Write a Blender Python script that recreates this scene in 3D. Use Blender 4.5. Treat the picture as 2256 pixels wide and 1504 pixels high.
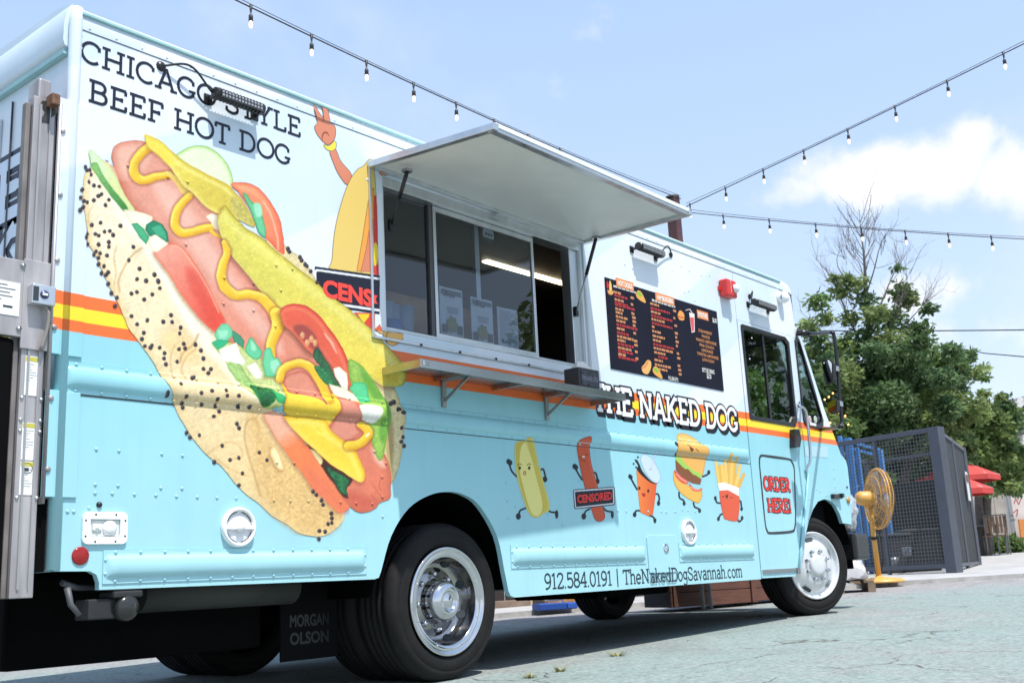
import bpy, bmesh, math, random
import numpy as np
from mathutils import Vector, Matrix
from mathutils.geometry import tessellate_polygon, delaunay_2d_cdt

for o in list(bpy.data.objects):
    bpy.data.objects.remove(o, do_unlink=True)
scene = bpy.context.scene
COL = scene.collection
PI = math.pi
rng = random.Random(7)
nrg = np.random.default_rng(11)

# ------------------------------------------------------------------ camera
PW, PH = 2256.0, 1504.0
FPX, YAW, PIT, ROL = 2370.29, 0.8793077, 0.2171466, -0.0493543
CAM = np.array([-4.05786, -3.82211, 0.45188])
FW = np.array([math.sin(YAW)*math.cos(PIT), math.cos(YAW)*math.cos(PIT), math.sin(PIT)])
_r0 = np.array([math.cos(YAW), -math.sin(YAW), 0.0]); _u0 = np.cross(_r0, FW)
RT = math.cos(ROL)*_r0 + math.sin(ROL)*_u0
UP = -math.sin(ROL)*_r0 + math.cos(ROL)*_u0
cd = bpy.data.cameras.new('camera'); cam = bpy.data.objects.new('camera', cd); COL.objects.link(cam)
m = Matrix(((RT[0], UP[0], -FW[0], CAM[0]), (RT[1], UP[1], -FW[1], CAM[1]), (RT[2], UP[2], -FW[2], CAM[2]), (0, 0, 0, 1)))
cam.matrix_world = m
cd.sensor_width = 36.0; cd.lens = FPX/PW*36.0; cd.clip_start = 0.05; cd.clip_end = 3000
cd.dof.use_dof = True; cd.dof.focus_distance = 5.9; cd.dof.aperture_fstop = 6.3
scene.camera = cam

# ------------------------------------------------------------------ sun and sky
SUN = np.array([-0.22, -1.0, 2.2]); SUN = SUN/np.linalg.norm(SUN)
sl = bpy.data.lights.new('sun', 'SUN'); so = bpy.data.objects.new('sun', sl); COL.objects.link(so)
sl.energy = 4.0; sl.angle = math.radians(0.53); sl.color = (1.0, 0.955, 0.89)
so.rotation_euler = Vector(SUN.tolist()).to_track_quat('Z', 'Y').to_euler()
so.location = (-6, -20, 40)

world = bpy.data.worlds.new('World'); scene.world = world; world.use_nodes = True
wn = world.node_tree.nodes; wl = world.node_tree.links; wn.clear()
wout = wn.new('ShaderNodeOutputWorld'); bg = wn.new('ShaderNodeBackground'); wl.new(bg.outputs[0], wout.inputs[0])
sky = wn.new('ShaderNodeTexSky'); sky.sky_type = 'NISHITA'; sky.sun_disc = False
sky.sun_elevation = math.asin(SUN[2]); sky.sun_rotation = math.atan2(SUN[0], SUN[1])
sky.air_density = 1.0; sky.dust_density = 1.4; sky.ozone_density = 1.2
bg.inputs[1].default_value = 0.15
def wm(op, a, b=None, c=None):
    n = wn.new('ShaderNodeMath'); n.operation = op
    for i, v in enumerate((a, b, c)):
        if v is None: continue
        if isinstance(v, (int, float)): n.inputs[i].default_value = v
        else: wl.new(v, n.inputs[i])
    return n.outputs[0]
tc = wn.new('ShaderNodeTexCoord'); sep = wn.new('ShaderNodeSeparateXYZ'); wl.new(tc.outputs['Generated'], sep.inputs[0])
az = wm('ARCTAN2', sep.outputs[0], sep.outputs[1]); el = wm('ARCSINE', sep.outputs[2])
def ray(u, v):
    d = FW*FPX + RT*(u-PW/2) - UP*(v-PH/2); return d/np.linalg.norm(d)
def azel(u, v):
    d = ray(u, v); return math.atan2(d[0], d[1]), math.asin(d[2])
nz = wn.new('ShaderNodeTexNoise'); nz.inputs['Scale'].default_value = 12.0; nz.inputs['Detail'].default_value = 9.0; nz.inputs['Roughness'].default_value = 0.58
wl.new(tc.outputs['Generated'], nz.inputs['Vector'])
nzb = wn.new('ShaderNodeTexNoise'); nzb.inputs['Scale'].default_value = 3.4; nzb.inputs['Detail'].default_value = 5.0
wl.new(tc.outputs['Generated'], nzb.inputs['Vector'])
cover = None
# the big cumulus over the trees is several lobes; fainter puffs below it
for (u, v, su, sv, amp) in [(1890, 385, 150, 78, .95), (2080, 375, 130, 82, .95), (1790, 415, 95, 50, .72), (2220, 390, 110, 80, .9), (2140, 310, 60, 50, .85), (1990, 335, 90, 40, .55),
                            (2060, 640, 120, 60, .66), (2200, 730, 240, 70, .42), (1760, 640, 160, 70, .28)]:
    a0, e0 = azel(u, v)
    du = wm('DIVIDE', wm('SUBTRACT', az, a0), su/FPX*1.05); dv = wm('DIVIDE', wm('SUBTRACT', el, e0), sv/FPX)
    g = wm('MULTIPLY', wm('EXPONENT', wm('MULTIPLY', wm('ADD', wm('MULTIPLY', du, du), wm('MULTIPLY', dv, dv)), -0.9)), amp)
    cover = g if cover is None else wm('MAXIMUM', cover, g)
nn = wm('SUBTRACT', nz.outputs['Fac'], 0.5)
c1 = wm('ADD', cover, wm('MULTIPLY', nn, 1.75))
mr = wn.new('ShaderNodeMapRange'); mr.interpolation_type = 'SMOOTHSTEP'
mr.inputs['From Min'].default_value = 0.24; mr.inputs['From Max'].default_value = 0.86; wl.new(c1, mr.inputs['Value'])
# thin fair-weather cloud everywhere else
c2 = wm('ADD', nzb.outputs['Fac'], wm('MULTIPLY', nn, 0.35))
mr2 = wn.new('ShaderNodeMapRange'); mr2.interpolation_type = 'SMOOTHSTEP'
mr2.inputs['From Min'].default_value = 0.52; mr2.inputs['From Max'].default_value = 0.82; mr2.inputs['To Max'].default_value = 0.35; wl.new(c2, mr2.inputs['Value'])
cm = wm('MAXIMUM', mr.outputs[0], mr2.outputs[0])
haze = wn.new('ShaderNodeMixRGB'); haze.blend_type = 'MIX'; haze.inputs[0].default_value = 0.62
hz_ = wn.new('ShaderNodeMapRange'); hz_.inputs['From Max'].default_value = .62; wl.new(el, hz_.inputs[0])
hzc = wn.new('ShaderNodeMixRGB'); wl.new(hz_.outputs[0], hzc.inputs[0]); hzc.inputs[1].default_value = (4.1, 4.7, 5.5, 1); hzc.inputs[2].default_value = (2.7, 3.8, 5.6, 1); wl.new(hzc.outputs[0], haze.inputs[2]); wl.new(sky.outputs[0], haze.inputs[1])
mixc = wn.new('ShaderNodeMixRGB'); wl.new(cm, mixc.inputs[0]); wl.new(haze.outputs[0], mixc.inputs[1]); mixc.inputs[2].default_value = (5.3, 5.2, 5.25, 1)
wl.new(mixc.outputs[0], bg.inputs[0])

scene.view_settings.view_transform = 'Standard'; scene.view_settings.look = 'None'
scene.view_settings.gamma = 1.0; scene.view_settings.use_curve_mapping = False
scene.view_settings.exposure = 0.54
scene.cycles.use_denoising = True
scene.cycles.max_bounces = 8

# ------------------------------------------------------------------ helpers
def lin(c):
    c = np.asarray(c, float)/255.0
    return np.where(c <= 0.04045, c/12.92, ((c+0.055)/1.055)**2.4)
def on(u, v, axis, val):                      # where a line of sight meets a plane of the place
    d = ray(u, v); t = (val-CAM[axis])/d[axis]; return CAM + t*d
def S(u, v):                                  # a spot on the truck's side, in metres along and up
    P = on(u, v, 1, 0.0); return float(P[0]), float(P[2])
def far(u, v, D):                             # a spot at distance D along the optical axis
    d = ray(u, v); return CAM + d*(D/float(d @ FW))
GA, GB = -0.025, 0.0188                       # the ground climbs gently
def gz(x): return GA + GB*x
def ground(u, v, h=0.0):
    d = ray(u, v); t = (GA+h+GB*CAM[0]-CAM[2])/(d[2]-GB*d[0]); return CAM + t*d
ZM = {'A': (160, 280, 2.892), 'B': (160, 700, 2.892), 'C': (440, 660, 4.424), 'D': (560, 900, 5.015), 'E': (170, 290, 4.557),
      'p': (0, 0, 1), 'z1': (0, 0, 3.2), 'z6': (660, 220, 3.418), 'z7': (780, 560, 3.639), 'r1': (1280, 500, 3.27), 'r2': (1090, 920, 3.7596),
      'r3': (1560, 560, 3.4176), 'r4': (1600, 960, 3.4175), 'm4': (1720, 700, 3.0055), 'mn': (1330, 590, 5.37), 'm2': (0, 160, 5.371), 'm3': (0, 600, 3.757),
      'r6': (1800, 900, 3.4189), 'z3': (0, 900, 2.49), 'r7': (1000, 1250, 3.008)}
def px(k, pts):
    a, b, s = ZM[k]; return [(a+x/s, b+y/s) for x, y in pts]

def link(o, parent=None):
    COL.objects.link(o)
    if parent is not None: o.parent = parent
    return o
def thing(name, label, cat, loc=(0, 0, 0), rotz=0.0, group=None):
    o = bpy.data.objects.new(name, None); COL.objects.link(o); o.empty_display_size = 0.1
    o.location = loc; o.rotation_euler = (0, 0, rotz)
    return tag(o, label, cat, group)
def tag(o, label=None, cat=None, group=None, kind=None):
    if label: o['label'] = label
    if cat: o['category'] = cat
    if group: o['group'] = group
    if kind: o['kind'] = kind
    return o
def raw(name, verts, faces, mat, parent=None, smooth=False, cols=None):
    me = bpy.data.meshes.new(name); me.from_pydata([tuple(map(float, v)) for v in verts], [], [tuple(map(int, f)) for f in faces]); me.update()
    if cols is not None:
        a = me.color_attributes.new('Col', 'FLOAT_COLOR', 'POINT')
        buf = np.ones((len(verts), 4), np.float32); cols = np.asarray(cols); buf[:, :cols.shape[1]] = cols
        a.data.foreach_set('color', buf.ravel())
    if smooth:
        me.polygons.foreach_set('use_smooth', [True]*len(me.polygons))
    if mat is not None: me.materials.append(mat)
    return link(bpy.data.objects.new(name, me), parent)
class MB:
    """collects simple shapes; build() links them as one mesh object"""
    def __init__(s): s.v = []; s.f = []; s.sm = []
    def add(s, vs, fs, smooth=False):
        n = len(s.v); s.v += [tuple(map(float, v)) for v in vs]; s.f += [tuple(int(i)+n for i in f) for f in fs]; s.sm += [smooth]*len(fs); return s
    def box(s, a, b):
        (x0, y0, z0), (x1, y1, z1) = a, b
        return s.add([(x0,y0,z0),(x1,y0,z0),(x1,y1,z0),(x0,y1,z0),(x0,y0,z1),(x1,y0,z1),(x1,y1,z1),(x0,y1,z1)],
                     [(0,3,2,1),(4,5,6,7),(0,1,5,4),(1,2,6,5),(2,3,7,6),(3,0,4,7)])
    def obox(s, c, ax, ay, az_):
        c, ax, ay, az_ = map(np.asarray, (c, ax, ay, az_))
        vs = [c+sx*ax+sy*ay+sz*az_ for sz in (-1,1) for sx, sy in ((-1,-1),(1,-1),(1,1),(-1,1))]
        return s.add(vs, [(0,3,2,1),(4,5,6,7),(0,1,5,4),(1,2,6,5),(2,3,7,6),(3,0,4,7)])
    def bar(s, p, q, w, h, up=(0, 0, 1)):
        p, q, up = np.asarray(p, float), np.asarray(q, float), np.asarray(up, float)
        d = q-p; L = np.linalg.norm(d); d /= L
        a = np.cross(d, up); a /= np.linalg.norm(a); b = np.cross(a, d)
        return s.obox((p+q)/2, d*L/2, a*w/2, b*h/2)
    def tube(s, pts, r, n=8, caps=True, smooth=True):
        pts = [np.asarray(p, float) for p in pts]; rs = r if hasattr(r, '__len__') else [r]*len(pts)
        t0 = pts[1]-pts[0]; t0 = t0/np.linalg.norm(t0)
        a = np.cross(t0, (0, 0, 1) if abs(t0[2]) < .9 else (1, 0, 0)); a /= np.linalg.norm(a)
        vs = []
        for i, p in enumerate(pts):
            t = pts[min(i+1, len(pts)-1)]-pts[max(i-1, 0)]; t = t/max(np.linalg.norm(t), 1e-9)
            a = a-t*(a@t); a /= np.linalg.norm(a); b = np.cross(t, a)
            vs += [p+rs[i]*(math.cos(2*PI*k/n)*a+math.sin(2*PI*k/n)*b) for k in range(n)]
        fs = [(i*n+k, i*n+(k+1) % n, (i+1)*n+(k+1) % n, (i+1)*n+k) for i in range(len(pts)-1) for k in range(n)]
        s.add(vs, fs, smooth)
        if caps:
            m_ = len(pts)-1; k0 = len(s.v)-len(vs)
            s.f += [tuple(k0+k for k in reversed(range(n))), tuple(k0+m_*n+k for k in range(n))]; s.sm += [False, False]
        return s
    def lathe(s, prof, c, axis, n=32, smooth=True, close=False):
        axis = np.asarray(axis, float); axis /= np.linalg.norm(axis); c = np.asarray(c, float)
        a = np.cross(axis, (0, 0, 1) if abs(axis[2]) < .9 else (1, 0, 0)); a /= np.linalg.norm(a); b = np.cross(axis, a)
        vs = [c+axis*h+r*(math.cos(2*PI*k/n)*a+math.sin(2*PI*k/n)*b) for r, h in prof for k in range(n)]
        m_ = len(prof)
        fs = [(i*n+k, i*n+(k+1) % n, (i+1)*n+(k+1) % n, (i+1)*n+k) for i in range(m_-1) for k in range(n)]
        return s.add(vs, fs, smooth)
    def disc(s, c, axis, r, n=24):
        return s.lathe([(r, 0), (1e-4, 0)], c, axis, n, False)
    def dome(s, c, axis, r, h, n=8):
        return s.lathe([(r, 0), (r*.8, h*.6), (r*.35, h*.95), (1e-4, h)], c, axis, n)
    def plate(s, poly, y0, y1, holes=()):
        """an outline in (x, z) with holes, given thickness from y0 (front) to y1"""
        loops = [list(poly)]+[list(h) for h in holes]
        tri = tessellate_polygon([[Vector((p[0], p[1], 0)) for p in l] for l in loops])
        flat = [p for l in loops for p in l]; n = len(flat)
        fr = [(x, y0, z) for x, z in flat]; bk = [(x, y1, z) for x, z in flat]
        fs = []
        for t in tri:
            p, q, w = (flat[i] for i in t)
            ccw = (q[0]-p[0])*(w[1]-p[1])-(q[1]-p[1])*(w[0]-p[0]) > 0
            t = tuple(t) if ccw else tuple(reversed(t))
            fs += [t, tuple(n+i for i in reversed(t))]
        k = 0
        for l in loops:
            m_ = len(l)
            for i in range(m_): fs.append((k+i, k+(i+1) % m_, n+k+(i+1) % m_, n+k+i))
            k += m_
        return s.add(fr+bk, fs)
    def build(s, name, mat, parent=None, bev=0.0, seg=2):
        me = bpy.data.meshes.new(name); me.from_pydata(s.v, [], s.f); me.update()
        me.polygons.foreach_set('use_smooth', s.sm)
        me.materials.append(mat)
        bm = bmesh.new(); bm.from_mesh(me); bmesh.ops.recalc_face_normals(bm, faces=bm.faces); bm.to_mesh(me); bm.free()
        o = link(bpy.data.objects.new(name, me), parent)
        if bev:
            b = o.modifiers.new('bevel', 'BEVEL'); b.width = bev; b.segments = seg; b.limit_method = 'ANGLE'; b.angle_limit = 0.7
            if not any(s.sm): me.polygons.foreach_set('use_smooth', [False]*len(me.polygons))
        return o
def copy_tree(o, parent=None):
    c = o.copy(); COL.objects.link(c); c.parent = parent
    for ch in list(o.children): copy_tree(ch, c)
    return c
def spline(pts, closed=False, k=6):
    P = [np.asarray(p, float) for p in pts]; n = len(P); out = []
    rngi = range(n) if closed else range(n-1)
    for i in rngi:
        p0 = P[(i-1) % n] if closed or i > 0 else 2*P[0]-P[1]
        p1 = P[i]; p2 = P[(i+1) % n]
        p3 = P[(i+2) % n] if closed or i+2 < n else 2*P[n-1]-P[n-2]
        for j in range(k):
            t = j/k
            out.append(0.5*((2*p1)+(-p0+p2)*t+(2*p0-5*p1+4*p2-p3)*t*t+(-p0+3*p1-3*p2+p3)*t**3))
    if not closed: out.append(P[-1])
    return out

# ------------------------------------------------------------------ materials
def mat(name, col, rough=0.5, metal=0.0, spec=0.5, noise=0.0, nscale=8.0, bump=0.0, bscale=60.0, coat=0.0, alpha=None, emit=None, estr=0.0, trans=0.0, stretch=None):
    M = bpy.data.materials.new(name); M.use_nodes = True; N = M.node_tree.nodes; Lk = M.node_tree.links
    b = N['Principled BSDF']
    c = tuple(lin(col)) if max(col) > 1.01 else tuple(col)
    b.inputs['Base Color'].default_value = (*c, 1); b.inputs['Roughness'].default_value = rough; b.inputs['Metallic'].default_value = metal
    b.inputs['Specular IOR Level'].default_value = spec; b.inputs['Coat Weight'].default_value = coat; b.inputs['Coat Roughness'].default_value = .08
    if trans: b.inputs['Transmission Weight'].default_value = trans
    if emit: b.inputs['Emission Color'].default_value = (*emit, 1); b.inputs['Emission Strength'].default_value = estr
    t = N.new('ShaderNodeTexCoord'); vec = t.outputs['Object']
    if stretch:
        mp = N.new('ShaderNodeMapping'); mp.inputs['Scale'].default_value = stretch; Lk.new(vec, mp.inputs[0]); vec = mp.outputs[0]
    if noise:
        n = N.new('ShaderNodeTexNoise'); n.inputs['Scale'].default_value = nscale; n.inputs['Detail'].default_value = 6; Lk.new(vec, n.inputs['Vector'])
        r = N.new('ShaderNodeMapRange'); r.inputs['From Min'].default_value = .3; r.inputs['From Max'].default_value = .7
        r.inputs['To Min'].default_value = 1-noise; r.inputs['To Max'].default_value = 1+noise*.6; Lk.new(n.outputs['Fac'], r.inputs[0])
        mx = N.new('ShaderNodeVectorMath'); mx.operation = 'SCALE'; mx.inputs[0].default_value = c; Lk.new(r.outputs[0], mx.inputs['Scale'])
        Lk.new(mx.outputs[0], b.inputs['Base Color'])
        r2 = N.new('ShaderNodeMapRange'); r2.inputs['To Min'].default_value = max(.02, rough-.12); r2.inputs['To Max'].default_value = min(1, rough+.12); Lk.new(n.outputs['Fac'], r2.inputs[0])
        Lk.new(r2.outputs[0], b.inputs['Roughness'])
    if bump:
        n2 = N.new('ShaderNodeTexNoise'); n2.inputs['Scale'].default_value = bscale; n2.inputs['Detail'].default_value = 4; Lk.new(vec, n2.inputs['Vector'])
        bp = N.new('ShaderNodeBump'); bp.inputs['Strength'].default_value = bump; bp.inputs['Distance'].default_value = .01; Lk.new(n2.outputs['Fac'], bp.inputs['Height'])
        Lk.new(bp.outputs[0], b.inputs['Normal'])
    return M
def glass(name, tint=(.9, .95, .95), reflect=1.0, rough=0.0):
    M = bpy.data.materials.new(name); M.use_nodes = True; N = M.node_tree.nodes; Lk = M.node_tree.links; N.clear()
    out = N.new('ShaderNodeOutputMaterial'); mx = N.new('ShaderNodeMixShader'); tr = N.new('ShaderNodeBsdfTransparent'); gl = N.new('ShaderNodeBsdfGlossy')
    tr.inputs[0].default_value = (*tint, 1); gl.inputs['Roughness'].default_value = rough; gl.inputs[0].default_value = (reflect, reflect, reflect, 1)
    fr = N.new('ShaderNodeFresnel'); fr.inputs[0].default_value = 1.55
    ad = N.new('ShaderNodeMath'); ad.operation = 'MULTIPLY_ADD'; Lk.new(fr.outputs[0], ad.inputs[0]); ad.inputs[1].default_value = .9; ad.inputs[2].default_value = .03
    ge = N.new('ShaderNodeNewGeometry'); bf = N.new('ShaderNodeMath'); bf.operation = 'SUBTRACT'; bf.inputs[0].default_value = 1; Lk.new(ge.outputs['Backfacing'], bf.inputs[1]); fm = N.new('ShaderNodeMath'); fm.operation = 'MULTIPLY'; Lk.new(ad.outputs[0], fm.inputs[0]); Lk.new(bf.outputs[0], fm.inputs[1]); Lk.new(fm.outputs[0], mx.inputs[0]); Lk.new(tr.outputs[0], mx.inputs[1]); Lk.new(gl.outputs[0], mx.inputs[2]); Lk.new(mx.outputs[0], out.inputs[0])
    return M
def vcol_mat(name, rough=.35, gain=1.0, grain=0.0, gscale=250.):
    """printed vinyl: the ink colours are stored on the mesh"""
    M = bpy.data.materials.new(name); M.use_nodes = True; N = M.node_tree.nodes; Lk = M.node_tree.links
    b = N['Principled BSDF']; b.inputs['Roughness'].default_value = rough; b.inputs['Specular IOR Level'].default_value = .4
    a = N.new('ShaderNodeVertexColor'); a.layer_name = 'Col'
    t = N.new('ShaderNodeTexCoord'); n = N.new('ShaderNodeTexNoise'); n.inputs['Scale'].default_value = gscale; Lk.new(t.outputs['Object'], n.inputs['Vector'])
    r = N.new('ShaderNodeMapRange'); r.inputs['To Min'].default_value = gain*(1-grain); r.inputs['To Max'].default_value = gain*(1+grain); Lk.new(n.outputs['Fac'], r.inputs[0])
    s = N.new('ShaderNodeVectorMath'); s.operation = 'SCALE'; Lk.new(a.outputs['Color'], s.inputs[0]); Lk.new(r.outputs[0], s.inputs['Scale'])
    Lk.new(s.outputs[0], b.inputs['Base Color']); Lk.new(a.outputs['Alpha'], b.inputs['Alpha'])
    return M

def wrap_material():
    M = bpy.data.materials.new('blue_vinyl_wrap'); M.use_nodes = True; N = M.node_tree.nodes; Lk = M.node_tree.links
    b = N['Principled BSDF']; b.inputs['Roughness'].default_value = .32; b.inputs['Specular IOR Level'].default_value = .45
    t = N.new('ShaderNodeTexCoord'); s = N.new('ShaderNodeSeparateXYZ'); Lk.new(t.outputs['Object'], s.inputs[0])
    def ma(op, a, bb=None):
        n = N.new('ShaderNodeMath'); n.operation = op
        for i, v in enumerate((a, bb)):
            if v is None: continue
            if isinstance(v, (int, float)): n.inputs[i].default_value = v
            else: Lk.new(v, n.inputs[i])
        return n.outputs[0]
    # diagonal pale rays of the printed background
    ph = ma('ADD', ma('MULTIPLY', s.outputs[0], .62), ma('MULTIPLY', s.outputs[2], -1.0))
    w1 = ma('SINE', ma('ADD', ma('MULTIPLY', ph, 5.1), 1.2)); w2 = ma('SINE', ma('MULTIPLY', ph, 11.7))
    wv = ma('ADD', w1, ma('MULTIPLY', w2, .55))
    mr = N.new('ShaderNodeMapRange'); mr.inputs['From Min'].default_value = -.12; mr.inputs['From Max'].default_value = .12; Lk.new(wv, mr.inputs[0])
    pale = N.new('ShaderNodeMixRGB'); Lk.new(mr.outputs[0], pale.inputs[0]); pale.inputs[1].default_value = (.60, .695, .775, 1); pale.inputs[2].default_value = (.70, .745, .80, 1)
    cyan = N.new('ShaderNodeMixRGB'); cyan.inputs[1].default_value = (.275, .575, .645, 1); cyan.inputs[2].default_value = (.355, .62, .675, 1)
    zr = N.new('ShaderNodeMapRange'); zr.inputs['From Min'].default_value = 1.4; zr.inputs['From Max'].default_value = .4; Lk.new(s.outputs[2], zr.inputs[0]); Lk.new(zr.outputs[0], cyan.inputs[0])
    cur = cyan.outputs[0]
    for z, c in ((1.4495, (.80, .155, .03)), (1.4945, (.92, .66, .03)), (1.5485, (.80, .155, .03)), (1.6005, None)):
        mx = N.new('ShaderNodeMixRGB'); Lk.new(ma('GREATER_THAN', s.outputs[2], z), mx.inputs[0]); Lk.new(cur, mx.inputs[1])
        if c: mx.inputs[2].default_value = (*c, 1)
        else: Lk.new(pale.outputs[0], mx.inputs[2])
        cur = mx.outputs[0]
    n = N.new('ShaderNodeTexNoise'); n.inputs['Scale'].default_value = 2.2; n.inputs['Detail'].default_value = 8; Lk.new(t.outputs['Object'], n.inputs['Vector'])
    r = N.new('ShaderNodeMapRange'); r.inputs['From Min'].default_value = .3; r.inputs['From Max'].default_value = .7; r.inputs['To Min'].default_value = .95; r.inputs['To Max'].default_value = 1.03; Lk.new(n.outputs['Fac'], r.inputs[0])
    sc = N.new('ShaderNodeVectorMath'); sc.operation = 'SCALE'; Lk.new(cur, sc.inputs[0]); Lk.new(r.outputs[0], sc.inputs['Scale'])
    Lk.new(sc.outputs[0], b.inputs['Base Color'])
    mpn = N.new('ShaderNodeMapping'); mpn.inputs['Scale'].default_value = (9, 9, .55); Lk.new(t.outputs['Object'], mpn.inputs[0]); ns = N.new('ShaderNodeTexNoise'); ns.inputs['Scale'].default_value = 1.6; ns.inputs['Detail'].default_value = 5; Lk.new(mpn.outputs[0], ns.inputs['Vector'])
    rs = N.new('ShaderNodeMapRange'); rs.inputs['From Min'].default_value = .5; rs.inputs['From Max'].default_value = .75; rs.inputs['To Min'].default_value = 1.0; rs.inputs['To Max'].default_value = .955; Lk.new(ns.outputs['Fac'], rs.inputs[0])
    dm = N.new('ShaderNodeMath'); dm.operation = 'MULTIPLY'; Lk.new(r.outputs[0], dm.inputs[0]); Lk.new(rs.outputs[0], dm.inputs[1]); Lk.new(dm.outputs[0], sc.inputs['Scale'])
    bp = N.new('ShaderNodeBump'); bp.inputs['Strength'].default_value = .09; bp.inputs['Distance'].default_value = .05
    n3 = N.new('ShaderNodeTexNoise'); n3.inputs['Scale'].default_value = 3.0; n3.inputs['Detail'].default_value = 2; Lk.new(t.outputs['Object'], n3.inputs['Vector'])
    Lk.new(n3.outputs['Fac'], bp.inputs['Height']); Lk.new(bp.outputs[0], b.inputs['Normal'])
    return M
M_wrap = wrap_material()
M_print = vcol_mat('printed_vinyl', .34)
M_photo = vcol_mat('printed_food_photo', .34, 1.0, .05, 160.)
M_alu = mat('brushed_aluminium', (.62, .64, .66), .32, .9, noise=.12, nscale=14, stretch=(1, 1, .15))
M_alu_dull = mat('weathered_aluminium', (.42, .395, .395), .5, .5, noise=.42, nscale=11, stretch=(1, 1, .2), bump=.05)
M_white = mat('white_enamel', (.80, .82, .82), .35, noise=.04)
M_whitep = mat('white_plastic', (.82, .83, .83), .4, noise=.05, nscale=20)
M_black = mat('black_rubber', (.018, .018, .02), .7, noise=.25, nscale=12)
M_blackg = mat('black_gloss_trim', (.012, .012, .014), .28, noise=.1)
M_under = mat('dark_underbody', (.003, .003, .0033), .9, noise=.4, nscale=5, spec=.08)
M_steel = mat('stainless_steel', (.44, .45, .46), .28, 1.0, noise=.15, nscale=7, stretch=(.2, 1, 1))
M_chrome = mat('polished_chrome', (.62, .63, .66), .06, 1.0, noise=.12, nscale=9)
M_tyre = mat('tyre_rubber', (.0115, .0108, .011), .72, spec=.25, noise=.45, nscale=7, bump=.25, bscale=35)
M_glass = glass('dark_window_glass', (.72, .76, .80))
M_clear = glass('cab_glass', (.66, .74, .70), .75)
M_teal = mat('teal_gutter_and_shadow', (.33, .54, .55), .4, noise=.1)
M_gap = mat('dark_gap', (.03, .04, .05), .8)
M_red = mat('red_enamel', (.62, .035, .03), .35, noise=.08)
M_redlens = mat('red_reflector', (.30, .012, .012), .2, noise=.1, nscale=60)
# ------------------------------------------------------------------ print painter: colours a fine sheet lying on the truck's side
RAILS = [(-2.092, -.424, 1.216, 1.336), (-.375, 3.272, 1.212, 1.332), (-1.906, -.586, .508, .634), (.457, 1.772, .508, .634), (2.176, 3.212, .510, .636)]
def rail_h(x, z):
    """how far the pressed rub rails stand out from the side, in metres"""
    x = np.asarray(x, float); z = np.asarray(z, float); h = np.zeros(np.broadcast(x, z).shape)
    for x0, x1, z0, z1 in RAILS:
        ins = (x > x0) & (x < x1) & (z > z0) & (z < z1)
        zc = (z0+z1)/2; t = (z-zc)/.039
        e = np.clip((np.minimum(x-x0, x1-x)-.014)/.045, 0, 1)
        b = .019*np.sqrt(np.clip(1-t*t, 0, 1))**.9*np.sqrt(np.clip(1-(1-e)**2, 0, 1))
        h = np.where(ins, np.maximum(h, .004+b), h)
    return h
def to_px(x, z, y=0.0):
    dx, dy, dz = x-CAM[0], y-CAM[1], z-CAM[2]
    w = dx*FW[0]+dy*FW[1]+dz*FW[2]
    return PW/2+FPX*(dx*RT[0]+dy*RT[1]+dz*RT[2])/w, PH/2-FPX*(dx*UP[0]+dy*UP[1]+dz*UP[2])/w
def vnoise(u, v, seed=0):
    """smooth value noise"""
    g = np.random.default_rng(seed).random((64, 64))
    iu, iv = np.floor(u).astype(int), np.floor(v).astype(int); fu, fv = u-iu, v-iv
    fu, fv = fu*fu*(3-2*fu), fv*fv*(3-2*fv)
    a, b, c, d = g[iu % 64, iv % 64], g[(iu+1) % 64, iv % 64], g[iu % 64, (iv+1) % 64], g[(iu+1) % 64, (iv+1) % 64]
    return (a*(1-fu)+b*fu)*(1-fv)+(c*(1-fu)+d*fu)*fv
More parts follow.
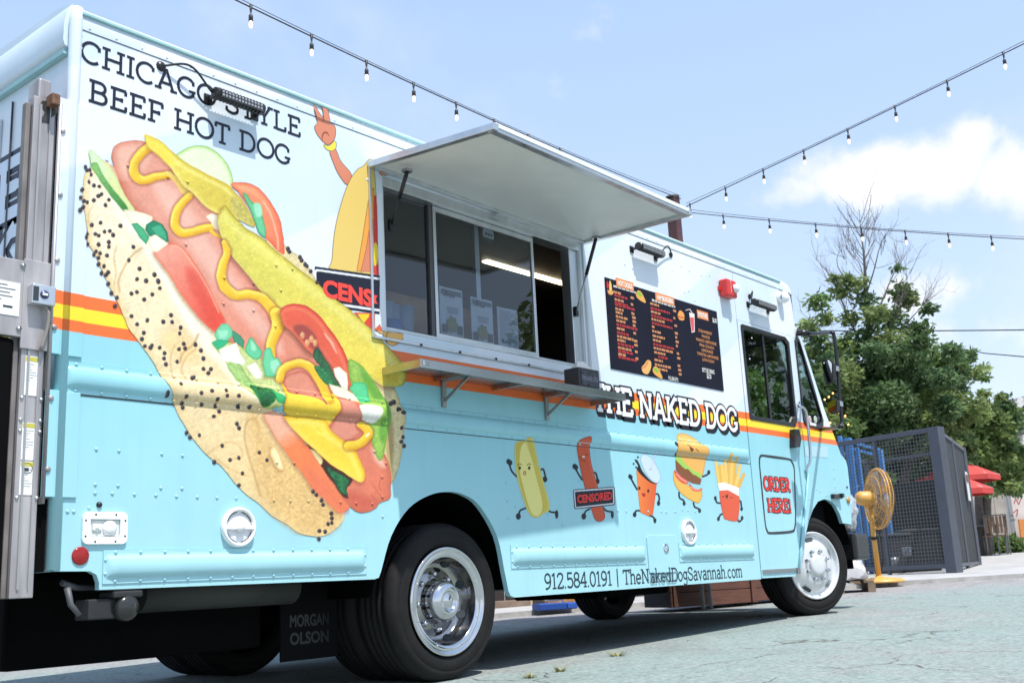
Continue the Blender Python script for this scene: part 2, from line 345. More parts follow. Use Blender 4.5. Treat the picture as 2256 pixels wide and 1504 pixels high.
class Sheet:
    def __init__(s, uv_box, step):
        cs = [S(*q) for q in uv_box]
        x0, x1 = min(c[0] for c in cs), max(c[0] for c in cs); z0, z1 = min(c[1] for c in cs), max(c[1] for c in cs)
        s.nx = int((x1-x0)/step)+1; s.nz = int((z1-z0)/step)+1
        X, Zz = np.meshgrid(x0+np.arange(s.nx)*step, z0+np.arange(s.nz)*step)
        s.x, s.z = X.ravel(), Zz.ravel()
        s.u, s.v = to_px(s.x, s.z)
        s.c = np.zeros((len(s.x), 3)); s.a = np.zeros(len(s.x))
    def sd(s, P, idx):
        """signed distance to a closed outline, negative inside, in picture pixels"""
        P = np.asarray(P, float); u, v = s.u[idx], s.v[idx]
        d2 = np.full(len(u), 1e18); ins = np.zeros(len(u), bool)
        for a, b in zip(P, np.roll(P, -1, 0)):
            e = b-a; L2 = e@e
            if L2 < 1e-9: continue
            t = np.clip(((u-a[0])*e[0]+(v-a[1])*e[1])/L2, 0, 1)
            d2 = np.minimum(d2, (u-a[0]-t*e[0])**2+(v-a[1]-t*e[1])**2)
            if a[1] != b[1]:
                ins ^= ((a[1] > v) != (b[1] > v)) & (u < (b[0]-a[0])*(v-a[1])/(b[1]-a[1])+a[0])
        d = np.sqrt(d2); return np.where(ins, -d, d)
    def box(s, P, pad):
        P = np.asarray(P); lo, hi = P.min(0)-pad, P.max(0)+pad
        return np.nonzero((s.u > lo[0]) & (s.u < hi[0]) & (s.v > lo[1]) & (s.v < hi[1]))[0]
    def blend(s, idx, al, col):
        al = np.clip(al, 0, 1); a0 = s.a[idx]; na = al+a0*(1-al)
        cc = (np.asarray(col)*al[:, None]+s.c[idx]*(a0*(1-al))[:, None])/np.maximum(na, 1e-6)[:, None]
        s.c[idx] = cc; s.a[idx] = na
    def poly(s, k, pts, col, smooth=True, soft=1.0, edge=None, ew=12., grad=None, op=1.0, grain=0., gs=3., shadow=0., shd=(-2, 5), only=False, hi=None):
        """edge: colour reached at the outline over ew pixels; grad: (px0, px1, colour at px1); hi: (dx, dy, colour, width) lit rim"""
        P = px(k, pts)
        if smooth: P = spline(P, True, 5)
        P = np.asarray(P)
        if shadow:
            Q = P+np.asarray(shd); idx = s.box(Q, 14); d = s.sd(Q, idx)
            al = shadow*np.clip(.5-d/12., 0, 1)*(s.a[idx] > .5)
            s.c[idx] = s.c[idx]*(1-al[:, None])+np.array([95, 45, 25])*al[:, None]
        idx = s.box(P, 4)
        if not len(idx): return s
        d = s.sd(P, idx); al = np.clip(.5-d/soft, 0, 1)*op
        c = np.tile(np.asarray(col, float), (len(idx), 1))
        if grad:
            (ax, ay), (bx, by), gc = grad; (ax, ay), (bx, by) = px(k, [(ax, ay), (bx, by)])
            t = np.clip(((s.u[idx]-ax)*(bx-ax)+(s.v[idx]-ay)*(by-ay))/((bx-ax)**2+(by-ay)**2), 0, 1)[:, None]; c = c*(1-t)+np.asarray(gc, float)*t
        if edge is not None:
            t = np.clip(1+d/ew, 0, 1)[:, None]; t = t*t; c = c*(1-t)+np.asarray(edge, float)*t
        if hi is not None:
            dx, dy, hc, hw = hi; Q = P+np.array([dx, dy]); d2 = s.sd(Q, idx)
            t = (np.clip(1-np.abs(d2+hw)/hw, 0, 1)*.75)[:, None]; c = c*(1-t)+np.asarray(hc, float)*t
        if grain:
            g = vnoise(s.u[idx]/gs, s.v[idx]/gs, 3)*.6+vnoise(s.u[idx]/(gs*3), s.v[idx]/(gs*3), 5)*.4
            c = c*(1+grain*(g-.5)*2)[:, None]
        if only: al = al*(s.a[idx] > .4)
        s.blend(idx, al, np.clip(c, 0, 255)); return s
    def stroke(s, k, pts, w, col, edge=None, soft=1.0, smooth=True, op=1.0, shadow=0., hi=None, only=False):
        P = px(k, pts); w = [q/ZM[k][2] for q in (w if hasattr(w, '__len__') else [w]*len(P))]
        P3 = [np.array([p[0], p[1], q]) for p, q in zip(P, w)]
        if smooth: P3 = spline(P3, False, 7)
        P3 = np.asarray(P3); wm_ = P3[:, 2].max()
        idx = s.box(P3[:, :2], wm_+16); u, v = s.u[idx], s.v[idx]
        best = np.full(len(idx), 1e9); wd = np.ones(len(idx)); sidev = np.zeros(len(idx))
        for a, b in zip(P3[:-1], P3[1:]):
            e = b[:2]-a[:2]; L2 = max(e@e, 1e-9); t = np.clip(((u-a[0])*e[0]+(v-a[1])*e[1])/L2, 0, 1)
            dx, dy = u-a[0]-t*e[0], v-a[1]-t*e[1]; ww = (a[2]+t*(b[2]-a[2]))/2; d = np.hypot(dx, dy)-ww
            m_ = d < best; best = np.where(m_, d, best); wd = np.where(m_, ww, wd); sidev = np.where(m_, (dx*.5+dy*.86)/np.maximum(ww, .1), sidev)
        if shadow:
            al = shadow*np.clip(1-np.maximum(best, 0)/7., 0, 1)*(s.a[idx] > .5)*(best > -2)
            s.c[idx] = s.c[idx]*(1-al[:, None])+np.array([120, 50, 25])*al[:, None]
        c = np.tile(np.asarray(col, float), (len(idx), 1))
        if edge is not None:
            t = np.clip(.5+.62*sidev, 0, 1)[:, None]; t = t*t; c = c*(1-t)+np.asarray(edge, float)*t
        if hi is not None:
            t = (np.clip(1-np.abs(sidev+.42)/.22, 0, 1)*.8)[:, None]; c = c*(1-t)+np.asarray(hi, float)*t
        al = np.clip(.5-best/soft, 0, 1)*op
        if only: al = al*(s.a[idx] > .4)
        s.blend(idx, al, c); return s
    def spot(s, k, cx, cy, r, col, hi=None, asp=1.15, soft=1.0, op=1.0):
        (cx, cy), = px(k, [(cx, cy)])
        idx = s.box(np.array([[cx-r*asp, cy-r*asp], [cx+r*asp, cy+r*asp]]), 3); u, v = s.u[idx]-cx, s.v[idx]-cy
        d = (np.hypot(u, v/asp)-r); c = np.tile(np.asarray(col, float), (len(idx), 1))
        if hi is not None:
            t = np.clip(1-np.hypot(u+r*.3, v+r*.35)/(r*.8), 0, 1)[:, None]; c = c*(1-t)+np.asarray(hi, float)*t
        s.blend(idx, np.clip(.5-d/soft, 0, 1)*op, c); return s
    def build(s, name, parent, lift=.0016, matl=None, gain=.82, sat=.04):
        A = s.a.reshape(s.nz, s.nx) > .02
        cell = A[:-1, :-1] | A[1:, :-1] | A[:-1, 1:] | A[1:, 1:]
        iz, ix = np.nonzero(cell); b = iz*s.nx+ix
        F = np.stack([b, b+1, b+s.nx+1, b+s.nx], 1)
        used = np.unique(F); remap = np.full(len(s.x), -1); remap[used] = np.arange(len(used)); F = remap[F]
        x, z = s.x[used], s.z[used]; plh = (x < -2.0205)*(((z > 1.3525) & (z < 2.3795)) | ((z > .8225) & (z < 1.2195)))*np.where(x < -2.1145, .0165, .0092)
        V = np.stack([x, -np.maximum(rail_h(x, z), plh)-lift-.0058*(z > 2.7), z], 1)
        me = bpy.data.meshes.new(name); me.vertices.add(len(V)); me.vertices.foreach_set('co', V.astype(np.float32).ravel())
        me.loops.add(F.size); me.loops.foreach_set('vertex_index', F.astype(np.int32).ravel())
        me.polygons.add(len(F)); me.polygons.foreach_set('loop_start', np.arange(0, F.size, 4, dtype=np.int32))
        me.polygons.foreach_set('use_smooth', np.ones(len(F), bool)); me.update(calc_edges=True); me.validate()
        at = me.color_attributes.new('Col', 'FLOAT_COLOR', 'POINT')
        buf = np.ones((len(V), 4), np.float32); cc = s.c[used]; cc = cc+(cc.mean(1, keepdims=True)-cc)*sat; buf[:, :3] = lin(cc)*gain; buf[:, 3] = s.a[used]; at.data.foreach_set('color', buf.ravel())
        me.materials.append(matl or M_photo)
        return link(bpy.data.objects.new(name, me), parent)

# ------------------------------------------------------------------ slab-serif lettering from pen strokes
def arc(cx, cy, rx, ry, a0, a1, n=16):
    return [(cx+rx*math.cos(math.radians(a0+(a1-a0)*i/n)), cy+ry*math.sin(math.radians(a0+(a1-a0)*i/n))) for i in range(n+1)]
def sp(*p): return [tuple(q) for q in spline(p, False, 6)]
def glyph(ch):
    """(advance, strokes, serifs): strokes in a unit-high box, serifs as (x, y, half width)"""
    G = {
     'C': (.74, [arc(.40, .5, .36, .455, 48, 312), [(.665, .86), (.665, .66)]], []),
     'G': (.80, [arc(.40, .5, .36, .455, 48, 318), [(.665, .86), (.665, .66)], [(.67, .42), (.67, .12)]], [(.63, .42, .14)]),
     'O': (.82, [arc(.41, .5, .37, .455, 0, 180), arc(.41, .5, .37, .455, 180, 360)], []),
     'H': (.86, [[(.16, 0), (.16, 1)], [(.70, 0), (.70, 1)], [(.16, .5), (.70, .5)]], [(.16, 0, .15), (.16, 1, .15), (.70, 0, .15), (.70, 1, .15)]),
     'I': (.36, [[(.18, 0), (.18, 1)]], [(.18, 0, .15), (.18, 1, .15)]),
     'A': (.84, [[(.12, 0), (.40, .97), (.44, .97), (.72, 0)], [(.22, .34), (.62, .34)]], [(.11, 0, .14), (.73, 0, .14)]),
     'S': (.64, [sp((.54, .80), (.47, .92), (.31, .955), (.14, .89), (.10, .73), (.2, .58), (.4, .48), (.55, .36), (.54, .16), (.4, .05), (.26, .045), (.12, .1), (.06, .2)), [(.545, .90), (.545, .72)], [(.07, .1), (.07, .3)]], []),
     'T': (.70, [[(.35, 0), (.35, 1)], [(.03, .955), (.67, .955)], [(.05, .96), (.05, .76)], [(.65, .96), (.65, .76)]], [(.35, 0, .15)]),
     'Y': (.80, [[(.12, 1), (.40, .44), (.68, 1)], [(.40, .46), (.40, 0)]], [(.12, 1, .13), (.68, 1, .13), (.40, 0, .15)]),
     'L': (.66, [[(.16, 0), (.16, 1)], [(.16, .045), (.61, .045)], [(.59, .05), (.59, .26)]], [(.16, 1, .15), (.1, 0, .09)]),
     'E': (.70, [[(.16, 0), (.16, 1)], [(.02, .045), (.63, .045)], [(.02, .955), (.61, .955)], [(.16, .51), (.46, .51)], [(.61, .05), (.61, .26)], [(.59, .95), (.59, .75)], [(.45, .42), (.45, .60)]], []),
     'F': (.66, [[(.16, 0), (.16, 1)], [(.02, .955), (.60, .955)], [(.16, .49), (.46, .49)], [(.58, .95), (.58, .74)], [(.45, .40), (.45, .58)]], [(.16, 0, .15)]),
     'B': (.76, [[(.16, 0), (.16, 1)], [(.02, .955), (.42, .955)]+arc(.42, .735, .19, .22, 90, -90)+[(.16, .515)], [(.42, .515)]+arc(.45, .28, .21, .235, 90, -90)+[(.02, .045)]], []),
     'D': (.82, [[(.16, 0), (.16, 1)], [(.02, .955), (.38, .955)]+arc(.38, .5, .34, .455, 90, -90)+[(.02, .045)]], []),
     'N': (.86, [[(.16, 0), (.16, 1)], [(.70, 0), (.70, 1)], [(.15, .98), (.71, .02)]], [(.16, 0, .14), (.09, 1, .09), (.70, 1, .14)]),
     'K': (.82, [[(.16, 0), (.16, 1)], [(.66, 1), (.16, .40)], [(.34, .60), (.70, 0)]], [(.16, 0, .14), (.16, 1, .14), (.66, 1, .12), (.70, 0, .12)]),
     'R': (.82, [[(.16, 0), (.16, 1)], [(.02, .955), (.42, .955)]+arc(.42, .715, .21, .24, 90, -90)+[(.16, .475)], [(.40, .475), (.68, 0)]], [(.16, 0, .14), (.70, 0, .12)]),
     '!': (.34, [[(.17, 1), (.17, .30)], [(.17, .16), (.17, 0)]], []),
     '|': (.40, [[(.20, -.12), (.20, 1.1)]], []),
     '.': (.24, [[(.11, 0), (.11, .11)]], []),
     '-': (.40, [[(.06, .4), (.34, .4)]], []),
     '0': (.60, [arc(.30, .5, .235, .455, 0, 180), arc(.30, .5, .235, .455, 180, 360)], []),
     '1': (.46, [[(.25, 0), (.25, 1)], [(.07, .82), (.25, .965)]], [(.25, 0, .17)]),
     '2': (.60, [sp((.07, .72), (.13, .89), (.3, .955), (.46, .9), (.52, .74), (.44, .54), (.06, .06)), [(.04, .045), (.55, .045)], [(.53, .05), (.53, .2)]], []),
     '4': (.62, [[(.44, 0), (.44, 1)], [(.42, .97), (.06, .31), (.60, .31)]], [(.44, 0, .14)]),
     '5': (.60, [[(.50, .955), (.13, .955), (.11, .54)], sp((.11, .54), (.3, .62), (.48, .54), (.54, .33), (.47, .12), (.28, .045), (.06, .12))], []),
     '8': (.60, [arc(.30, .735, .20, .22, 0, 180), arc(.30, .735, .20, .22, 180, 360), arc(.30, .28, .235, .235, 0, 180), arc(.30, .28, .235, .235, 180, 360)], []),
     '9': (.60, [arc(.30, .68, .225, .275, 0, 180), arc(.30, .68, .225, .275, 180, 360), sp((.525, .68), (.52, .4), (.42, .15), (.22, .04), (.1, .06))], []),
     'h': (.60, [[(.12, 0), (.12, 1.04)], sp((.12, .5), (.22, .64), (.36, .66), (.46, .56), (.47, .4))+[(.47, 0)]], [(.12, 0, .11), (.47, 0, .11), (.08, 1.04, .08)]),
     'e': (.56, [[(.07, .35), (.50, .35)], arc(.285, .34, .215, .31, 0, 180), arc(.285, .34, .215, .31, 180, 318)], []),
     'a': (.56, [sp((.09, .56), (.22, .67), (.38, .64), (.43, .5))+[(.43, 0)], sp((.43, .38), (.22, .38), (.08, .2), (.18, .03), (.34, .07), (.43, .2))], [(.48, 0, .08)]),
     'k': (.60, [[(.12, 0), (.12, 1.04)], [(.46, .68), (.12, .28)], [(.24, .42), (.50, 0)]], [(.12, 0, .1), (.46, .68, .1), (.50, 0, .1), (.08, 1.04, .08)]),
     'd': (.60, [[(.47, 0), (.47, 1.04)], arc(.28, .34, .20, .31, 0, 180), arc(.28, .34, .20, .31, 180, 360)], [(.43, 1.04, .08), (.52, 0, .08)]),
     'o': (.58, [arc(.29, .34, .22, .31, 0, 180), arc(.29, .34, .22, .31, 180, 360)], []),
     'g': (.58, [arc(.27, .40, .18, .25, 0, 180), arc(.27, .40, .18, .25, 180, 360), [(.45, .66), (.45, -.05)]+sp((.45, -.05), (.38, -.24), (.2, -.27), (.06, -.2))], [(.5, .68, .08)]),
     'v': (.56, [[(.08, .68), (.28, .02), (.48, .68)]], [(.08, .68, .09), (.48, .68, .09)]),
     'n': (.60, [[(.12, 0), (.12, .68)], sp((.12, .5), (.22, .64), (.36, .66), (.46, .56), (.47, .4))+[(.47, 0)]], [(.12, 0, .1), (.47, 0, .1), (.08, .68, .08)]),
     'm': (.92, [[(.12, 0), (.12, .68)], sp((.12, .5), (.2, .64), (.33, .66), (.43, .56), (.44, .4))+[(.44, 0)], sp((.44, .5), (.52, .64), (.65, .66), (.75, .56), (.76, .4))+[(.76, 0)]], [(.12, 0, .1), (.44, 0, .1), (.76, 0, .1), (.08, .68, .08)]),
     'c': (.54, [arc(.30, .34, .22, .31, 48, 312)], []),
    }
    return G.get(ch, (.34, [], []))
def pen(P, w):
    """outline polygon of a pen stroke of width w"""
    P = [np.asarray(p, float) for p in P]; Q = [P[0]]
    for p in P[1:]:
        if np.linalg.norm(p-Q[-1]) > 1e-5: Q.append(p)
    P = Q; Lf, Rt = [], []
    for i, p in enumerate(P):
        d0 = P[i]-P[i-1] if i else P[1]-P[0]; d1 = P[i+1]-P[i] if i+1 < len(P) else d0
        d0 = d0/np.linalg.norm(d0); d1 = d1/np.linalg.norm(d1)
        n = np.array([-d0[1]-d1[1], d0[0]+d1[0]]); L = np.linalg.norm(n)
        n = n/L if L > 1e-6 else np.array([-d0[1], d0[0]])
        c = max(.45, n@np.array([-d1[1], d1[0]])); Lf.append(p+n*w/2/c); Rt.append(p-n*w/2/c)
    return Lf+Rt[::-1]
def union(polys):
    vs, fs = [], []
    for P in polys:
        ar = sum(a[0]*b_[1]-b_[0]*a[1] for a, b_ in zip(P, list(P[1:])+[P[0]]))
        if ar < 0: P = list(P)[::-1]
        k = len(vs); vs += [Vector((float(p[0]), float(p[1]))) for p in P]; fs.append(list(range(k, k+len(P))))
    ov, oe, of, _, _, org = delaunay_2d_cdt(vs, [], fs, 1, 1e-5)
    return [(v.x, v.y) for v in ov], [f for f, o in zip(of, org) if len(o)]
def text_polys(txt, x0, x1, z0, h, w, serif=True, grow=0.0, sw=None, track=0.0):
    """slab text stretched between x0 and x1 standing on z0; a list of outline lists, one per letter"""
    adv = sum(glyph(c)[0]+track for c in txt); sx = (x1-x0)/adv; out = []; X = x0; sw = sw or w
    for c in txt:
        a, st, se = glyph(c); L = []
        for p in st:
            q = [(X+x*sx, z0+y*h) for x, y in p]
            if grow:                                   # let the outline run past the ends of the strokes
                q = [np.asarray(t) for t in q]; d = q[0]-q[1]; q[0] = q[0]+d/np.linalg.norm(d)*grow/2; d = q[-1]-q[-2]; q[-1] = q[-1]+d/np.linalg.norm(d)*grow/2
            L.append(pen(q, w+grow))
        if serif:
            for x, y, hw in se:
                zz = z0+y*h+(sw/2 if y == 0 else -sw/2)
                L.append(pen([(X+(x-hw)*sx-grow/2, zz), (X+(x+hw)*sx+grow/2, zz)], sw+grow))
        if L: out.append(L)
        X += (a+track)*sx
    return out
def sign_mesh(layers, name, parent, matl=None, y=None, curved=True):
    """layers: (letters, colour, lift); flat print cut as thin vinyl"""
    V, F, Cc = [], [], []
    for letters, col, lift in layers:
        for polys in letters:
            v, f = union(polys); k = len(V)
            for (x, z) in v:
                V.append((x, -(float(rail_h(x, z)) if curved else 0)-lift if y is None else y-lift, z)); Cc.append(lin(col)*.82)
            for t in f:
                p, q, r = (v[i] for i in t); ccw = (q[0]-p[0])*(r[1]-p[1])-(q[1]-p[1])*(r[0]-p[0]) > 0
                F.append(tuple(k+i for i in (t if ccw else reversed(t))))
    return raw(name, V, F, matl or M_print, parent, cols=Cc)
def sign_letters(layers, name, parent):
    for i in range(len(layers[0][0])): sign_mesh([([L[i]], c, h(L[i][0][0][0]) if callable(h) else h) for L, c, h in layers], name, parent)
def type_polys(txt, size, bold=0.0, align='CENTER'):
    """plain sans lettering as flat triangles in (x, z), height = size"""
    cu = bpy.data.curves.new('lettering', 'FONT'); cu.body = txt; cu.size = 1.0; cu.align_x = align; cu.offset = bold; cu.resolution_u = 3
    o = bpy.data.objects.new('lettering', cu); COL.objects.link(o); dg = bpy.context.evaluated_depsgraph_get()
    me = o.evaluated_get(dg).to_mesh(); v = np.array([tuple(q.co) for q in me.vertices]) if len(me.vertices) else np.zeros((0, 3)); f = [tuple(p.vertices) for p in me.polygons]
    o.evaluated_get(dg).to_mesh_clear(); bpy.data.objects.remove(o); bpy.data.curves.remove(cu)
    return v[:, :2]*size/.70 if len(v) else v[:, :2], f
# ------------------------------------------------------------------ the setting: ground
def asphalt_material():
    M = bpy.data.materials.new('worn_teal_asphalt'); M.use_nodes = True; N = M.node_tree.nodes; Lk = M.node_tree.links
    b = N['Principled BSDF']; b.inputs['Roughness'].default_value = .88; b.inputs['Specular IOR Level'].default_value = .25
    t = N.new('ShaderNodeTexCoord')
    def noise(sc, det=6, ro=.55):
        n = N.new('ShaderNodeTexNoise'); n.inputs['Scale'].default_value = sc; n.inputs['Detail'].default_value = det; n.inputs['Roughness'].default_value = ro; Lk.new(t.outputs['Object'], n.inputs['Vector']); return n.outputs['Fac']
    def rmp(v, a, b_, c=0., d=1.):
        n = N.new('ShaderNodeMapRange'); n.inputs['From Min'].default_value = a; n.inputs['From Max'].default_value = b_; n.inputs['To Min'].default_value = c; n.inputs['To Max'].default_value = d; Lk.new(v, n.inputs[0]); return n.outputs[0]
    def mix(f, a, b_):
        n = N.new('ShaderNodeMixRGB')
        for i, v in enumerate((f, a, b_)):
            if isinstance(v, (int, float)): n.inputs[i].default_value = v
            elif isinstance(v, tuple): n.inputs[i].default_value = (*v, 1)
            else: Lk.new(v, n.inputs[i])
        return n.outputs[0]
    grit = noise(34, 5, .8); mid = noise(5.5, 8, .65); big = noise(.55, 4)
    base = mix(rmp(mid, .35, .65), (.235, .225, .222), (.325, .31, .305))
    # worn teal paint: it survives in broad patches and thins to grey where tyres rubbed it
    sep = N.new('ShaderNodeSeparateXYZ'); Lk.new(t.outputs['Object'], sep.inputs[0])
    ln = N.new('ShaderNodeMath'); ln.operation = 'MULTIPLY_ADD'; Lk.new(sep.outputs[0], ln.inputs[0]); ln.inputs[1].default_value = .46; Lk.new(sep.outputs[1], ln.inputs[2])
    band = rmp(ln.outputs[0], 4.6, 3.4)                       # the painted field ends before the kerb
    ad = N.new('ShaderNodeMath'); ad.operation = 'ADD'; Lk.new(big, ad.inputs[0])
    m2 = N.new('ShaderNodeMath'); m2.operation = 'MULTIPLY'; Lk.new(mid, m2.inputs[0]); m2.inputs[1].default_value = .55; Lk.new(m2.outputs[0], ad.inputs[1])
    tl = N.new('ShaderNodeMath'); tl.operation = 'MULTIPLY'; Lk.new(rmp(ad.outputs[0], .54, .86, .10, .70), tl.inputs[0]); Lk.new(band, tl.inputs[1])
    col = mix(tl.outputs[0], base, (.20, .295, .275))
    col = mix(rmp(grit, .52, .66, 0, .7), col, (.42, .42, .42)); col = mix(rmp(grit, .47, .32, 0, .85), col, (.075, .082, .088)); col = mix(rmp(noise(.9, 7, .62), .56, .72, 0, .42), col, (.15, .15, .148))
    # cracks
    w = N.new('ShaderNodeTexVoronoi'); w.feature = 'DISTANCE_TO_EDGE'; w.inputs['Scale'].default_value = .9
    dn = N.new('ShaderNodeTexNoise'); dn.inputs['Scale'].default_value = 3.0; dn.inputs['Detail'].default_value = 6; Lk.new(t.outputs['Object'], dn.inputs['Vector'])
    vm = N.new('ShaderNodeMixRGB'); vm.blend_type = 'ADD'; vm.inputs[0].default_value = .35; Lk.new(t.outputs['Object'], vm.inputs[1]); Lk.new(dn.outputs['Color'], vm.inputs[2]); Lk.new(vm.outputs[0], w.inputs['Vector'])
    cr = rmp(w.outputs['Distance'], .008, .002, 0, 1); ck = N.new('ShaderNodeMath'); ck.operation = 'MULTIPLY'; Lk.new(cr, ck.inputs[0]); Lk.new(rmp(noise(1.3, 3), .46, .56, 0, .95), ck.inputs[1])
    col = mix(ck.outputs[0], col, (.09, .085, .075))
    dirt = rmp(noise(2.1, 9, .7), .60, .74, 0, .35); col = mix(dirt, col, (.27, .24, .20))
    Lk.new(col, b.inputs['Base Color'])
    bp = N.new('ShaderNodeBump'); bp.inputs['Strength'].default_value = .55; bp.inputs['Distance'].default_value = .012
    hs = N.new('ShaderNodeMath'); hs.operation = 'SUBTRACT'; Lk.new(grit, hs.inputs[0]); Lk.new(ck.outputs[0], hs.inputs[1]); Lk.new(hs.outputs[0], bp.inputs['Height']); Lk.new(bp.outputs[0], b.inputs['Normal'])
    return M
M_road = asphalt_material()
M_walk = mat('pale_concrete', (.40, .395, .39), .85, noise=.16, nscale=2.4, bump=.2, bscale=70, spec=.2)
M_kerb = mat('kerb_concrete', (.42, .41, .39), .85, noise=.25, nscale=6, bump=.2, spec=.2)
NX = 44
def sheet_ground(name, poly, h, m, thick=0.0):
    b = MB(); tri = tessellate_polygon([[Vector((x, y, 0)) for x, y in poly]])
    b.add([(x, y, gz(x)+h) for x, y in poly], [tuple(t) for t in tri])
    if thick:
        n = len(poly); vs = [(x, y, gz(x)+h) for x, y in poly]+[(x, y, gz(x)+h-thick) for x, y in poly]
        b.add(vs, [(i, (i+1) % n, n+(i+1) % n, n+i) for i in range(n)])
    return b
b = MB(); xs = [-600, -60, -20, -8, -4, 0, 4, 8, 12, 20, 40, 90]; ys = [-600, -60, -20, -8, -4, 0, 4, 8, 20, 60, 200]
b.add([(x, y, gz(min(x, 40)) if x > -60 else gz(-60)) for x in xs for y in ys], [(i*len(ys)+j, (i+1)*len(ys)+j, (i+1)*len(ys)+j+1, i*len(ys)+j+1) for i in range(len(xs)-1) for j in range(len(ys)-1)])
b.add([(90, -600, gz(40)), (900, -600, gz(40)), (900, 900, gz(40)), (90, 900, gz(40)), (-600, 200, gz(-60)), (90, 200, gz(40)), (90, 900, gz(40)), (-600, 900, gz(-60))], [(0, 1, 2, 3), (4, 5, 6, 7)])
tag(b.build('road', M_road), kind='structure')
KERB = [(-9, 10.2), (1.0, 5.2), (5.1, 3.62), (6.6, 2.55), (9.3, 1.42), (10.35, .12), (14.5, -3.6), (39.5, -26)]
walk = KERB+[(39.5, 40), (-9, 40)]
tag(sheet_ground('pavement', walk, .045, M_walk, .0).build('pavement', M_walk), kind='structure')
b = MB()
for (x0, y0), (x1, y1) in zip(KERB[:-1], KERB[1:]):
    d = np.array([x1-x0, y1-y0]); L = np.linalg.norm(d); n = np.array([-d[1], d[0]])/L; k = max(1, int(L/2.2))
    for i in range(k):
        p, q = np.array([x0, y0])+d*(i/k)+d/L*.006, np.array([x0, y0])+d*((i+1)/k)-d/L*.006
        a0, a1, c0, c1 = p-n*.015, q-n*.015, p+n*.14, q+n*.14
        z = [gz(a0[0])+.052, gz(a1[0])+.052, gz(c1[0])+.052, gz(c0[0])+.052]
        vs = [(a0[0], a0[1], z[0]), (a1[0], a1[1], z[1]), (c1[0], c1[1], z[2]), (c0[0], c0[1], z[3])]
        b.add(vs+[(x, y, zz-.1) for x, y, zz in vs], [(0, 1, 2, 3), (0, 4, 5, 1), (1, 5, 6, 2), (2, 6, 7, 3), (3, 7, 4, 0)])
tag(b.build('kerb', M_kerb), kind='structure')

# ------------------------------------------------------------------ the food truck
truck = thing('food_truck', 'pale blue food truck with a giant printed hot dog and its serving hatch propped open', 'food truck', (0, 0, 0))
arch = [tuple(p) for p in spline([(-.494, .515), (-.421, .683), (-.301, .815), (-.15, .885), (-.01, .906), (.11, .893), (.225, .838), (.353, .682), (.403, .491), (.426, .395)], False, 4)]
side = [(-2.095, .56), (-1.955, .557), (-1.928, .543), (-1.917, .515), (-1.916, .488), (-.535, .484), (-.508, .490)]+arch+[(.442, .368), (.475, .357), (3.2865, .366), (3.2865, 2.70), (-2.095, 2.70)]
hole = [(-.425, 1.70), (-.425, 2.515), (1.272, 2.515), (1.272, 1.70)]
MB().plate(side, 0, .03, [hole]).build('side_panel', M_wrap, truck)
door = [(3.292, .372), (3.834, .37), (3.881, .424), (3.955, .60), (4.034, .78), (4.15, 1.0), (4.232, 1.17), (4.226, 1.5), (4.218, 2.322), (3.292, 2.322)]
dwin = [(3.352, 1.575), (3.345, 2.27), (3.37, 2.285), (4.08, 2.285), (4.145, 2.25), (4.142, 1.62), (4.09, 1.56), (3.37, 1.56)]
dr = MB().plate(door, -.004, .03, [dwin]).build('cab_door', M_wrap, truck)
fr_out = [(3.2915, 2.327), (3.2915, 2.70), (4.05, 2.70), (4.284, 2.69), (4.305, 2.60), (4.315, 2.43), (4.41, 2.365), (4.56, 2.07), (4.735, 1.735), (4.97, 1.376), (5.062, 1.325), (5.08, 1.27), (5.078, 1.04), (5.029, .773), (4.845, .783),
          (4.805, .86), (4.735, .93), (4.64, .968), (4.53, .979), (4.40, .955), (4.29, .89), (4.195, .80), (4.114, .70), (4.03, .56), (3.955, .42), (3.886, .42), (3.961, .60), (4.040, .78), (4.156, 1.0), (4.238, 1.17), (4.232, 1.5), (4.224, 2.327)]
qwin = [(4.283, 2.27), (4.30, 2.30), (4.335, 2.318), (4.37, 2.29), (4.50, 2.0), (4.655, 1.665), (4.64, 1.61), (4.585, 1.585), (4.32, 1.60), (4.287, 1.64)]
MB().plate(fr_out, 0, .03, [qwin]).build('cab_side', M_wrap, truck)
W_ = 2.25
# far side, floor, rear
MB().plate(side, W_-.03, W_).build('far_side_panel', M_wrap, truck)
MB().plate([q for q in fr_out if True], W_-.03, W_, [qwin]).build('far_cab_side', M_wrap, truck)
MB().plate(door, W_-.03, W_, [dwin]).build('far_cab_door', M_wrap, truck)
rear = MB(); rear.box((-2.1, .03, .56), (-2.07, W_-.03, 2.70)); rear_o = rear.build('rear_wall', M_wrap, truck)
b = MB(); b.box((-2.06, .74, .60), (4.9, W_-.04, .66)); b.box((-2.06, .04, .60), (-.56, .74, .66)); b.box((.56, .04, .60), (3.82, .74, .66)); b.build('floor_pan', M_under, truck)
# roof: a rolled edge on each long side
prof = [(0.0, 2.70), (-.004, 2.735), (.004, 2.775), (.03, 2.812), (.075, 2.835), (.16, 2.848), (W_/2, 2.87)]
prof = prof+[(W_-y, z) for y, z in prof[-2::-1]]
xs_ = [-2.10, -1.0, 0.2, 1.4, 2.6, 3.6, 4.10]
n_ = len(prof); b = MB(); b.add([(x, y, z) for x in xs_ for y, z in prof], [(i*n_+j, i*n_+j+1, (i+1)*n_+j+1, (i+1)*n_+j) for i in range(len(xs_)-1) for j in range(n_-1)], True)
b.add([(-2.10, y, z) for y, z in prof], [tuple(range(n_))])
roof = b.build('roof', M_wrap, truck)
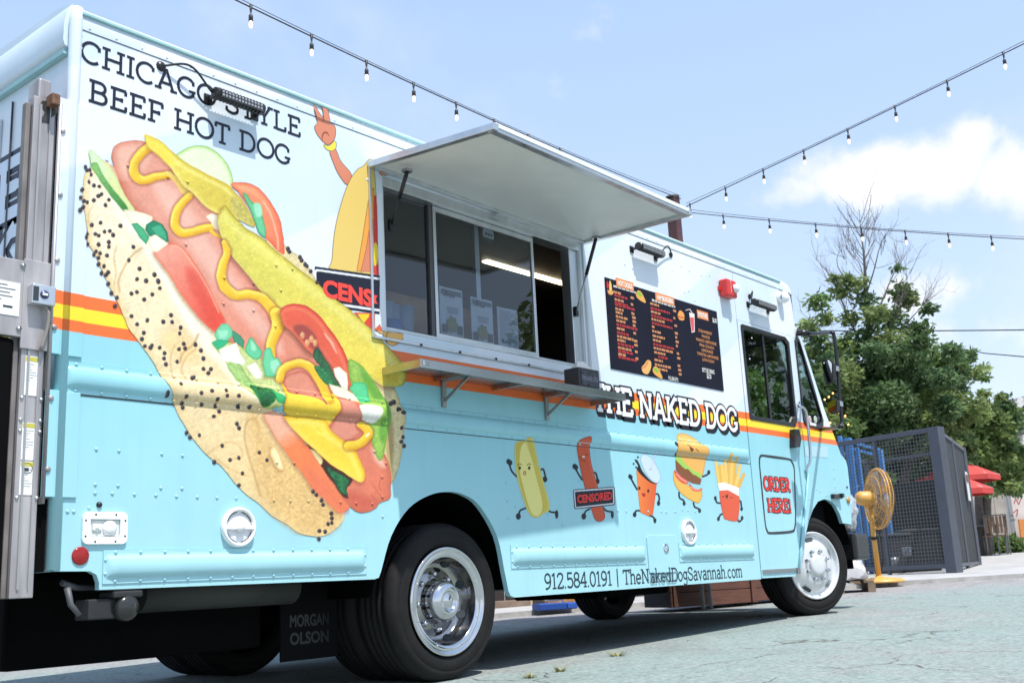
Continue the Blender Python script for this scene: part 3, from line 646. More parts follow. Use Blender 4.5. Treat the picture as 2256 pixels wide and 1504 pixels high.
# rounded front cap of the roof and the visor over the windscreen
b = MB(); caps = [(4.10, 1.0, 0), (4.17, .985, .004), (4.235, .93, .012), (4.275, .82, .03), (4.300, .5, .05), (4.315, .0, .06)]
b.add([(x+(.22*math.sin(PI*y/W_)**.5 if 0 < y < W_ else 0)*min(1, i/3), y, 2.70+(z-2.70)*k) for i, (x, k, _) in enumerate(caps) for y, z in prof],
      [(i*n_+j, i*n_+j+1, (i+1)*n_+j+1, (i+1)*n_+j) for i in range(len(caps)-1) for j in range(n_-1)], True)
b.build('roof_front_cap', M_wrap, truck)
nose_y = [(.0, 0), (.10, .07), (.3, .15), (W_/2, .22), (W_-.3, .15), (W_-.10, .07), (W_, 0)]
def loft(pts):
    b = MB(); k = len(nose_y); b.add([(x+dx, y, z) for x, z in pts for y, dx in nose_y], [(i*k+j, i*k+j+1, (i+1)*k+j+1, (i+1)*k+j) for i in range(len(pts)-1) for j in range(k-1)], True); return b
loft([(4.313, 2.70), (4.315, 2.43), (4.41, 2.365)]).build('windscreen_visor', M_wrap, truck)
loft([(4.412, 2.362), (4.56, 2.07), (4.735, 1.738)]).build('windscreen', M_clear, truck)
loft([(4.735, 1.736), (4.97, 1.376), (5.062, 1.325), (5.08, 1.27), (5.078, 1.04), (5.03, .775)]).build('bonnet', M_wrap, truck)
MB().bar((4.585, .32, 2.355), (4.905, .32, 1.745), .045, .07, (0, 1, 0)).build('windscreen_pillar', mat('pale_grey_paint', (.5, .53, .58), .4), truck, .006)
MB().box((-2.075, -.010, 2.770), (4.12, .012, 2.785)).build('roof_gutter', M_teal, truck, .003)
b = MB()
b.box((-2.07, -.0022, 2.704), (4.28, .002, 2.7075)); b.box((-2.02, -.0022, 1.2085), (3.284, .004, 1.2135))
b.build('panel_seam', M_gap, truck)
# rear corner post and rolled header
b = MB(); b.tube([(-2.092, .012, .565), (-2.092, .012, 2.74), (-2.085, .02, 2.80)], [.026, .026, .024], 14)
b.build('corner_post', M_wrap, truck)
b = MB(); hp = [(-2.10, 2.625), (-2.126, 2.632), (-2.134, 2.655), (-2.132, 2.73), (-2.122, 2.785), (-2.10, 2.822)]
b.add([(x, y, z) for y in (.03, W_-.03) for x, z in hp], [(j, j+1, 6+j+1, 6+j) for j in range(5)], True); b.add([(x, .03, z) for x, z in hp], [tuple(range(6))])
b.build('rear_header', M_wrap, truck)
MB().box((-2.125, .04, 2.60), (-2.102, W_-.04, 2.622)).build('rear_shadow_band', M_teal, truck)  # teal strip drawn in as the shadow band under the header
MB().box((-2.112, .60, .7), (-2.102, .64, 2.5)).build('door_jamb', M_alu, truck); MB().box((-2.110, .50, .7), (-2.1025, .505, 2.55)).build('rear_panel_seam', M_gap, truck)
sign_mesh([([[[*p] for p in L] for L in text_polys('E', -.44, -.12, 2.02, .25, .062, grow=.035)], (22, 26, 50), 0), ], 'rear_letter', truck, y=0).hide_render = True
def rear_letter(ch, y0, y1, z0, h):
    V, F, Cc = [], [], []
    for grow, col, k in ((.05, (20, 26, 55), .002), (0, (205, 220, 240), .004)):
        for L in text_polys(ch, -y0, -y1, z0, h, .055, grow=grow):
            v, f = union(L); k0 = len(V); V += [(-2.10-k, -x, z) for x, z in v]; F += [tuple(k0+i for i in t) for t in f]; Cc += [lin(col)*.8]*len(v)
    return raw('rear_lettering', V, F, M_print, truck, cols=Cc)
bpy.data.objects.remove(bpy.data.objects['rear_letter'])
rear_letter('E', .62, .335, 2.03, .25); rear_letter('K', .68, .37, 1.74, .24)

# rub rails: pressed ribs with a flange, standing out from the side
for x0, x1, z0, z1 in RAILS:
    xs_ = np.unique(np.concatenate([np.linspace(x0+.0005, x0+.065, 14), np.linspace(x0+.065, x1-.065, 10), np.linspace(x1-.065, x1-.0005, 14)]))
    zs_ = np.concatenate([[z0+.0005, z0+.012], np.linspace((z0+z1)/2-.041, (z0+z1)/2+.041, 19), [z1-.012, z1-.0005]])
    X, Zz = np.meshgrid(xs_, zs_); Hh = rail_h(X, Zz); nx = len(xs_)
    V = np.stack([X.ravel(), -Hh.ravel(), Zz.ravel()], 1).tolist(); F = [(i*nx+j, i*nx+j+1, (i+1)*nx+j+1, (i+1)*nx+j) for i in range(len(zs_)-1) for j in range(nx-1)]
    b = MB(); b.add(V, F, True)
    ring = [(x0, z0), (x1, z0), (x1, z1), (x0, z1)]
    b.add([(x, -.004, z) for x, z in ring]+[(x, .0, z) for x, z in ring], [(0, 1, 5, 4), (1, 2, 6, 5), (2, 3, 7, 6), (3, 0, 4, 7)])
    b.build('rub_rail', M_wrap, truck)
# rivets
b = MB()
RIV = []
def rivet(x, z, r=.0075): RIV.append((x, z, r))
def rivet_shape(b, x, z, r): b.dome((x, -float(rail_h(x, z))-.0005, z), (0, -1, 0), r, .0045, 7)
for x in np.arange(-2.04, 4.2, .118): rivet(x, 2.722)
for x0, x1, z0, z1 in RAILS:
    for x in np.arange(x0+.05, x1-.03, .105): rivet(x, z1-.010); rivet(x, z0+.010)
    for zz in (.3, .7): rivet(x0+.010, z0+(z1-z0)*zz); rivet(x1-.010, z0+(z1-z0)*zz)
for k, pts in (('z3', [(528, 222), (652, 231), (887, 248), (1001, 257), (522, 415), (647, 421), (882, 434), (998, 437), (521, 462), (616, 464), (737, 469), (855, 474), (968, 480), (1082, 484), (1190, 487), (1295, 490), (488, 543), (370, 563), (404, 563), (330, 602), (323, 743), (320, 853)]),
               ('B', [(1280, 1160), (1385, 1165), (1500, 1165), (1705, 1173), (1805, 1180), (1907, 1185), (1995, 925), (1970, 1012), (1972, 1140), (1920, 850), (1300, 920), (1410, 925), (1975, 1265)]),
               ('A', [(730, 350), (605, 320), (720, 748), (1295, 880), (1398, 905), (1325, 1040), (1150, 998), (1150, 1167), (1290, 1268), (965, 960), (960, 1125), (218, 210), (350, 247), (1875, 335)]),
               ('r2', [(95, 540), (103, 690), (110, 830), (350, 385), (700, 520), (1020, 770), (1090, 772), (1270, 775), (1380, 775), (1420, 780), (1495, 778), (1555, 760), (1600, 765), (1660, 775), (560, 890), (170, 740), (440, 800)]),
               ('r1', [(315, 270), (370, 297), (655, 310), (720, 280), (780, 315), (865, 350), (925, 350), (745, 468), (775, 460), (1250, 575), (1245, 660), (1230, 800), (1215, 950), (1200, 1090), (1180, 1230), (820, 530)]),
               ('m4', [(150, 1100), (180, 1115), (210, 1120), (240, 1135), (262, 1150), (300, 1175), (350, 1000), (355, 1060), (360, 1120), (190, 1200), (160, 1240), (150, 1290), (140, 1350)]),
               ('z1', [(595, 790), (550, 655), (560, 505), (570, 340), (572, 250)])):
    for u, v in px(k, pts): rivet(*S(u, v), .0078)
rivets_plain = b
# stepped mounting plates of the tail lift on the rear corner
def step_plate(z0, z1):
    b = MB(); b.box((-2.158, -.016, z0), (-2.116, .01, z1)); b.box((-2.116, -.009, z0), (-2.022, -.0003, z1)); p = b.build('mounting_plate', M_wrap, truck, .002)
    for z in np.arange(z0+.10, z1, .262): MB().lathe([(.011, 0), (.011, .004), (.006, .008), (.0001, .008)], (-2.142, -.016, z), (0, -1, 0), 10).build('bolt', M_alu_dull, p)
step_plate(1.354, 2.378); step_plate(.824, 1.218)

# ------------------------------------------------------------------ serving hatch, window and shelf
HL, HR = np.array([-.515, -.012, 2.552]), np.array([1.305, -.012, 2.530]); OL, OR = np.array([-.515, -.855, 2.490]), np.array([1.31, -.795, 2.522])
b = MB(); up = np.array([0, 0, .018]); q = [HL, HR, OR, OL]; b.add([p+up for p in q]+[p-up*.2 for p in q], [(0, 1, 2, 3), (7, 6, 5, 4), (0, 4, 5, 1), (1, 5, 6, 2), (2, 6, 7, 3), (3, 7, 4, 0)])
hatch = b.build('serving_hatch', mat('hatch_underside_paint', (.72, .735, .71), .5, noise=.06, nscale=5), truck)
for p, q, w in ((OL, OR, .05), (HL, OL, .045), (HR, OR, .045), (HL, HR, .05)):
    d = (q-p)/np.linalg.norm(q-p)
    ins = np.array([.0, .025, 0]) if w == .05 and p is OL else np.array([0., 0, 0])
    MB().bar(p+ins-up*.3-d*.004, q+ins-up*.3+d*.004, w*.8, .034).build('hatch_frame', M_alu, hatch, .003)
tri = MB()
for a, c in (((-.520, -.006, 2.557), (-.520, -.006, 1.645)), ((1.300, -.006, 2.535), (1.300, -.006, 1.648)), ((-.520, -.006, 1.650), (1.300, -.006, 1.650))):
    tri.bar(a, c, .014, .016, (0, 1, 0))
trim = tri.build('hatch_trim', M_alu, truck, .002)
for u, v in px('z7', [(522, 715), (833, 772), (1122, 828), (1385, 880)]):
    x, z = S(u, v); MB().dome((x, -.016, 1.650), (0, -1, 0), .008, .006).build('screw', M_gap, trim)
wf = MB()
for x0, x1, z0, z1, y0, y1 in ((-.424, 1.271, 2.46, 2.514, .0, .09), (-.424, 1.271, 1.701, 1.716, .0, .09), (-.424, -.408, 1.716, 2.46, .01, .09), (1.185, 1.271, 1.716, 2.46, .02, .09)):
    wf.box((x0, y0, z0), (x1, y1, z1))
win = wf.build('window_frame', M_alu, truck, .003)
MB().box((-.055, .035, 1.717), (-.028, .075, 2.459)).build('mullion', mat('bronze_mullion', (.10, .095, .10), .4, .5), win, .002)
def pane(x0, x1, y, m_=.022, nm='sliding_pane'):
    f = MB(); f.box((x0, y-.01, 1.717), (x0+m_, y+.01, 2.458)); f.box((x1-m_, y-.01, 1.717), (x1, y+.01, 2.458)); f.box((x0+m_, y-.01, 1.717), (x1-m_, y+.01, 1.717+.03)); f.box((x0+m_, y-.01, 2.43), (x1-m_, y+.01, 2.458))
    o = f.build(nm, M_alu, win, .002); MB().box((x0+m_, y-.002, 1.747), (x1-m_, y+.002, 2.43)).build('glass_pane', M_glass, o); return o
MB().box((-.408, .052, 1.717), (-.055, .056, 2.459)).build('glass_pane', M_glass, win)
pane(-.026, .84, .040)
MB().box((.350, .066, 1.717), (.386, .086, 2.459)).build('mullion', M_alu, win, .002)
# gas struts
for (t_, bt) in (((897, 378), (862, 496)), ((1313, 525), (1270, 686))):
    p = on(*t_, 2, 2.495); q = on(*bt, 1, .005); mid = p+(q-p)*.5
    o = MB().tube([p, mid], .011, 8).build('gas_strut', M_blackg, truck); MB().tube([mid, q], .006, 8).build('piston_rod', M_steel if t_[0] > 1000 else M_blackg, o)
    MB().box(tuple(q-np.array([.014, .006, .03])), tuple(q+np.array([.014, .012, .03]))).build('strut_bracket', M_blackg, o); MB().box(tuple(p-np.array([.02, .02, .004])), tuple(p+np.array([.02, .02, .012]))).build('strut_bracket', M_steel, o)
MB().box((.42, -.05, 2.484), (.52, -.02, 2.496)).build('hatch_latch', M_alu, hatch)
# shelf
sh = MB(); sh.box((-.457, -.268, 1.492), (1.272, -.003, 1.502)); sh.box((-.457, -.272, 1.460), (1.272, -.266, 1.503)); sh.box((-.459, -.27, 1.462), (-.454, -.004, 1.502)); sh.box((1.270, -.27, 1.462), (1.275, -.004, 1.502))
shelf = sh.build('serving_shelf', M_steel, truck, .0015, 1)
for x in (-.03, .835):
    bk = MB(); bk.box((x-.014, -.016, 1.342), (x+.014, -.001, 1.490)); bk.box((x-.014, -.235, 1.475), (x+.014, -.016, 1.490)); bk.bar((x, -.012, 1.372), (x, -.19, 1.480), .016, .010, (1, 0, 0)); bk.build('shelf_bracket', mat('bracket_steel', (.35, .34, .33), .4, .8, noise=.2), shelf, .001)
for x in (.36, -.10, .80): MB().box((x, -.262, 1.470), (x+.02, -.01, 1.491)).build('shelf_rib', M_steel, shelf)
x0, z0 = S(*px('z7', [(535, 850)])[0]); MB().box((-.448, -.2745, 1.472), (-.40, -.2722, 1.495)).build('maker_plate', mat('plate_grey', (.32, .33, .34), .4), shelf)
# kitchen inside
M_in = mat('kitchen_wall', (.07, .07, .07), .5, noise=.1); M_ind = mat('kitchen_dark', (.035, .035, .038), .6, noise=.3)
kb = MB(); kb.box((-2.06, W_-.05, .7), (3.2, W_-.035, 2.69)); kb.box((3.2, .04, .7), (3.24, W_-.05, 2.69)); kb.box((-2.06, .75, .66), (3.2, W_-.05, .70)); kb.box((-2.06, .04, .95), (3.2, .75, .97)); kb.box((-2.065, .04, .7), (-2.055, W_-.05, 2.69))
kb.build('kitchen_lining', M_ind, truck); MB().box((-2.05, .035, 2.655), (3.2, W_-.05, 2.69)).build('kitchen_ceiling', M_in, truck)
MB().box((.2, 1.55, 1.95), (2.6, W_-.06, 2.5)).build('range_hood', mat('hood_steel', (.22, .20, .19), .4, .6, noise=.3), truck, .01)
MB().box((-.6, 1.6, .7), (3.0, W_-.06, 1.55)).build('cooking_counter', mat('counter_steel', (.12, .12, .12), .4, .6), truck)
pa, pb = on(1072, 577, 1, .95), on(1248, 618, 1, .95)
lz = (pa[2]+pb[2])/2
lamp = MB().box((pa[0]-.5, .90, lz+.02), (pb[0]+.1, 1.00, lz+.06)).build('ceiling_lamp', M_white, truck)
MB().tube([(pa[0]-.02, .95, lz), (pb[0]+.05, .95, lz)], .030, 10).build('lamp_tube', mat('lit_lamp_tube', (.9, .85, .7), .5, emit=(1.0, .80, .52), estr=5.0), lamp)
b = MB()
for i in range(5): b.lathe([(.0001, 0), (.035, 0), (.045, .26), (.0001, .26)], (-.36+i*.075, .22+.03*(i % 2), 1.66), (0, 0, 1), 14)
b.build('cup_stack', mat('pale_blue_cups', (.45, .55, .68), .4), truck)
b = MB(); b.lathe([(.0001, 0), (.06, 0), (.075, .12), (.05, .16), (.0001, .17)], (-.20, .20, 1.66), (0, 0, 1), 14); b.lathe([(.0001, 0), (.05, 0), (.06, .09), (.0001, .12)], (-.10, .24, 1.66), (0, 0, 1), 14); b.build('bag_bundle', mat('blue_bags', (.15, .28, .55), .4, noise=.3), truck)

# ------------------------------------------------------------------ cab door, glazing and fittings
def ring_plate(out, inn, y0, y1, nm, m_, par, bev=.003): return MB().plate(out, y0, y1, [inn]).build(nm, m_, par, bev)
def inset(P, d):
    c = np.mean(np.asarray(P), 0); return [tuple(c+(np.asarray(p)-c)*(1-d/np.linalg.norm(np.asarray(p)-c))) for p in P]
ring_plate(inset(dwin, -.018), inset(dwin, .03), -.010, .02, 'window_seal', M_blackg, dr)
MB().plate(inset(dwin, .03), .012, .016).build('door_glass', M_clear, dr)
MB().box((3.70, .004, 1.57), (3.73, .02, 2.27)).build('window_divider', M_blackg, dr)
q_o = MB().plate(inset(qwin, -.022), -.010, .012, [inset(qwin, .022)]).build('quarter_window', M_blackg, truck, .004)
MB().plate(inset(qwin, .022), .002, .006).build('glass_pane', M_clear, q_o)
MB().box((4.3, W_-.02, .9), (4.33, W_-.018, 1.0)).build('far_fitting', M_black, truck)
# cab interior
cb = MB(); cb.box((3.24, .76, .70), (4.7, W_-.05, .74)); cb.box((3.24, .05, 1.08), (4.7, .76, 1.10)); cb.box((4.35, .10, .75), (4.72, W_-.1, 1.50)); ci = cb.build('dashboard', M_under, truck, .02)
st = MB(); st.box((3.35, .35, .74), (3.85, .85, 1.25)); st.box((3.32, .35, 1.25), (3.46, .85, 1.85)); st.box((3.35, 1.3, .74), (3.85, 1.8, 1.25)); st.box((3.32, 1.3, 1.25), (3.46, 1.8, 1.95)); st.build('cab_seat', M_black, truck, .04)
MB().lathe([(.20, 0), (.215, .015), (.20, .03), (.185, .015), (.20, 0)], (4.18, 1.55, 1.62), (-.8, 0, .6), 24).build('steering_wheel', M_black, truck)
MB().box((3.3, .05, 2.62), (4.3, W_-.05, 2.66)).build('cab_ceiling', M_ind, truck); MB().box((4.10, .10, 2.12), (4.16, W_-.1, 2.62)).build('cab_darkening_panel', M_ind, truck, .01)  # wide dark panel added behind the windscreen to darken the view into the cab
# door furniture
hb = MB(); hz = [on(u, v, 1, -.05) for u, v in px('m4', [(92, 735), (120, 735), (136, 800), (128, 855), (92, 858)])]
hb.plate([(p[0], p[2]) for p in hz], -.055, -.004); hb.build('door_handle', M_blackg, dr, .006)
gp = [on(u, v, 1, y) for (u, v), y in zip(px('m4', [(118, 560), (125, 585), (165, 612), (182, 740), (196, 935), (172, 990), (170, 1025)]), (-.004, -.045, -.06, -.06, -.06, -.03, -.004))]
MB().tube(spline(gp, False, 4), .012, 8).build('grab_rail', M_chrome, truck)
b = MB(); b.box((3.305, -.014, .405), (3.90, -.0045, .432)); b.box((3.86, -.022, .388), (3.905, -.0045, .436)); b.build('door_step_strip', M_steel, dr, .002)
b = MB(); p0 = (4.045, 0, .80)
b.tube([(3.905, -.01, .425), (3.985, -.01, .60), (4.06, -.01, .78), (4.18, -.01, 1.0), (4.24, -.01, 1.17)], .010, 6); b.build('fender_edging', M_wrap, truck)
# mirror on its arm
ma_pts = [on(u, v, 1, y) for (u, v), y in zip(px('m4', [(105, 95), (190, 105), (325, 98), (352, 120), (375, 320), (392, 560), (405, 700), (385, 722), (270, 740)]), (-.005, -.10, -.42, -.46, -.46, -.46, -.46, -.44, -.004))]
arm = MB().tube(spline(ma_pts, False, 5), .015, 8).build('mirror_arm', M_blackg, truck)
MB().tube([ma_pts[0], ma_pts[1]], [.03, .026], 10).build('arm_sleeve', M_blackg, arm)
def mirror_head(pts, y, nm):
    c0_ = sum(on(u, v, 1, y) for u, v in px('m4', pts))/len(pts); nm_ = np.array([-.96, .16, -.2])
    def mp_(u, v): d = ray(u, v); return CAM+d*float(((c0_-CAM) @ nm_)/(d @ nm_))
    P = [mp_(u, v) for u, v in px('m4', pts)]; Q = [c0_+(p-c0_)*.8+np.array([.09, .0, .0]) for p in P]
    c = sum(P)/len(P); n = len(P); b = MB(); b.add(P+Q, [tuple(range(n)), tuple(range(2*n-1, n-1, -1))]+[(i, (i+1) % n, n+(i+1) % n, n+i) for i in range(n)]); o = b.build(nm, M_black, truck, .012, 2)
    R = [c+(p-c)*.84+nm_*.004 for p in P]; b = MB(); b.add(R, [tuple(range(n))]); b.build('mirror_glass', mat('mirror_silver', (.07, .09, .09) if nm == 'spot_mirror' else (.72, .75, .78), .03, 1.0), o); return o  # spot mirror: its dark reflection is put into the glass colour
mirror_head([(268, 285), (322, 262), (345, 290), (345, 428), (300, 448), (290, 430)], -.44, 'wing_mirror')
mirror_head([(305, 545), (335, 525), (372, 535), (370, 630), (330, 640), (308, 620)], -.44, 'spot_mirror')
for u, v in px('m4', [(362, 338), (388, 570)]):
    p = on(u, v, 1, -.46); MB().box(tuple(p-np.array([.03, .02, .02])), tuple(p+np.array([.03, .02, .02]))).build('mirror_clamp', M_alu, arm, .004)
# three work lights over the side
def light_bar(x0, x1, z, cable_to, wire_side):
    b = MB(); yc = -.058; b.tube([(x0, yc, z), (x1, yc, z)], .027, 12); o = b.build('work_light', M_blackg, truck)
    f = MB()
    for x in np.arange(x0+.02, x1-.015, .018): f.lathe([(.024, -.002), (.0295, -.002), (.0295, .002), (.024, .002)], (x, yc, z), (1, 0, 0), 12)
    f.build('cooling_fin', M_blackg, o)
    l = MB(); l.box((x0+.015, yc-.034, z-.022), (x1-.015, yc-.026, z+.012)); l.build('lens', mat('smoked_led_lens', (.03, .03, .033), .2), o)
    k = MB()
    for x in np.arange(x0+.024, x1-.02, .017):
        for dz in (-.014, .002): k.box((x-.005, yc-.0352, z+dz-.004), (x+.005, yc-.0338, z+dz+.006))
    tag(k.build('led_cell', mat('grey_led_cell', (.30, .31, .32), .25), o), kind='stuff')
    for x in (x0+.004, x1-.004): k = MB(); k.box((x-.006, yc-.01, z-.02), (x+.006, -.002, z-.005)); k.box((x-.02, -.008, z-.035), (x+.02, -.0005, z+.01)); k.build('bracket', M_blackg, o)
    cx, cz = cable_to; g = MB(); g.dome((cx, -.001, cz), (0, -1, 0), .024, .012, 12); g.build('cable_gland', M_blackg, o)
    e = x0 if wire_side < 0 else x1; mid = (np.array([e, yc+.02, z])+np.array([cx, -.01, cz]))/2+np.array([0, -.02, .06])
    MB().tube(spline([(cx, -.01, cz), tuple(mid), (e, yc+.02, z+.01)], False, 8), .005, 6).build('cable', M_black, o); return o
def barspan(k, a, c, y=-.058): P, Q = on(*px(k, [a])[0], 1, y), on(*px(k, [c])[0], 1, y); return P[0], Q[0], (P[2]+Q[2])/2
x0, x1, z = barspan('z1', (1512, 665), (1850, 765)); light_bar(x0, x1, z, S(*px('z1', [(1135, 470)])[0]), -1)
x0, x1, z = barspan('r1', (410, 140), (585, 195)); light_bar(x0, x1, z, S(*px('r1', [(645, 200)])[0]), 1)
x0, x1, z = barspan('r3', (345, 365), (495, 400)); light_bar(x0, x1, z, S(*px('r3', [(310, 318)])[0]), -1)
# fire alarm strobe
fx, fz = 3.05, 2.462
fa = MB().box((fx, -.075, fz), (fx+.15, -.001, fz+.135)).build('fire_strobe', M_red, truck, .012)
MB().lathe([(.035, 0), (.033, .02), (.02, .032), (.0001, .036)], (fx+.115, -.072, fz+.07), (.25, -1, 0), 14).build('strobe_lens', mat('clear_strobe_lens', (.75, .76, .78), .1), fa)
MB().box((fx-.02, -.02, fz+.05), (fx, -.001, fz+.08)).build('strobe_ear', M_red, fa)
V, F, Cc = [], [], []
for i, ch in enumerate('FIRE'):
    tv, tf = type_polys(ch, .018, .01); k = len(V); V += [(fx+.055+x, -.0765, fz+.105-.024*i+z) for x, z in tv]; F += [tuple(k+j for j in t) for t in tf]; Cc += [(.8, .8, .8)]*len(tv)
raw('strobe_lettering', V, F, M_print, fa, cols=Cc)
# camera eye near the front
cx, cz = S(*px('r3', [(535, 330)])[0]); ce = MB().lathe([(.05, 0), (.05, .05), (.04, .07), (.0001, .07)], (cx, -.001, cz), (0, -1, 0), 18).build('side_camera', M_whitep, truck)
MB().lathe([(.03, 0), (.0001, .006)], (cx-.03, -.055, cz-.005), (-.6, -1, -.2), 14).build('camera_lens', M_blackg, ce)
# round loudspeakers
def speaker(x, z, r):
    o = MB().lathe([(r, 0), (r, .012), (r*.96, .022), (r*.86, .024), (r*.80, .014), (r*.80, .004)], (x, -.001, z), (0, -1, 0), 36).build('loudspeaker', M_whitep, truck)
    MB().lathe([(r*.80, .009), (r*.6, .012), (r*.3, .014), (.0001, .015)], (x, -.001, z), (0, -1, 0), 28).build('speaker_grille', mat('perforated_grille', (.74, .74, .77), .6, noise=.2, nscale=260), o)
    MB().box((x-r*.86, -.026, z-.011), (x+r*.86, -.014, z+.006)).build('speaker_bar', M_whitep, o, .003); MB().lathe([(r*.24, 0), (r*.22, .008), (.0001, .010)], (x, -.024, z-.002), (0, -1, 0), 18).build('speaker_badge', M_whitep, o)
    t = MB()
    for a0, a1 in ((20, 80), (100, 160), (200, 260), (280, 340)):
        pts = [(x+r*.76*math.cos(math.radians(a)), -.0145, z+r*.76*math.sin(math.radians(a))) for a in np.linspace(a0, a1, 9)]; t.tube(pts, .0016, 5)
    t.build('speaker_slot', M_gap, o)
speaker(-1.305, .720, .083); speaker(2.308, .704, .086)
# water inlet hatch, reflector, marker, fuel flap
b = MB(); rr = [(x, z) for cx, cz, a in ((-1.835, .676, -90), (-1.835, .752, 0), (-1.973, .752, 90), (-1.973, .676, 180)) for x, z in arc(cx, cz, .022, .022, a, a+90, 4)]
inn = [(-1.965, .682), (-1.965, .746), (-1.843, .746), (-1.843, .682)]
b.plate(rr, -.012, -.0005, [inn]); wi = b.build('water_inlet', M_whitep, truck, .003)
MB().box((-1.963, -.003, .684), (-1.845, -.001, .744)).build('inlet_recess', mat('inlet_recess_white', (.62, .64, .62), .5), wi)
MB().lathe([(.028, 0), (.028, .006), (.018, .014), (.0001, .014)], (-1.885, -.003, .714), (0, -1, 0), 20).build('inlet_cap', M_whitep, wi); b = MB(); b.box((-1.955, -.010, .705), (-1.918, -.003, .730)); b.lathe([(.014, 0), (.0001, .012)], (-1.937, -.006, .714), (0, -1, 0), 12); b.build('inlet_valve', mat('clear_valve', (.70, .74, .72), .2), wi, .002)
for x, z in ((-1.945, .764), (-1.863, .764), (-1.984, .742), (-1.824, .742), (-1.984, .684), (-1.824, .684), (-1.945, .664), (-1.863, .664)): MB().dome((x, -.0115, z), (0, -1, 0), .0045, .003, 8).build('inlet_screw', M_gap, wi)
rf = MB().lathe([(.033, 0), (.033, .005), (.029, .007), (.0001, .0075)], (-1.996, -.0005, .613), (0, -1, 0), 28).build('rear_reflector', M_redlens, truck)
MB().dome((-1.928, -.0005, .801), (0, -1, 0), .012, .012, 12).build('marker_dome', M_blackg, truck)
fl = MB(); fl.plate([(1.80, .455), (1.815, .447), (2.095, .447), (2.117, .456), (2.152, .665), (2.135, .685), (1.815, .685), (1.795, .67)], -.006, -.0006); fp = fl.build('fuel_flap', M_wrap, truck, .002)
MB().lathe([(.032, 0), (.030, .004), (.012, -.001), (.0001, .002)], (2.012, -.006, .600), (0, -1, 0), 20).build('flap_lock', M_chrome, fp)
MB().plate([(3.14, 2.33), (3.15, 2.33), (3.15, 2.34)], -.002, -.001).build('tiny_label', M_white, truck)
bpy.data.objects.remove(bpy.data.objects['tiny_label'])

# ------------------------------------------------------------------ wheels
AX = (0, -1, 0)
def tyre(c, par, r=.392):
    k = r/.392; pr = [(.262, -.03), (.272, -.006), (.285, .004), (.31, .008), (.335, .0085), (.338, .006), (.343, .006), (.346, .008), (.366, .001), (.381, -.014), (.390, -.034)]
    y = -.04
    for i in range(4): pr += [(.392, y), (.392, y-.026), (.381, y-.029), (.381, y-.037)]; y -= .04
    pr += [(.392, y), (.392, y-.02), (.384, y-.04), (.36, y-.055), (.30, y-.055), (.262, y-.03)]
    o = MB().lathe([(a*k if a > .3 else a, h) for a, h in pr], c, AX, 72).build('tyre', M_tyre, par)
    return o
M_palloy = mat('polished_white_wheel', (.70, .71, .72), .28, .35, noise=.1)
M_dish = mat('dark_reflection_chrome', (.36, .35, .34), .10, 1.0, noise=.35, nscale=14)  # dish chrome toned darker to stand for the dark reflections in it
def rear_wheel(x, y, z, side=1):
    c = (x, y, z)
    pr = [(.262, -.02), (.270, .0), (.270, .010), (.262, .016), (.254, .012), (.250, .004), (.240, .006), (.222, .005), (.216, -.004), (.210, -.05), (.198, -.088), (.180, -.104), (.165, -.102), (.160, -.096), (.118, -.094), (.110, -.09), (.106, -.085), (.104, -.035), (.098, -.008), (.084, .010), (.066, .017), (.052, .018), (.046, .012), (.044, .006), (.034, .006), (.028, .010), (.0001, .011)]
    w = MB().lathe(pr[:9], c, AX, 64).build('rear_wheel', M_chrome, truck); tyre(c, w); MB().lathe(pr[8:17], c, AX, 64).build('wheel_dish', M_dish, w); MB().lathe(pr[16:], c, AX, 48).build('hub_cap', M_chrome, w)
    for k in range(8):
        a = 2*PI*(k+.5)/8; MB().dome((x+.231*math.cos(a), y-.005, z+.231*math.sin(a)), AX, .007, .006, 8).build('rim_bolt', M_chrome, w)
        a = 2*PI*(k+.1)/8; MB().lathe([(.016, 0), (.015, .02), (.009, .032), (.0001, .034)], (x+.138*math.cos(a), y+.094, z+.138*math.sin(a)), AX, 10).build('lug_nut', M_chrome, w)
    for k in range(8):
        a = 2*PI*(k+.5)/8; n = np.array([-math.cos(a)*.85, -.5, -math.sin(a)*.85]); p = np.array([x+.199*math.cos(a), y+.080, z+.199*math.sin(a)])
        h = MB(); h.lathe([(.024, 0), (.022, .006), (.018, .004)], p, n, 14); h.lathe([(.018, .003), (.0001, .003)], p, n, 14, False)
        o = h.build('hand_hole', M_gap, w)
    return w
rear_wheel(0.0, .045, .362)
t2 = tyre((0, .33, .362), truck); t2.name = 'inner_tyre'
def front_wheel(x, y, z):
    c = (x, y, z)
    pr = [(.262, -.02), (.268, .0), (.268, .010), (.260, .015), (.252, .010), (.246, -.002), (.236, -.014), (.220, -.016), (.205, -.006), (.180, .012), (.150, .026), (.138, .030), (.092, .030), (.086, .034), (.082, .052), (.070, .060), (.050, .062), (.0001, .064)]
    w = MB().lathe(pr, c, AX, 64).build('front_wheel', M_palloy, truck); tyre(c, w)
    for k in range(8):
        a = 2*PI*(k+.55)/8; MB().lathe([(.016, 0), (.016, .012), (.013, .014), (.011, .030), (.0001, .032)], (x+.115*math.cos(a), y-.030, z+.115*math.sin(a)), AX, 8).build('lug_nut', M_chrome, w)
    for k in range(5):
        a0 = 2*PI*(k+.35)/5; b = MB(); P = []
        for s_, r_ in ((1, .222), (-1, .200)):
            for t in (np.linspace(-.20, .20, 7) if s_ > 0 else np.linspace(.17, -.17, 7)): P.append((x+r_*math.cos(a0+t), y-(.0125 if r_ < .21 else -.009)+.0, z+r_*math.sin(a0+t)))
        b.add(P, [tuple(range(len(P)))]); b.build('hand_hole', M_gap, w)
    return w
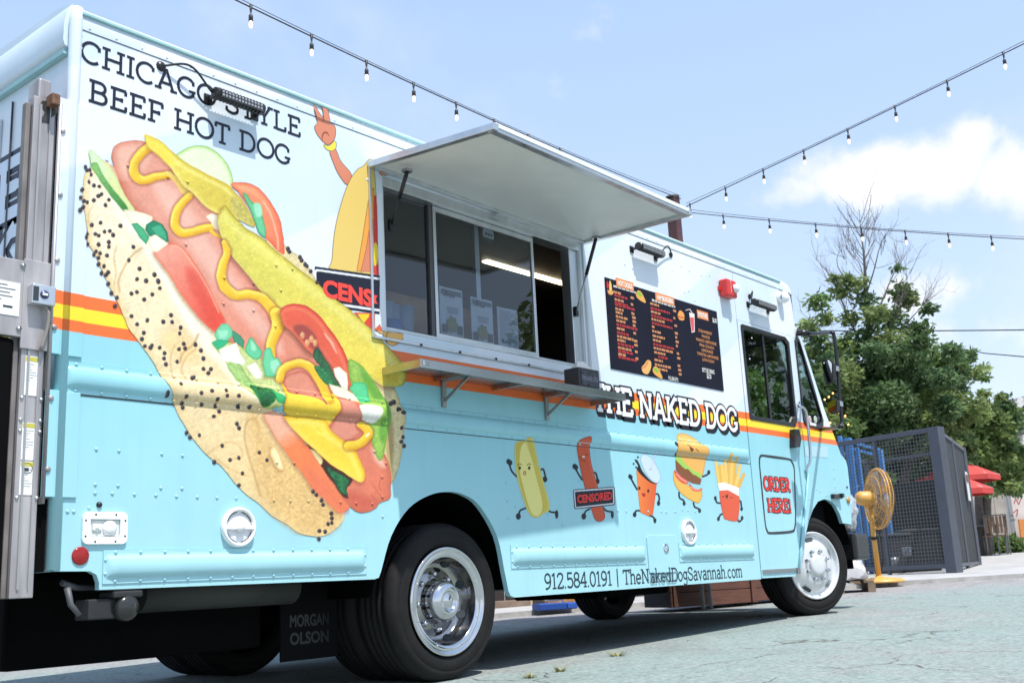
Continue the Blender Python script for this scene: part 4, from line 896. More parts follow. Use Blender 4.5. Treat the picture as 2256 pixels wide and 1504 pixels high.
fw_ = front_wheel(0, 0, 0); fw_.location = (4.305, .050, .445); fw_.rotation_euler = (0, 0, math.radians(-21))
far_r = tyre((0.0, 2.0, .362), truck); far_r.name = 'far_rear_tyre'; f2 = tyre((0.0, 1.72, .362), truck); f2.name = 'far_inner_tyre'; f3 = tyre((4.30, 2.0, .445), truck); f3.name = 'far_front_tyre'
b = MB(); b.tube([(0, .5, .36), (0, 2.0, .36)], .09, 14); b.lathe([(.001, -.16), (.14, -.14), (.18, 0), (.14, .14), (.001, .16)], (0, 1.05, .36), (1, 0, 0), 18); b.build('rear_axle', M_under, truck); b = MB(); b.tube([(4.30, .3, .43), (4.30, 2.0, .43)], .05, 10); b.build('front_axle', M_under, truck)
# wheel wells
def well(cx, cz, r, x_lo, x_hi, nm):
    b = MB(); A = np.linspace(PI, 0, 19); P = [(cx+r*math.cos(a), cz+r*math.sin(a)) for a in A]; P = [(P[0][0], .40)]+P+[(P[-1][0], .40)]; n = len(P)
    b.add([(x, y, z) for y in (.031, .72) for x, z in P], [(i, i+1, n+i+1, n+i) for i in range(n-1)], True); b.add([(x, .72, z) for x, z in P], [tuple(range(n))]); b.build(nm, M_under, truck)
well(0, .40, .535, 0, 0, 'rear_wheel_well'); well(4.44, .46, .60, 0, 0, 'front_wheel_well')
# chassis and things hung under the floor
b = MB()
for y in (.76, 1.45): b.box((-2.0, y, .46), (4.9, y+.08, .62))
for x in (-1.9, -1.0, .8, 1.8, 2.8, 3.6): b.box((x, .74, .50), (x+.08, 1.64, .60))
b.build('chassis_rail', M_under, truck)
b = MB(); b.box((-2.06, .42, .20), (-.86, .62, .56)); b.box((-2.1, .75, .26), (-1.2, 2.0, .56)); b.box((-.86, .9, .25), (-.5, 1.9, .56)); b.build('tail_lift_platform', M_under, truck, .02)
MB().tube([(-1.62, .24, .475), (-.84, .24, .475)], .085, 18).build('propane_tank', mat('grey_green_tank', (.020, .023, .020), .6, noise=.2), truck)
MB().box((2.0, .55, .30), (2.9, 1.3, .56)).build('battery_box', M_under, truck, .02)
mf = MB().box((-.815, .34, .13), (-.47, .352, .50)).build('mud_flap', mat('black_mud_flap', (.004, .004, .0045), .85, spec=.1), truck, .004)
V, F, Cc = [], [], []
for txt, zz in (('MORGAN', .285), ('OLSON', .205)):
    tv, tf = type_polys(txt, .052, .035); s = .235/(tv[:, 0].max()-tv[:, 0].min()); k = len(V); V += [(-.645+x*s, .3385, zz+z) for x, z in tv]; F += [tuple(k+j for j in t) for t in tf]; Cc += [(.009, .009, .010)]*len(tv)
raw('flap_lettering', V, F, M_print, mf, cols=Cc)
# reversing lamp under the rear corner
b = MB(); b.box((-1.945, .02, .380), (-1.83, .12, .455)); b.box((-1.86, -.01, .455), (-1.74, .10, .480)); wl_ = b.build('reversing_lamp', M_black, truck, .006)
MB().lathe([(.048, 0), (.05, .03), (.04, .045), (.0001, .05)], (-1.80, .03, .418), (.1, -1, 0), 18).build('lamp_glass', mat('dim_lamp_glass', (.025, .025, .024), .2), wl_)
b = MB(); b.tube([(-2.02, .08, .52), (-1.95, .1, .50), (-1.6, .2, .49)], .012, 6); b.tube([(-2.04, .0, .50), (-2.03, -.01, .44), (-2.0, -.02, .40)], [.012, .011, .009], 6); b.build('hanging_hose', mat('pale_hose', (.08, .08, .09), .5), truck)
# front bumper, foil-wrapped lamp housing
b = MB(); b.box((5.02, -.02, .47), (5.32, W_, .70)); bu = b.build('front_bumper', M_blackg, truck, .03)
fb = on(*px('r4', [(960, 640)])[0], 1, .10); bm = bmesh.new(); bmesh.ops.create_icosphere(bm, subdivisions=4, radius=1.0)
for v in bm.verts:
    p = v.co; n = vnoise(np.array([p.x*3+9]), np.array([p.y*3+p.z*4+20]), 8)[0]-.5; v.co = Vector((p.x*.10, p.y*.12, p.z*.20))*(1+.35*n)
me = bpy.data.meshes.new('lamp_cover'); bm.to_mesh(me); bm.free(); me.materials.append(mat('crumpled_silver_foil', (.66, .67, .70), .3, .6, noise=.25, nscale=18, bump=.6, bscale=14)); fo = link(bpy.data.objects.new('lamp_cover', me), truck); fo.location = (5.11, .10, .90)
hk = MB(); hk.box((4.655, -.035, .985), (4.83, -.002, 1.022)); hk.box((4.79, -.05, .995), (4.835, -.01, 1.03)); hk.build('fender_latch', M_blackg, truck, .006)
cx, cz = S(*px('r4', [(908, 385)])[0]); MB().dome((cx, -.001, cz), AX, .012, .008, 10).build('marker_light', M_blackg, truck); cx, cz = S(*px('r4', [(915, 482)])[0]); MB().lathe([(.03, 0), (.028, .01), (.0001, .014)], (cx, -.001, cz), AX, 14).build('side_marker_lamp', mat('amber_lens', (.45, .25, .06), .2), truck)

# ------------------------------------------------------------------ tail lift at the rear corner
lift = MB(); lift.box((-2.252, .0, .47), (-2.166, .012, 2.36)); lift.box((-2.252, .012, .47), (-2.240, .05, 2.36)); lift.box((-2.178, .012, .47), (-2.166, .05, 2.36))
lc = lift.build('tail_lift_column', M_alu_dull, truck, .003)
b = MB(); b.box((-2.23, -.006, .50), (-2.222, .001, 2.33)); b.box((-2.19, -.006, .50), (-2.186, .001, 2.33)); b.build('column_groove', mat('column_shadow_line', (.36, .36, .37), .5, .5), lc)
b = MB(); b.box((-2.158, -.004, .80), (-2.146, .02, 2.36)); b.tube([(-2.152, -.012, .80), (-2.152, -.012, 2.35)], .007, 8); b.build('guide_rod', M_alu_dull, lc)
b = MB(); b.box((-2.236, .0, 2.355), (-2.186, .09, 2.44)); b.build('column_head', M_alu_dull, lc, .006)
b = MB(); b.box((-2.276, .012, .47), (-2.256, .045, 2.33)); b.build('runner', mat('grimy_runner', (.20, .18, .17), .6, .3, noise=.35, nscale=7), lc, .004)
b = MB(); b.box((-2.205, -.05, 2.325), (-2.172, .0, 2.372)); b.build('roller_bracket', mat('rusty_steel', (.20, .10, .06), .8, .2, noise=.5, nscale=40), lc, .004)
st_m = mat('oily_stain', (.03, .028, .028), .5, noise=.4, nscale=30); b = MB()
pts = [(-2.196+.030*math.cos(a)*(1+.35*math.sin(3*a+1)+.2*math.sin(7*a)), 2.315+.055*math.sin(a)*(1+.3*math.sin(2*a)+.15*math.cos(5*a))) for a in np.linspace(0, 2*PI, 40)[:-1]]; b.plate(pts, -.0022, -.0005); b.build('grease_stain', st_m, lc)
b = MB(); b.box((-2.262, -.010, 1.36), (-2.160, .0, 1.70)); b.build('column_plate', M_alu_dull, lc, .002)
b = MB(); b.box((-2.42, -.012, 1.40), (-2.262, .02, 1.69)); rp = b.build('crossbar_plate', M_alu_dull, lc, .003)
MB().box((-2.39, -.0145, 1.475), (-2.275, -.0125, 1.60)).build('inspection_label', mat('white_label', (.80, .80, .78), .5), rp)
b = MB()
for i, w in enumerate((.05, .08, .06, .07, .03)): b.box((-2.372, -.0155, 1.585-i*.014), (-2.372+w, -.0147, 1.588-i*.014))
b.box((-2.335, -.0155, 1.502), (-2.30, -.0147, 1.510)); b.build('label_print', M_gap, rp)
for x, z in ((-2.268, 1.67), (-2.272, 1.43)): MB().lathe([(.010, 0), (.009, .006), (.0001, .008)], (x, -.012, z), AX, 10).build('bolt', M_steel, rp)
b = MB(); b.box((-2.245, -.05, 1.525), (-2.156, -.010, 1.60)); sw = b.build('control_box', M_alu, lc, .004); MB().lathe([(.017, 0), (.016, .004), (.0001, .006)], (-2.20, -.050, 1.563), AX, 18).build('control_knob', mat('navy_knob', (.04, .05, .12), .3), sw); MB().box((-2.21, -.057, 1.559), (-2.19, -.054, 1.567)).build('knob_pointer', M_white, sw); MB().box((-2.243, -.0512, 1.535), (-2.222, -.050, 1.59)).build('control_recess', M_gap, sw)
MB().tube(spline([(-2.19, -.03, 1.525), (-2.175, -.035, 1.50), (-2.175, -.03, 1.44), (-2.19, -.02, 1.36)], False, 5), .007, 6).build('control_cable', mat('grey_cable', (.25, .23, .20), .6), lc)
M_yel = mat('warning_yellow', (.50, .46, .06), .5); M_lab = mat('white_warning_label', (.78, .78, .76), .5)
for z0, z1, pic in ((1.19, 1.335, 0), (.955, 1.09, 1), (.83, .95, 2)):
    lb = MB().box((-2.236, -.0025, z0), (-2.184, -.0005, z1)).build('warning_label', M_lab, lc)
    MB().box((-2.235, -.0032, z1-.018), (-2.185, -.0026, z1-.002)).build('warning_band', M_yel, lb)
    b = MB()
    for i in range(7): b.box((-2.231, -.0032, z1-.030-i*.010), (-2.231+.040*(.7+.3*math.sin(i*5+pic)), -.0027, z1-.0275-i*.010))
    b.build('warning_print', mat('grey_print', (.35, .35, .38), .6), lb)
    if pic == 1: b = MB(); b.lathe([(.020, 0), (.020, .0006), (.018, .0006), (.018, 0)], (-2.211, -.0027, z0-.030), AX, 20); b.box((-2.222, -.0035, z0-.04), (-2.205, -.003, z0-.028)); b.build('warning_pictogram', M_gap, lb)
for z in (1.18, 1.10, 1.06, .82): 
    for x in (-2.243, -2.17): MB().lathe([(.007, 0), (.006, .005), (.0001, .006)], (x, 0, z), AX, 8).build('bolt', M_alu, lc)
b = MB(); b.box((-2.21, .02, .56), (-2.12, .3, .82)); b.build('lower_arm', M_under, lc)
b = MB(); b.box((-2.46, .0, .30), (-2.275, .5, 1.40)); b.build('folded_platform', M_under, lc, .02)
b = MB(); b.box((-2.165, .03, .56), (-2.10, .035, .82)); fl_ = b.build('perforated_bracket', M_alu_dull, lc)
# ------------------------------------------------------------------ printed graphics
# the wink of a mascot behind the big hot dog: a raised arm and half a bun, cut off by the hatch
ms = Sheet([(690, 230), (835, 400), (700, 790), (890, 790)], .0032)
OUT = (60, 45, 40)
def cart(sh, k, P, col, line=OUT, lw=2.0, smooth=True, **kw):
    sh.poly(k, P, line, smooth=smooth); Q = spline(px(k, P), True, 5) if smooth else [np.asarray(p) for p in px(k, P)]
    # inner fill, drawn a line's width inside the outline
    idx = sh.box(np.asarray(Q), 3); d = sh.sd(Q, idx); c = np.tile(np.asarray(col, float), (len(idx), 1)); sh.blend(idx, np.clip(.5-(d+lw), 0, 1), c)
K6 = 'z6'
cart(ms, K6, [(225, 390), (270, 372), (310, 460), (392, 565), (355, 640), (290, 560), (250, 470)], (226, 138, 104), lw=.7)
for P in ([(90, 45), (105, 42), (150, 110), (180, 165), (140, 185), (115, 110)], [(165, 50), (186, 48), (210, 90), (222, 175), (180, 170), (168, 90)], [(110, 205), (140, 180), (220, 176), (266, 200), (272, 260), (255, 310), (215, 340), (180, 322), (130, 262)]):
    cart(ms, K6, P, (226, 138, 104), lw=.7)
ms.poly(K6, [(128, 175), (160, 168), (220, 170), (230, 200), (150, 205)], (226, 138, 104))
ms.stroke(K6, [(168, 310), (172, 270), (185, 248), (205, 250), (222, 275)], [3, 9, 12, 10, 3], (140, 70, 50))
cart(ms, K6, [(180, 338), (220, 345), (258, 312), (276, 326), (272, 368), (236, 388), (196, 370)], (252, 228, 70), lw=.7)
cart(ms, K6, [(560, 500), (470, 506), (420, 540), (360, 640), (300, 820), (260, 1000), (242, 1200), (240, 1290), (560, 1300)], (240, 206, 112), lw=.8)
cart(ms, K6, [(560, 660), (525, 690), (470, 1050), (428, 1290), (560, 1290)], (250, 168, 72), smooth=False, lw=.8)
cart(ms, K6, [(560, 900), (528, 930), (500, 1120), (458, 1295), (560, 1295)], (226, 138, 104), smooth=False, lw=.6)
ms.poly(K6, [(560, 720), (578, 720), (596, 1320), (560, 1320)], (226, 60, 50), smooth=False).poly(K6, [(560, 1090), (580, 1085), (592, 1150), (585, 1230), (560, 1240)], (252, 220, 50))
cart(ms, K6, [(600, 540), (640, 508), (690, 510), (700, 560), (620, 570)], (226, 138, 104), lw=.6)
# the red and yellow bits below the sign, and the foot
ms.poly('A', [(1790, 1180), (1925, 1185), (1925, 1300), (1870, 1260)], (232, 70, 50), smooth=False).poly('A', [(1815, 1190), (1890, 1190), (1885, 1210), (1852, 1250)], (255, 215, 40), smooth=False)
ms.poly('z7', [(205, 560), (225, 600), (210, 640), (165, 600)], (226, 100, 60), smooth=False)
cart(ms, 'z7', [(170, 610), (420, 640), (405, 660), (370, 705), (310, 735), (255, 705), (225, 640)], (246, 190, 100), lw=.7)
ms.stroke('z7', [(262, 705), (258, 650), (270, 625)], 5, OUT)
# CENSORED board
brd = [(688, 592), (694, 587), (836, 607), (836, 692), (700, 672), (691, 668)]
ms.poly('p', brd, (26, 28, 48), smooth=False)
ms.poly('p', [(692.5, 596), (697, 592.5), (836, 612), (836, 686.5), (703, 667), (694.5, 663)], (240, 242, 246), smooth=False)
ms.poly('p', [(696.5, 600), (700, 597.5), (836, 617), (836, 681), (706, 662), (698, 658.5)], (26, 28, 48), smooth=False)
ms.build('mascot_graphic', truck, .0012, M_photo)

# the giant hot dog photograph
hd = Sheet([(165, 290), (905, 300), (165, 1200), (905, 1200)], .0030)
hu, hv = hd.u.copy(), hd.v.copy()
for sc_, am in ((16, 1.3), (6, .8)): hd.u = hd.u+(vnoise(hu/sc_, hv/sc_, 31)-.5)*am; hd.v = hd.v+(vnoise(hu/sc_, hv/sc_, 32)-.5)*am
BUN = (250, 236, 202)
# far bun, seen at the right
hd.poly('p', [(560, 470), (600, 505), (632, 546), (668, 573), (694, 614), (740, 700), (800, 770), (850, 830), (872, 862), (884, 905), (889, 950), (884, 1000), (874, 1042), (862, 1062), (840, 1050), (760, 850), (640, 640)], (232, 214, 160), edge=(206, 184, 126), ew=9, grain=.10)
hd.poly('p', [(846, 900), (858, 905), (866, 950), (866, 1005), (858, 1045), (850, 1000)], (172, 140, 80), soft=7, op=.7)
# near bun
bun = [(195, 372), (183, 386), (179, 430), (187, 490), (193, 535), (208, 560), (222, 592), (243, 636), (264, 678), (281, 719), (305, 752), (336, 797), (356, 835), (372, 862), (384, 896), (399, 925), (423, 963), (454, 1001), (488, 1028), (514, 1060), (540, 1087), (575, 1114), (599, 1136), (630, 1153), (658, 1173), (690, 1181), (715, 1178), (738, 1165), (754, 1147), (757, 1128), (742, 1100), (700, 1040), (640, 960), (560, 850), (480, 740), (400, 620), (330, 480), (280, 400), (225, 352)]
hd.poly('p', bun, BUN, edge=(232, 204, 148), ew=30, grad=((200, 500), (690, 1150), (236, 200, 136)), grain=.07, gs=2.6)
hd.poly('A', [(240, 430), (330, 560), (400, 640), (500, 780), (600, 940), (700, 1110), (850, 1260), (930, 1400), (1060, 1560), (1160, 1720), (1210, 1760), (1100, 1710), (960, 1540), (840, 1420), (720, 1260), (620, 1080), (520, 900), (430, 750), (330, 630), (250, 500)], (253, 244, 224), soft=16, op=.85, grain=.04)
hd.poly('B', [(560, 120), (640, 60), (740, 120), (800, 240), (760, 300), (680, 260), (600, 210)], (242, 206, 138), soft=26, op=.6, grain=.14, gs=1.6)
hd.poly('B', [(1110, 640), (1180, 600), (1260, 760), (1400, 900), (1560, 1080), (1700, 1240), (1640, 1350), (1480, 1370), (1320, 1270), (1220, 1160), (1150, 950)], (228, 186, 118), soft=30, op=.8, grain=.16, gs=1.7)
CR = (196, 150, 88)
for k, P, w, o_ in (('A', [(440, 770), (395, 800), (345, 860), (310, 930), (290, 985), (300, 1050)], 12, .65), ('A', [(280, 760), (262, 830), (272, 930), (262, 1010)], 9, .55), ('A', [(130, 500), (100, 560), (110, 640)], 7, .45), ('A', [(800, 1320), (770, 1380), (700, 1440), (680, 1500)], 16, .6),
                 ('B', [(650, 170), (622, 260), (630, 380)], 8, .55), ('B', [(780, 200), (720, 250), (690, 330), (720, 390)], 11, .5), ('B', [(700, 520), (640, 560)], 8, .5), ('B', [(1170, 640), (1110, 660), (1095, 760), (1120, 880), (1155, 1000), (1195, 1130)], 13, .65), ('B', [(1170, 660), (1185, 720)], 9, .5), ('B', [(860, 870), (920, 820), (1000, 790), (1060, 820), (1080, 880), (1000, 900)], 11, .4),
                 ('B', [(870, 640), (930, 620), (1010, 600)], 8, .3), ('B', [(1260, 830), (1300, 920), (1330, 970)], 11, .6), ('B', [(900, 890), (1000, 960), (1120, 1010)], 9, .35)):
    hd.stroke(k, P, w, CR, soft=4, op=o_, only=True)
hd.poly('B', [(1255, 850), (1275, 815), (1305, 840), (1330, 900), (1345, 960), (1310, 965), (1270, 900)], (250, 226, 172), edge=(220, 176, 104), ew=7, shadow=.3)
# frankfurter
saus = [(247, 356), (246, 338), (253, 321), (275, 312), (312, 311), (352, 330), (420, 395), (500, 490), (570, 580), (640, 680), (720, 780), (790, 870), (826, 965), (849, 1004), (861, 1042), (860, 1075), (858, 1098), (836, 1107), (829, 1117), (811, 1127), (789, 1128), (770, 1115), (742, 1090), (698, 1015), (640, 920), (560, 830), (480, 720), (420, 610), (365, 532), (305, 474), (281, 446), (264, 408)]
hd.poly('p', saus, (230, 158, 134), edge=(200, 104, 76), ew=30, grad=((420, 520), (830, 1090), (228, 124, 94)), shadow=.35, grain=.03, gs=5)
hd.poly('p', [(250, 345), (258, 322), (285, 315), (320, 318), (330, 345), (300, 385), (266, 392)], (244, 192, 168), soft=26, op=.75, only=True)
hd.poly('p', [(330, 400), (390, 420), (470, 540), (540, 640), (620, 760), (600, 770), (500, 660), (400, 520)], (246, 196, 176), soft=22, op=.7, only=True)
hd.poly('D', [(1290, 440), (1350, 470), (1420, 560), (1440, 640), (1400, 640), (1330, 560)], (248, 200, 182), soft=12, op=.85)
hd.poly('D', [(1060, 900), (1200, 960), (1320, 1030), (1260, 1110), (1150, 1110), (1080, 1050), (1000, 980)], (206, 92, 72), soft=18, op=.7)
for P in ([(1300, 830), (1370, 930), (1420, 1010)], [(1390, 760), (1380, 850), (1400, 900)], [(1290, 960), (1360, 1020)]): hd.stroke('D', P, 6, (176, 76, 58), soft=2.5, op=.8)
# left cucumber spear
hd.poly('A', [(90, 168), (108, 148), (140, 165), (200, 225), (262, 300), (330, 430), (392, 528), (350, 545), (300, 500), (250, 440), (175, 335), (120, 240)], (226, 230, 160), edge=(206, 222, 140), ew=7, grad=((250, 380), (100, 150), (206, 236, 200)))
hd.poly('A', [(112, 245), (155, 230), (190, 300), (250, 390), (310, 460), (352, 520), (326, 540), (262, 470), (205, 392), (145, 300)], (126, 182, 100), edge=(96, 160, 80), ew=5, grain=.12, gs=4, grad=((160, 290), (330, 500), (70, 140, 62)))
# cucumber slice behind the pickles
hd.poly('A', [(655, 185), (720, 138), (800, 119), (880, 138), (955, 195), (1000, 270), (1020, 350), (992, 395), (850, 335), (700, 230)], (230, 238, 200), edge=(150, 200, 84), ew=11, grain=.02)
# tomato half-moon, top right
hd.poly('A', [(1005, 365), (1090, 354), (1180, 388), (1262, 480), (1322, 600), (1342, 720), (1342, 815), (1250, 730), (1180, 640), (1150, 540), (1070, 430)], (248, 172, 124), edge=(232, 98, 62), ew=13, grad=((1050, 380), (1320, 780), (238, 120, 84)))
hd.poly('A', [(1060, 420), (1130, 420), (1190, 470), (1240, 560), (1270, 680), (1240, 700), (1170, 600), (1110, 500)], (244, 140, 96), soft=6, op=.8)
hd.stroke('A', [(1215, 480), (1265, 570), (1300, 690), (1310, 780)], 10, (255, 214, 190), soft=3, op=.6)
hd.poly('A', [(1085, 425), (1112, 430), (1140, 478), (1196, 500), (1204, 560), (1226, 640), (1222, 702), (1180, 665), (1150, 580), (1120, 510)], (110, 204, 150), edge=(60, 160, 92), ew=6, shadow=.3); hd.poly('A', [(1150, 490), (1195, 495), (1205, 560), (1170, 570)], (166, 232, 190), soft=4)
# mustard under the first pickle
MU, ME, MHI = (252, 214, 62), (224, 160, 24), (255, 232, 120)
hd.stroke('A', [(500, 118), (440, 165), (395, 225), (388, 285), (412, 328), (460, 340), (530, 318), (615, 305)], [58, 56, 56, 58, 58, 54, 50, 40], MU, edge=ME, shadow=.45, hi=MHI)
hd.stroke('A', [(600, 298), (650, 330), (700, 400), (740, 440)], [30, 32, 36, 40], (246, 220, 110), edge=(226, 180, 60))
hd.stroke('A', [(742, 440), (700, 480), (660, 545), (650, 625), (690, 672), (750, 672), (830, 648), (880, 640)], [46, 50, 54, 56, 56, 52, 50, 44], MU, edge=ME, shadow=.45, hi=MHI)
hd.poly('A', [(845, 572), (880, 548), (925, 560), (935, 660), (900, 650), (880, 610)], (248, 240, 214), edge=(226, 210, 160), ew=5, smooth=False); hd.stroke('A', [(880, 665), (915, 690), (940, 700)], 22, MU, edge=ME)
# first pickle
hd.poly('A', [(458, 55), (485, 56), (560, 95), (640, 162), (700, 215), (770, 255), (880, 312), (980, 362), (1030, 410), (1082, 472), (1125, 545), (1155, 600), (1155, 636), (1100, 612), (1000, 566), (960, 562), (860, 522), (770, 430), (700, 372), (650, 300), (590, 225), (530, 165), (480, 125)], (232, 212, 84), edge=(206, 170, 44), ew=9, grad=((640, 220), (1120, 600), (214, 190, 70)), shadow=.35, shd=(-3, 4), grain=.05, gs=3, hi=(-2, 4, (246, 232, 130), 7))
hd.poly('A', [(458, 55), (485, 56), (560, 100), (620, 160), (640, 230), (600, 235), (520, 160), (478, 120)], (248, 222, 74), soft=9, op=.8)
hd.poly('A', [(1010, 440), (1060, 470), (1120, 550), (1150, 625), (1090, 600), (1010, 540)], (196, 184, 96), soft=8, op=.8, grain=.2, gs=2)
# long pickle
hd.poly('A', [(970, 500), (1030, 570), (1100, 640), (1200, 702), (1300, 792), (1400, 872), (1540, 980), (1650, 1080), (1760, 1160), (1850, 1240), (1940, 1330), (2030, 1420), (2118, 1530), (2124, 1600), (2090, 1650), (2000, 1652), (1960, 1640), (1850, 1560), (1760, 1490), (1680, 1420), (1560, 1330), (1440, 1230), (1330, 1185), (1275, 1130), (1200, 1050), (1120, 950), (1055, 872), (1000, 800), (955, 720), (930, 650), (918, 582), (940, 540)], (224, 212, 92), edge=(172, 152, 44), ew=12, grad=((1300, 850), (2050, 1560), (238, 214, 84)), shadow=.45, shd=(-5, 5), grain=.06, gs=2.4, hi=(-5, 7, (236, 228, 124), 9))
hd.poly('A', [(1080, 690), (1200, 740), (1350, 870), (1560, 1030), (1760, 1190), (1900, 1330), (1860, 1340), (1700, 1210), (1500, 1060), (1300, 900), (1120, 760)], (236, 224, 112), soft=14, op=.7)
for q in nrg.random((70, 2)):
    a = 1000+q[0]*950; o_ = 640+q[0]*760+(q[1]-.5)*150; hd.stroke('A', [(a, o_), (a+14, o_+7)], 6, (244, 236, 140), soft=2, op=.45, smooth=False, only=True)
# left tomato wedge
hd.poly('A', [(515, 800), (560, 770), (602, 750), (660, 744), (722, 790), (800, 900), (862, 1010), (922, 1140), (975, 1240), (940, 1285), (895, 1300), (800, 1212), (700, 1082), (600, 922)], (246, 162, 138), edge=(238, 112, 82), ew=7, grad=((600, 800), (880, 1240), (232, 88, 66)), shadow=.4, grain=.03)
hd.poly('A', [(720, 900), (790, 930), (870, 1080), (950, 1230), (900, 1280), (830, 1180), (750, 1040)], (226, 72, 56), soft=14, op=.55); hd.stroke('A', [(622, 756), (680, 770), (760, 870), (850, 1010), (930, 1180)], 7, (255, 196, 160), soft=2.5, op=.7)
# onion and pepper at the left edge
hd.poly('E', [(470, 800), (500, 788), (560, 792), (640, 810), (705, 832), (752, 870), (690, 965), (560, 925)], (246, 240, 214), edge=(224, 210, 166), ew=6)
hd.poly('E', [(540, 930), (600, 918), (665, 975), (722, 1058), (692, 1135), (620, 1060)], (76, 178, 126), edge=(42, 142, 92), ew=6, smooth=False); hd.poly('E', [(690, 930), (765, 888), (850, 928), (905, 1010), (917, 1100), (870, 1112), (800, 1050), (722, 1052), (680, 985)], (38, 138, 98), edge=(16, 104, 70), ew=6, smooth=False); hd.poly('E', [(738, 970), (830, 935), (880, 1010), (900, 1090), (800, 1035)], (70, 172, 128), smooth=False, soft=2)
hd.poly('E', [(715, 1090), (775, 1035), (850, 1080), (912, 1120), (885, 1150), (790, 1210), (735, 1170)], (244, 238, 218), edge=(222, 206, 166), ew=5)
# long mustard squiggle
hd.stroke('A', [(962, 735), (982, 800), (955, 880), (945, 950), (968, 1020), (1035, 1070), (1120, 1066), (1200, 1088), (1262, 1150), (1298, 1215)], [30, 46, 56, 60, 62, 60, 58, 62, 66, 78], MU, edge=ME, shadow=.45, hi=MHI)
hd.stroke('C', [(740, 130), (762, 200), (752, 280), (715, 370), (690, 460), (690, 560)], [110, 128, 118, 104, 92, 88], MU, edge=ME, shadow=.4, hi=MHI)
# tomato slice
hd.poly('C', [(780, 115), (825, 62), (920, 38), (1040, 65), (1160, 150), (1270, 290), (1372, 440), (1432, 570), (1472, 720), (1488, 832), (1440, 848), (1400, 735), (1290, 655), (1180, 500), (1110, 540), (1030, 470), (940, 360), (880, 300), (820, 250), (795, 180)], (230, 96, 68), edge=(204, 56, 42), ew=11, shadow=.5, shd=(-6, 6), hi=(-3, 3, (240, 126, 92), 7))
hd.poly('C', [(905, 290), (940, 240), (1040, 252), (1130, 350), (1170, 460), (1240, 600), (1290, 680), (1180, 600), (1090, 490), (990, 390)], (168, 74, 64), edge=(206, 96, 70), ew=7, soft=4)
for cx, cy in ((1000, 345), (1085, 385), (1045, 420), (1120, 420)): hd.spot('C', cx, cy, 5.2, (224, 150, 100), hi=(246, 200, 150), asp=1.5)
hd.stroke('C', [(1215, 330), (1280, 420), (1330, 520)], [12, 18, 8], (255, 226, 204), soft=4, op=.75)
hd.poly('C', [(1110, 500), (1150, 470), (1205, 560), (1260, 640), (1300, 720), (1345, 800), (1395, 862), (1330, 862), (1255, 770), (1170, 650), (1100, 560)], (52, 104, 66), edge=(26, 66, 44), ew=5, grain=.3, gs=2)
# relish on the near side
hd.poly('C', [(112, 420), (250, 410), (420, 470), (520, 540), (620, 600), (650, 740), (790, 760), (822, 850), (820, 960), (780, 1040), (650, 1062), (560, 985), (400, 850), (300, 705), (220, 565)], (206, 216, 140), edge=(170, 192, 90), ew=8, grain=.14, gs=4)
hd.poly('C', [(265, 640), (330, 600), (400, 645), (470, 760), (560, 862), (470, 850), (380, 790), (310, 720)], (170, 204, 122), edge=(116, 172, 76), ew=6, grain=.15)
hd.poly('C', [(300, 290), (392, 345), (432, 400), (420, 475), (330, 405), (310, 350)], (66, 150, 112), edge=(40, 116, 84), ew=5, smooth=False); hd.poly('C', [(138, 352), (165, 285), (205, 238), (262, 232), (312, 280), (316, 352), (240, 425), (170, 400)], (120, 208, 160), edge=(84, 180, 128), ew=5, smooth=False); hd.poly('C', [(165, 300), (262, 300), (275, 320), (240, 380), (190, 380)], (156, 226, 186), soft=3, smooth=False)
hd.poly('C', [(112, 418), (172, 388), (285, 400), (222, 462), (172, 492)], (52, 184, 128), smooth=False, edge=(30, 150, 98), ew=4)
hd.poly('C', [(186, 492), (245, 455), (300, 438), (358, 418), (392, 528), (442, 592), (430, 645), (372, 625), (300, 612), (220, 606)], (246, 246, 232), edge=(216, 220, 180), ew=5, smooth=False)
hd.poly('C', [(438, 490), (470, 400), (482, 368), (512, 372), (545, 425), (588, 480), (602, 520), (585, 572), (510, 575)], (104, 204, 150), edge=(50, 160, 96), ew=5); hd.poly('C', [(500, 400), (540, 440), (540, 500), (500, 480)], (170, 232, 190), soft=4, op=.8)
hd.poly('C', [(448, 642), (545, 612), (612, 725), (602, 765), (540, 778)], (250, 248, 232), edge=(220, 224, 180), ew=5, smooth=False)
hd.poly('C', [(618, 520), (640, 480), (685, 466), (720, 555), (772, 580), (802, 680), (760, 755), (700, 752), (640, 745), (612, 640)], (112, 208, 156), edge=(64, 176, 112), ew=6, shadow=.3); hd.poly('C', [(690, 600), (750, 590), (785, 670), (740, 730), (690, 660)], (170, 232, 196), soft=4, op=.8)
hd.poly('C', [(480, 830), (560, 850), (690, 870), (740, 920), (700, 990), (620, 1055), (570, 1030), (510, 930)], (34, 104, 54), edge=(66, 140, 60), ew=7, grain=.3, gs=3); hd.poly('C', [(690, 882), (780, 930), (818, 972), (790, 1030), (720, 1000)], (56, 178, 104), edge=(28, 140, 76), ew=5, smooth=False)
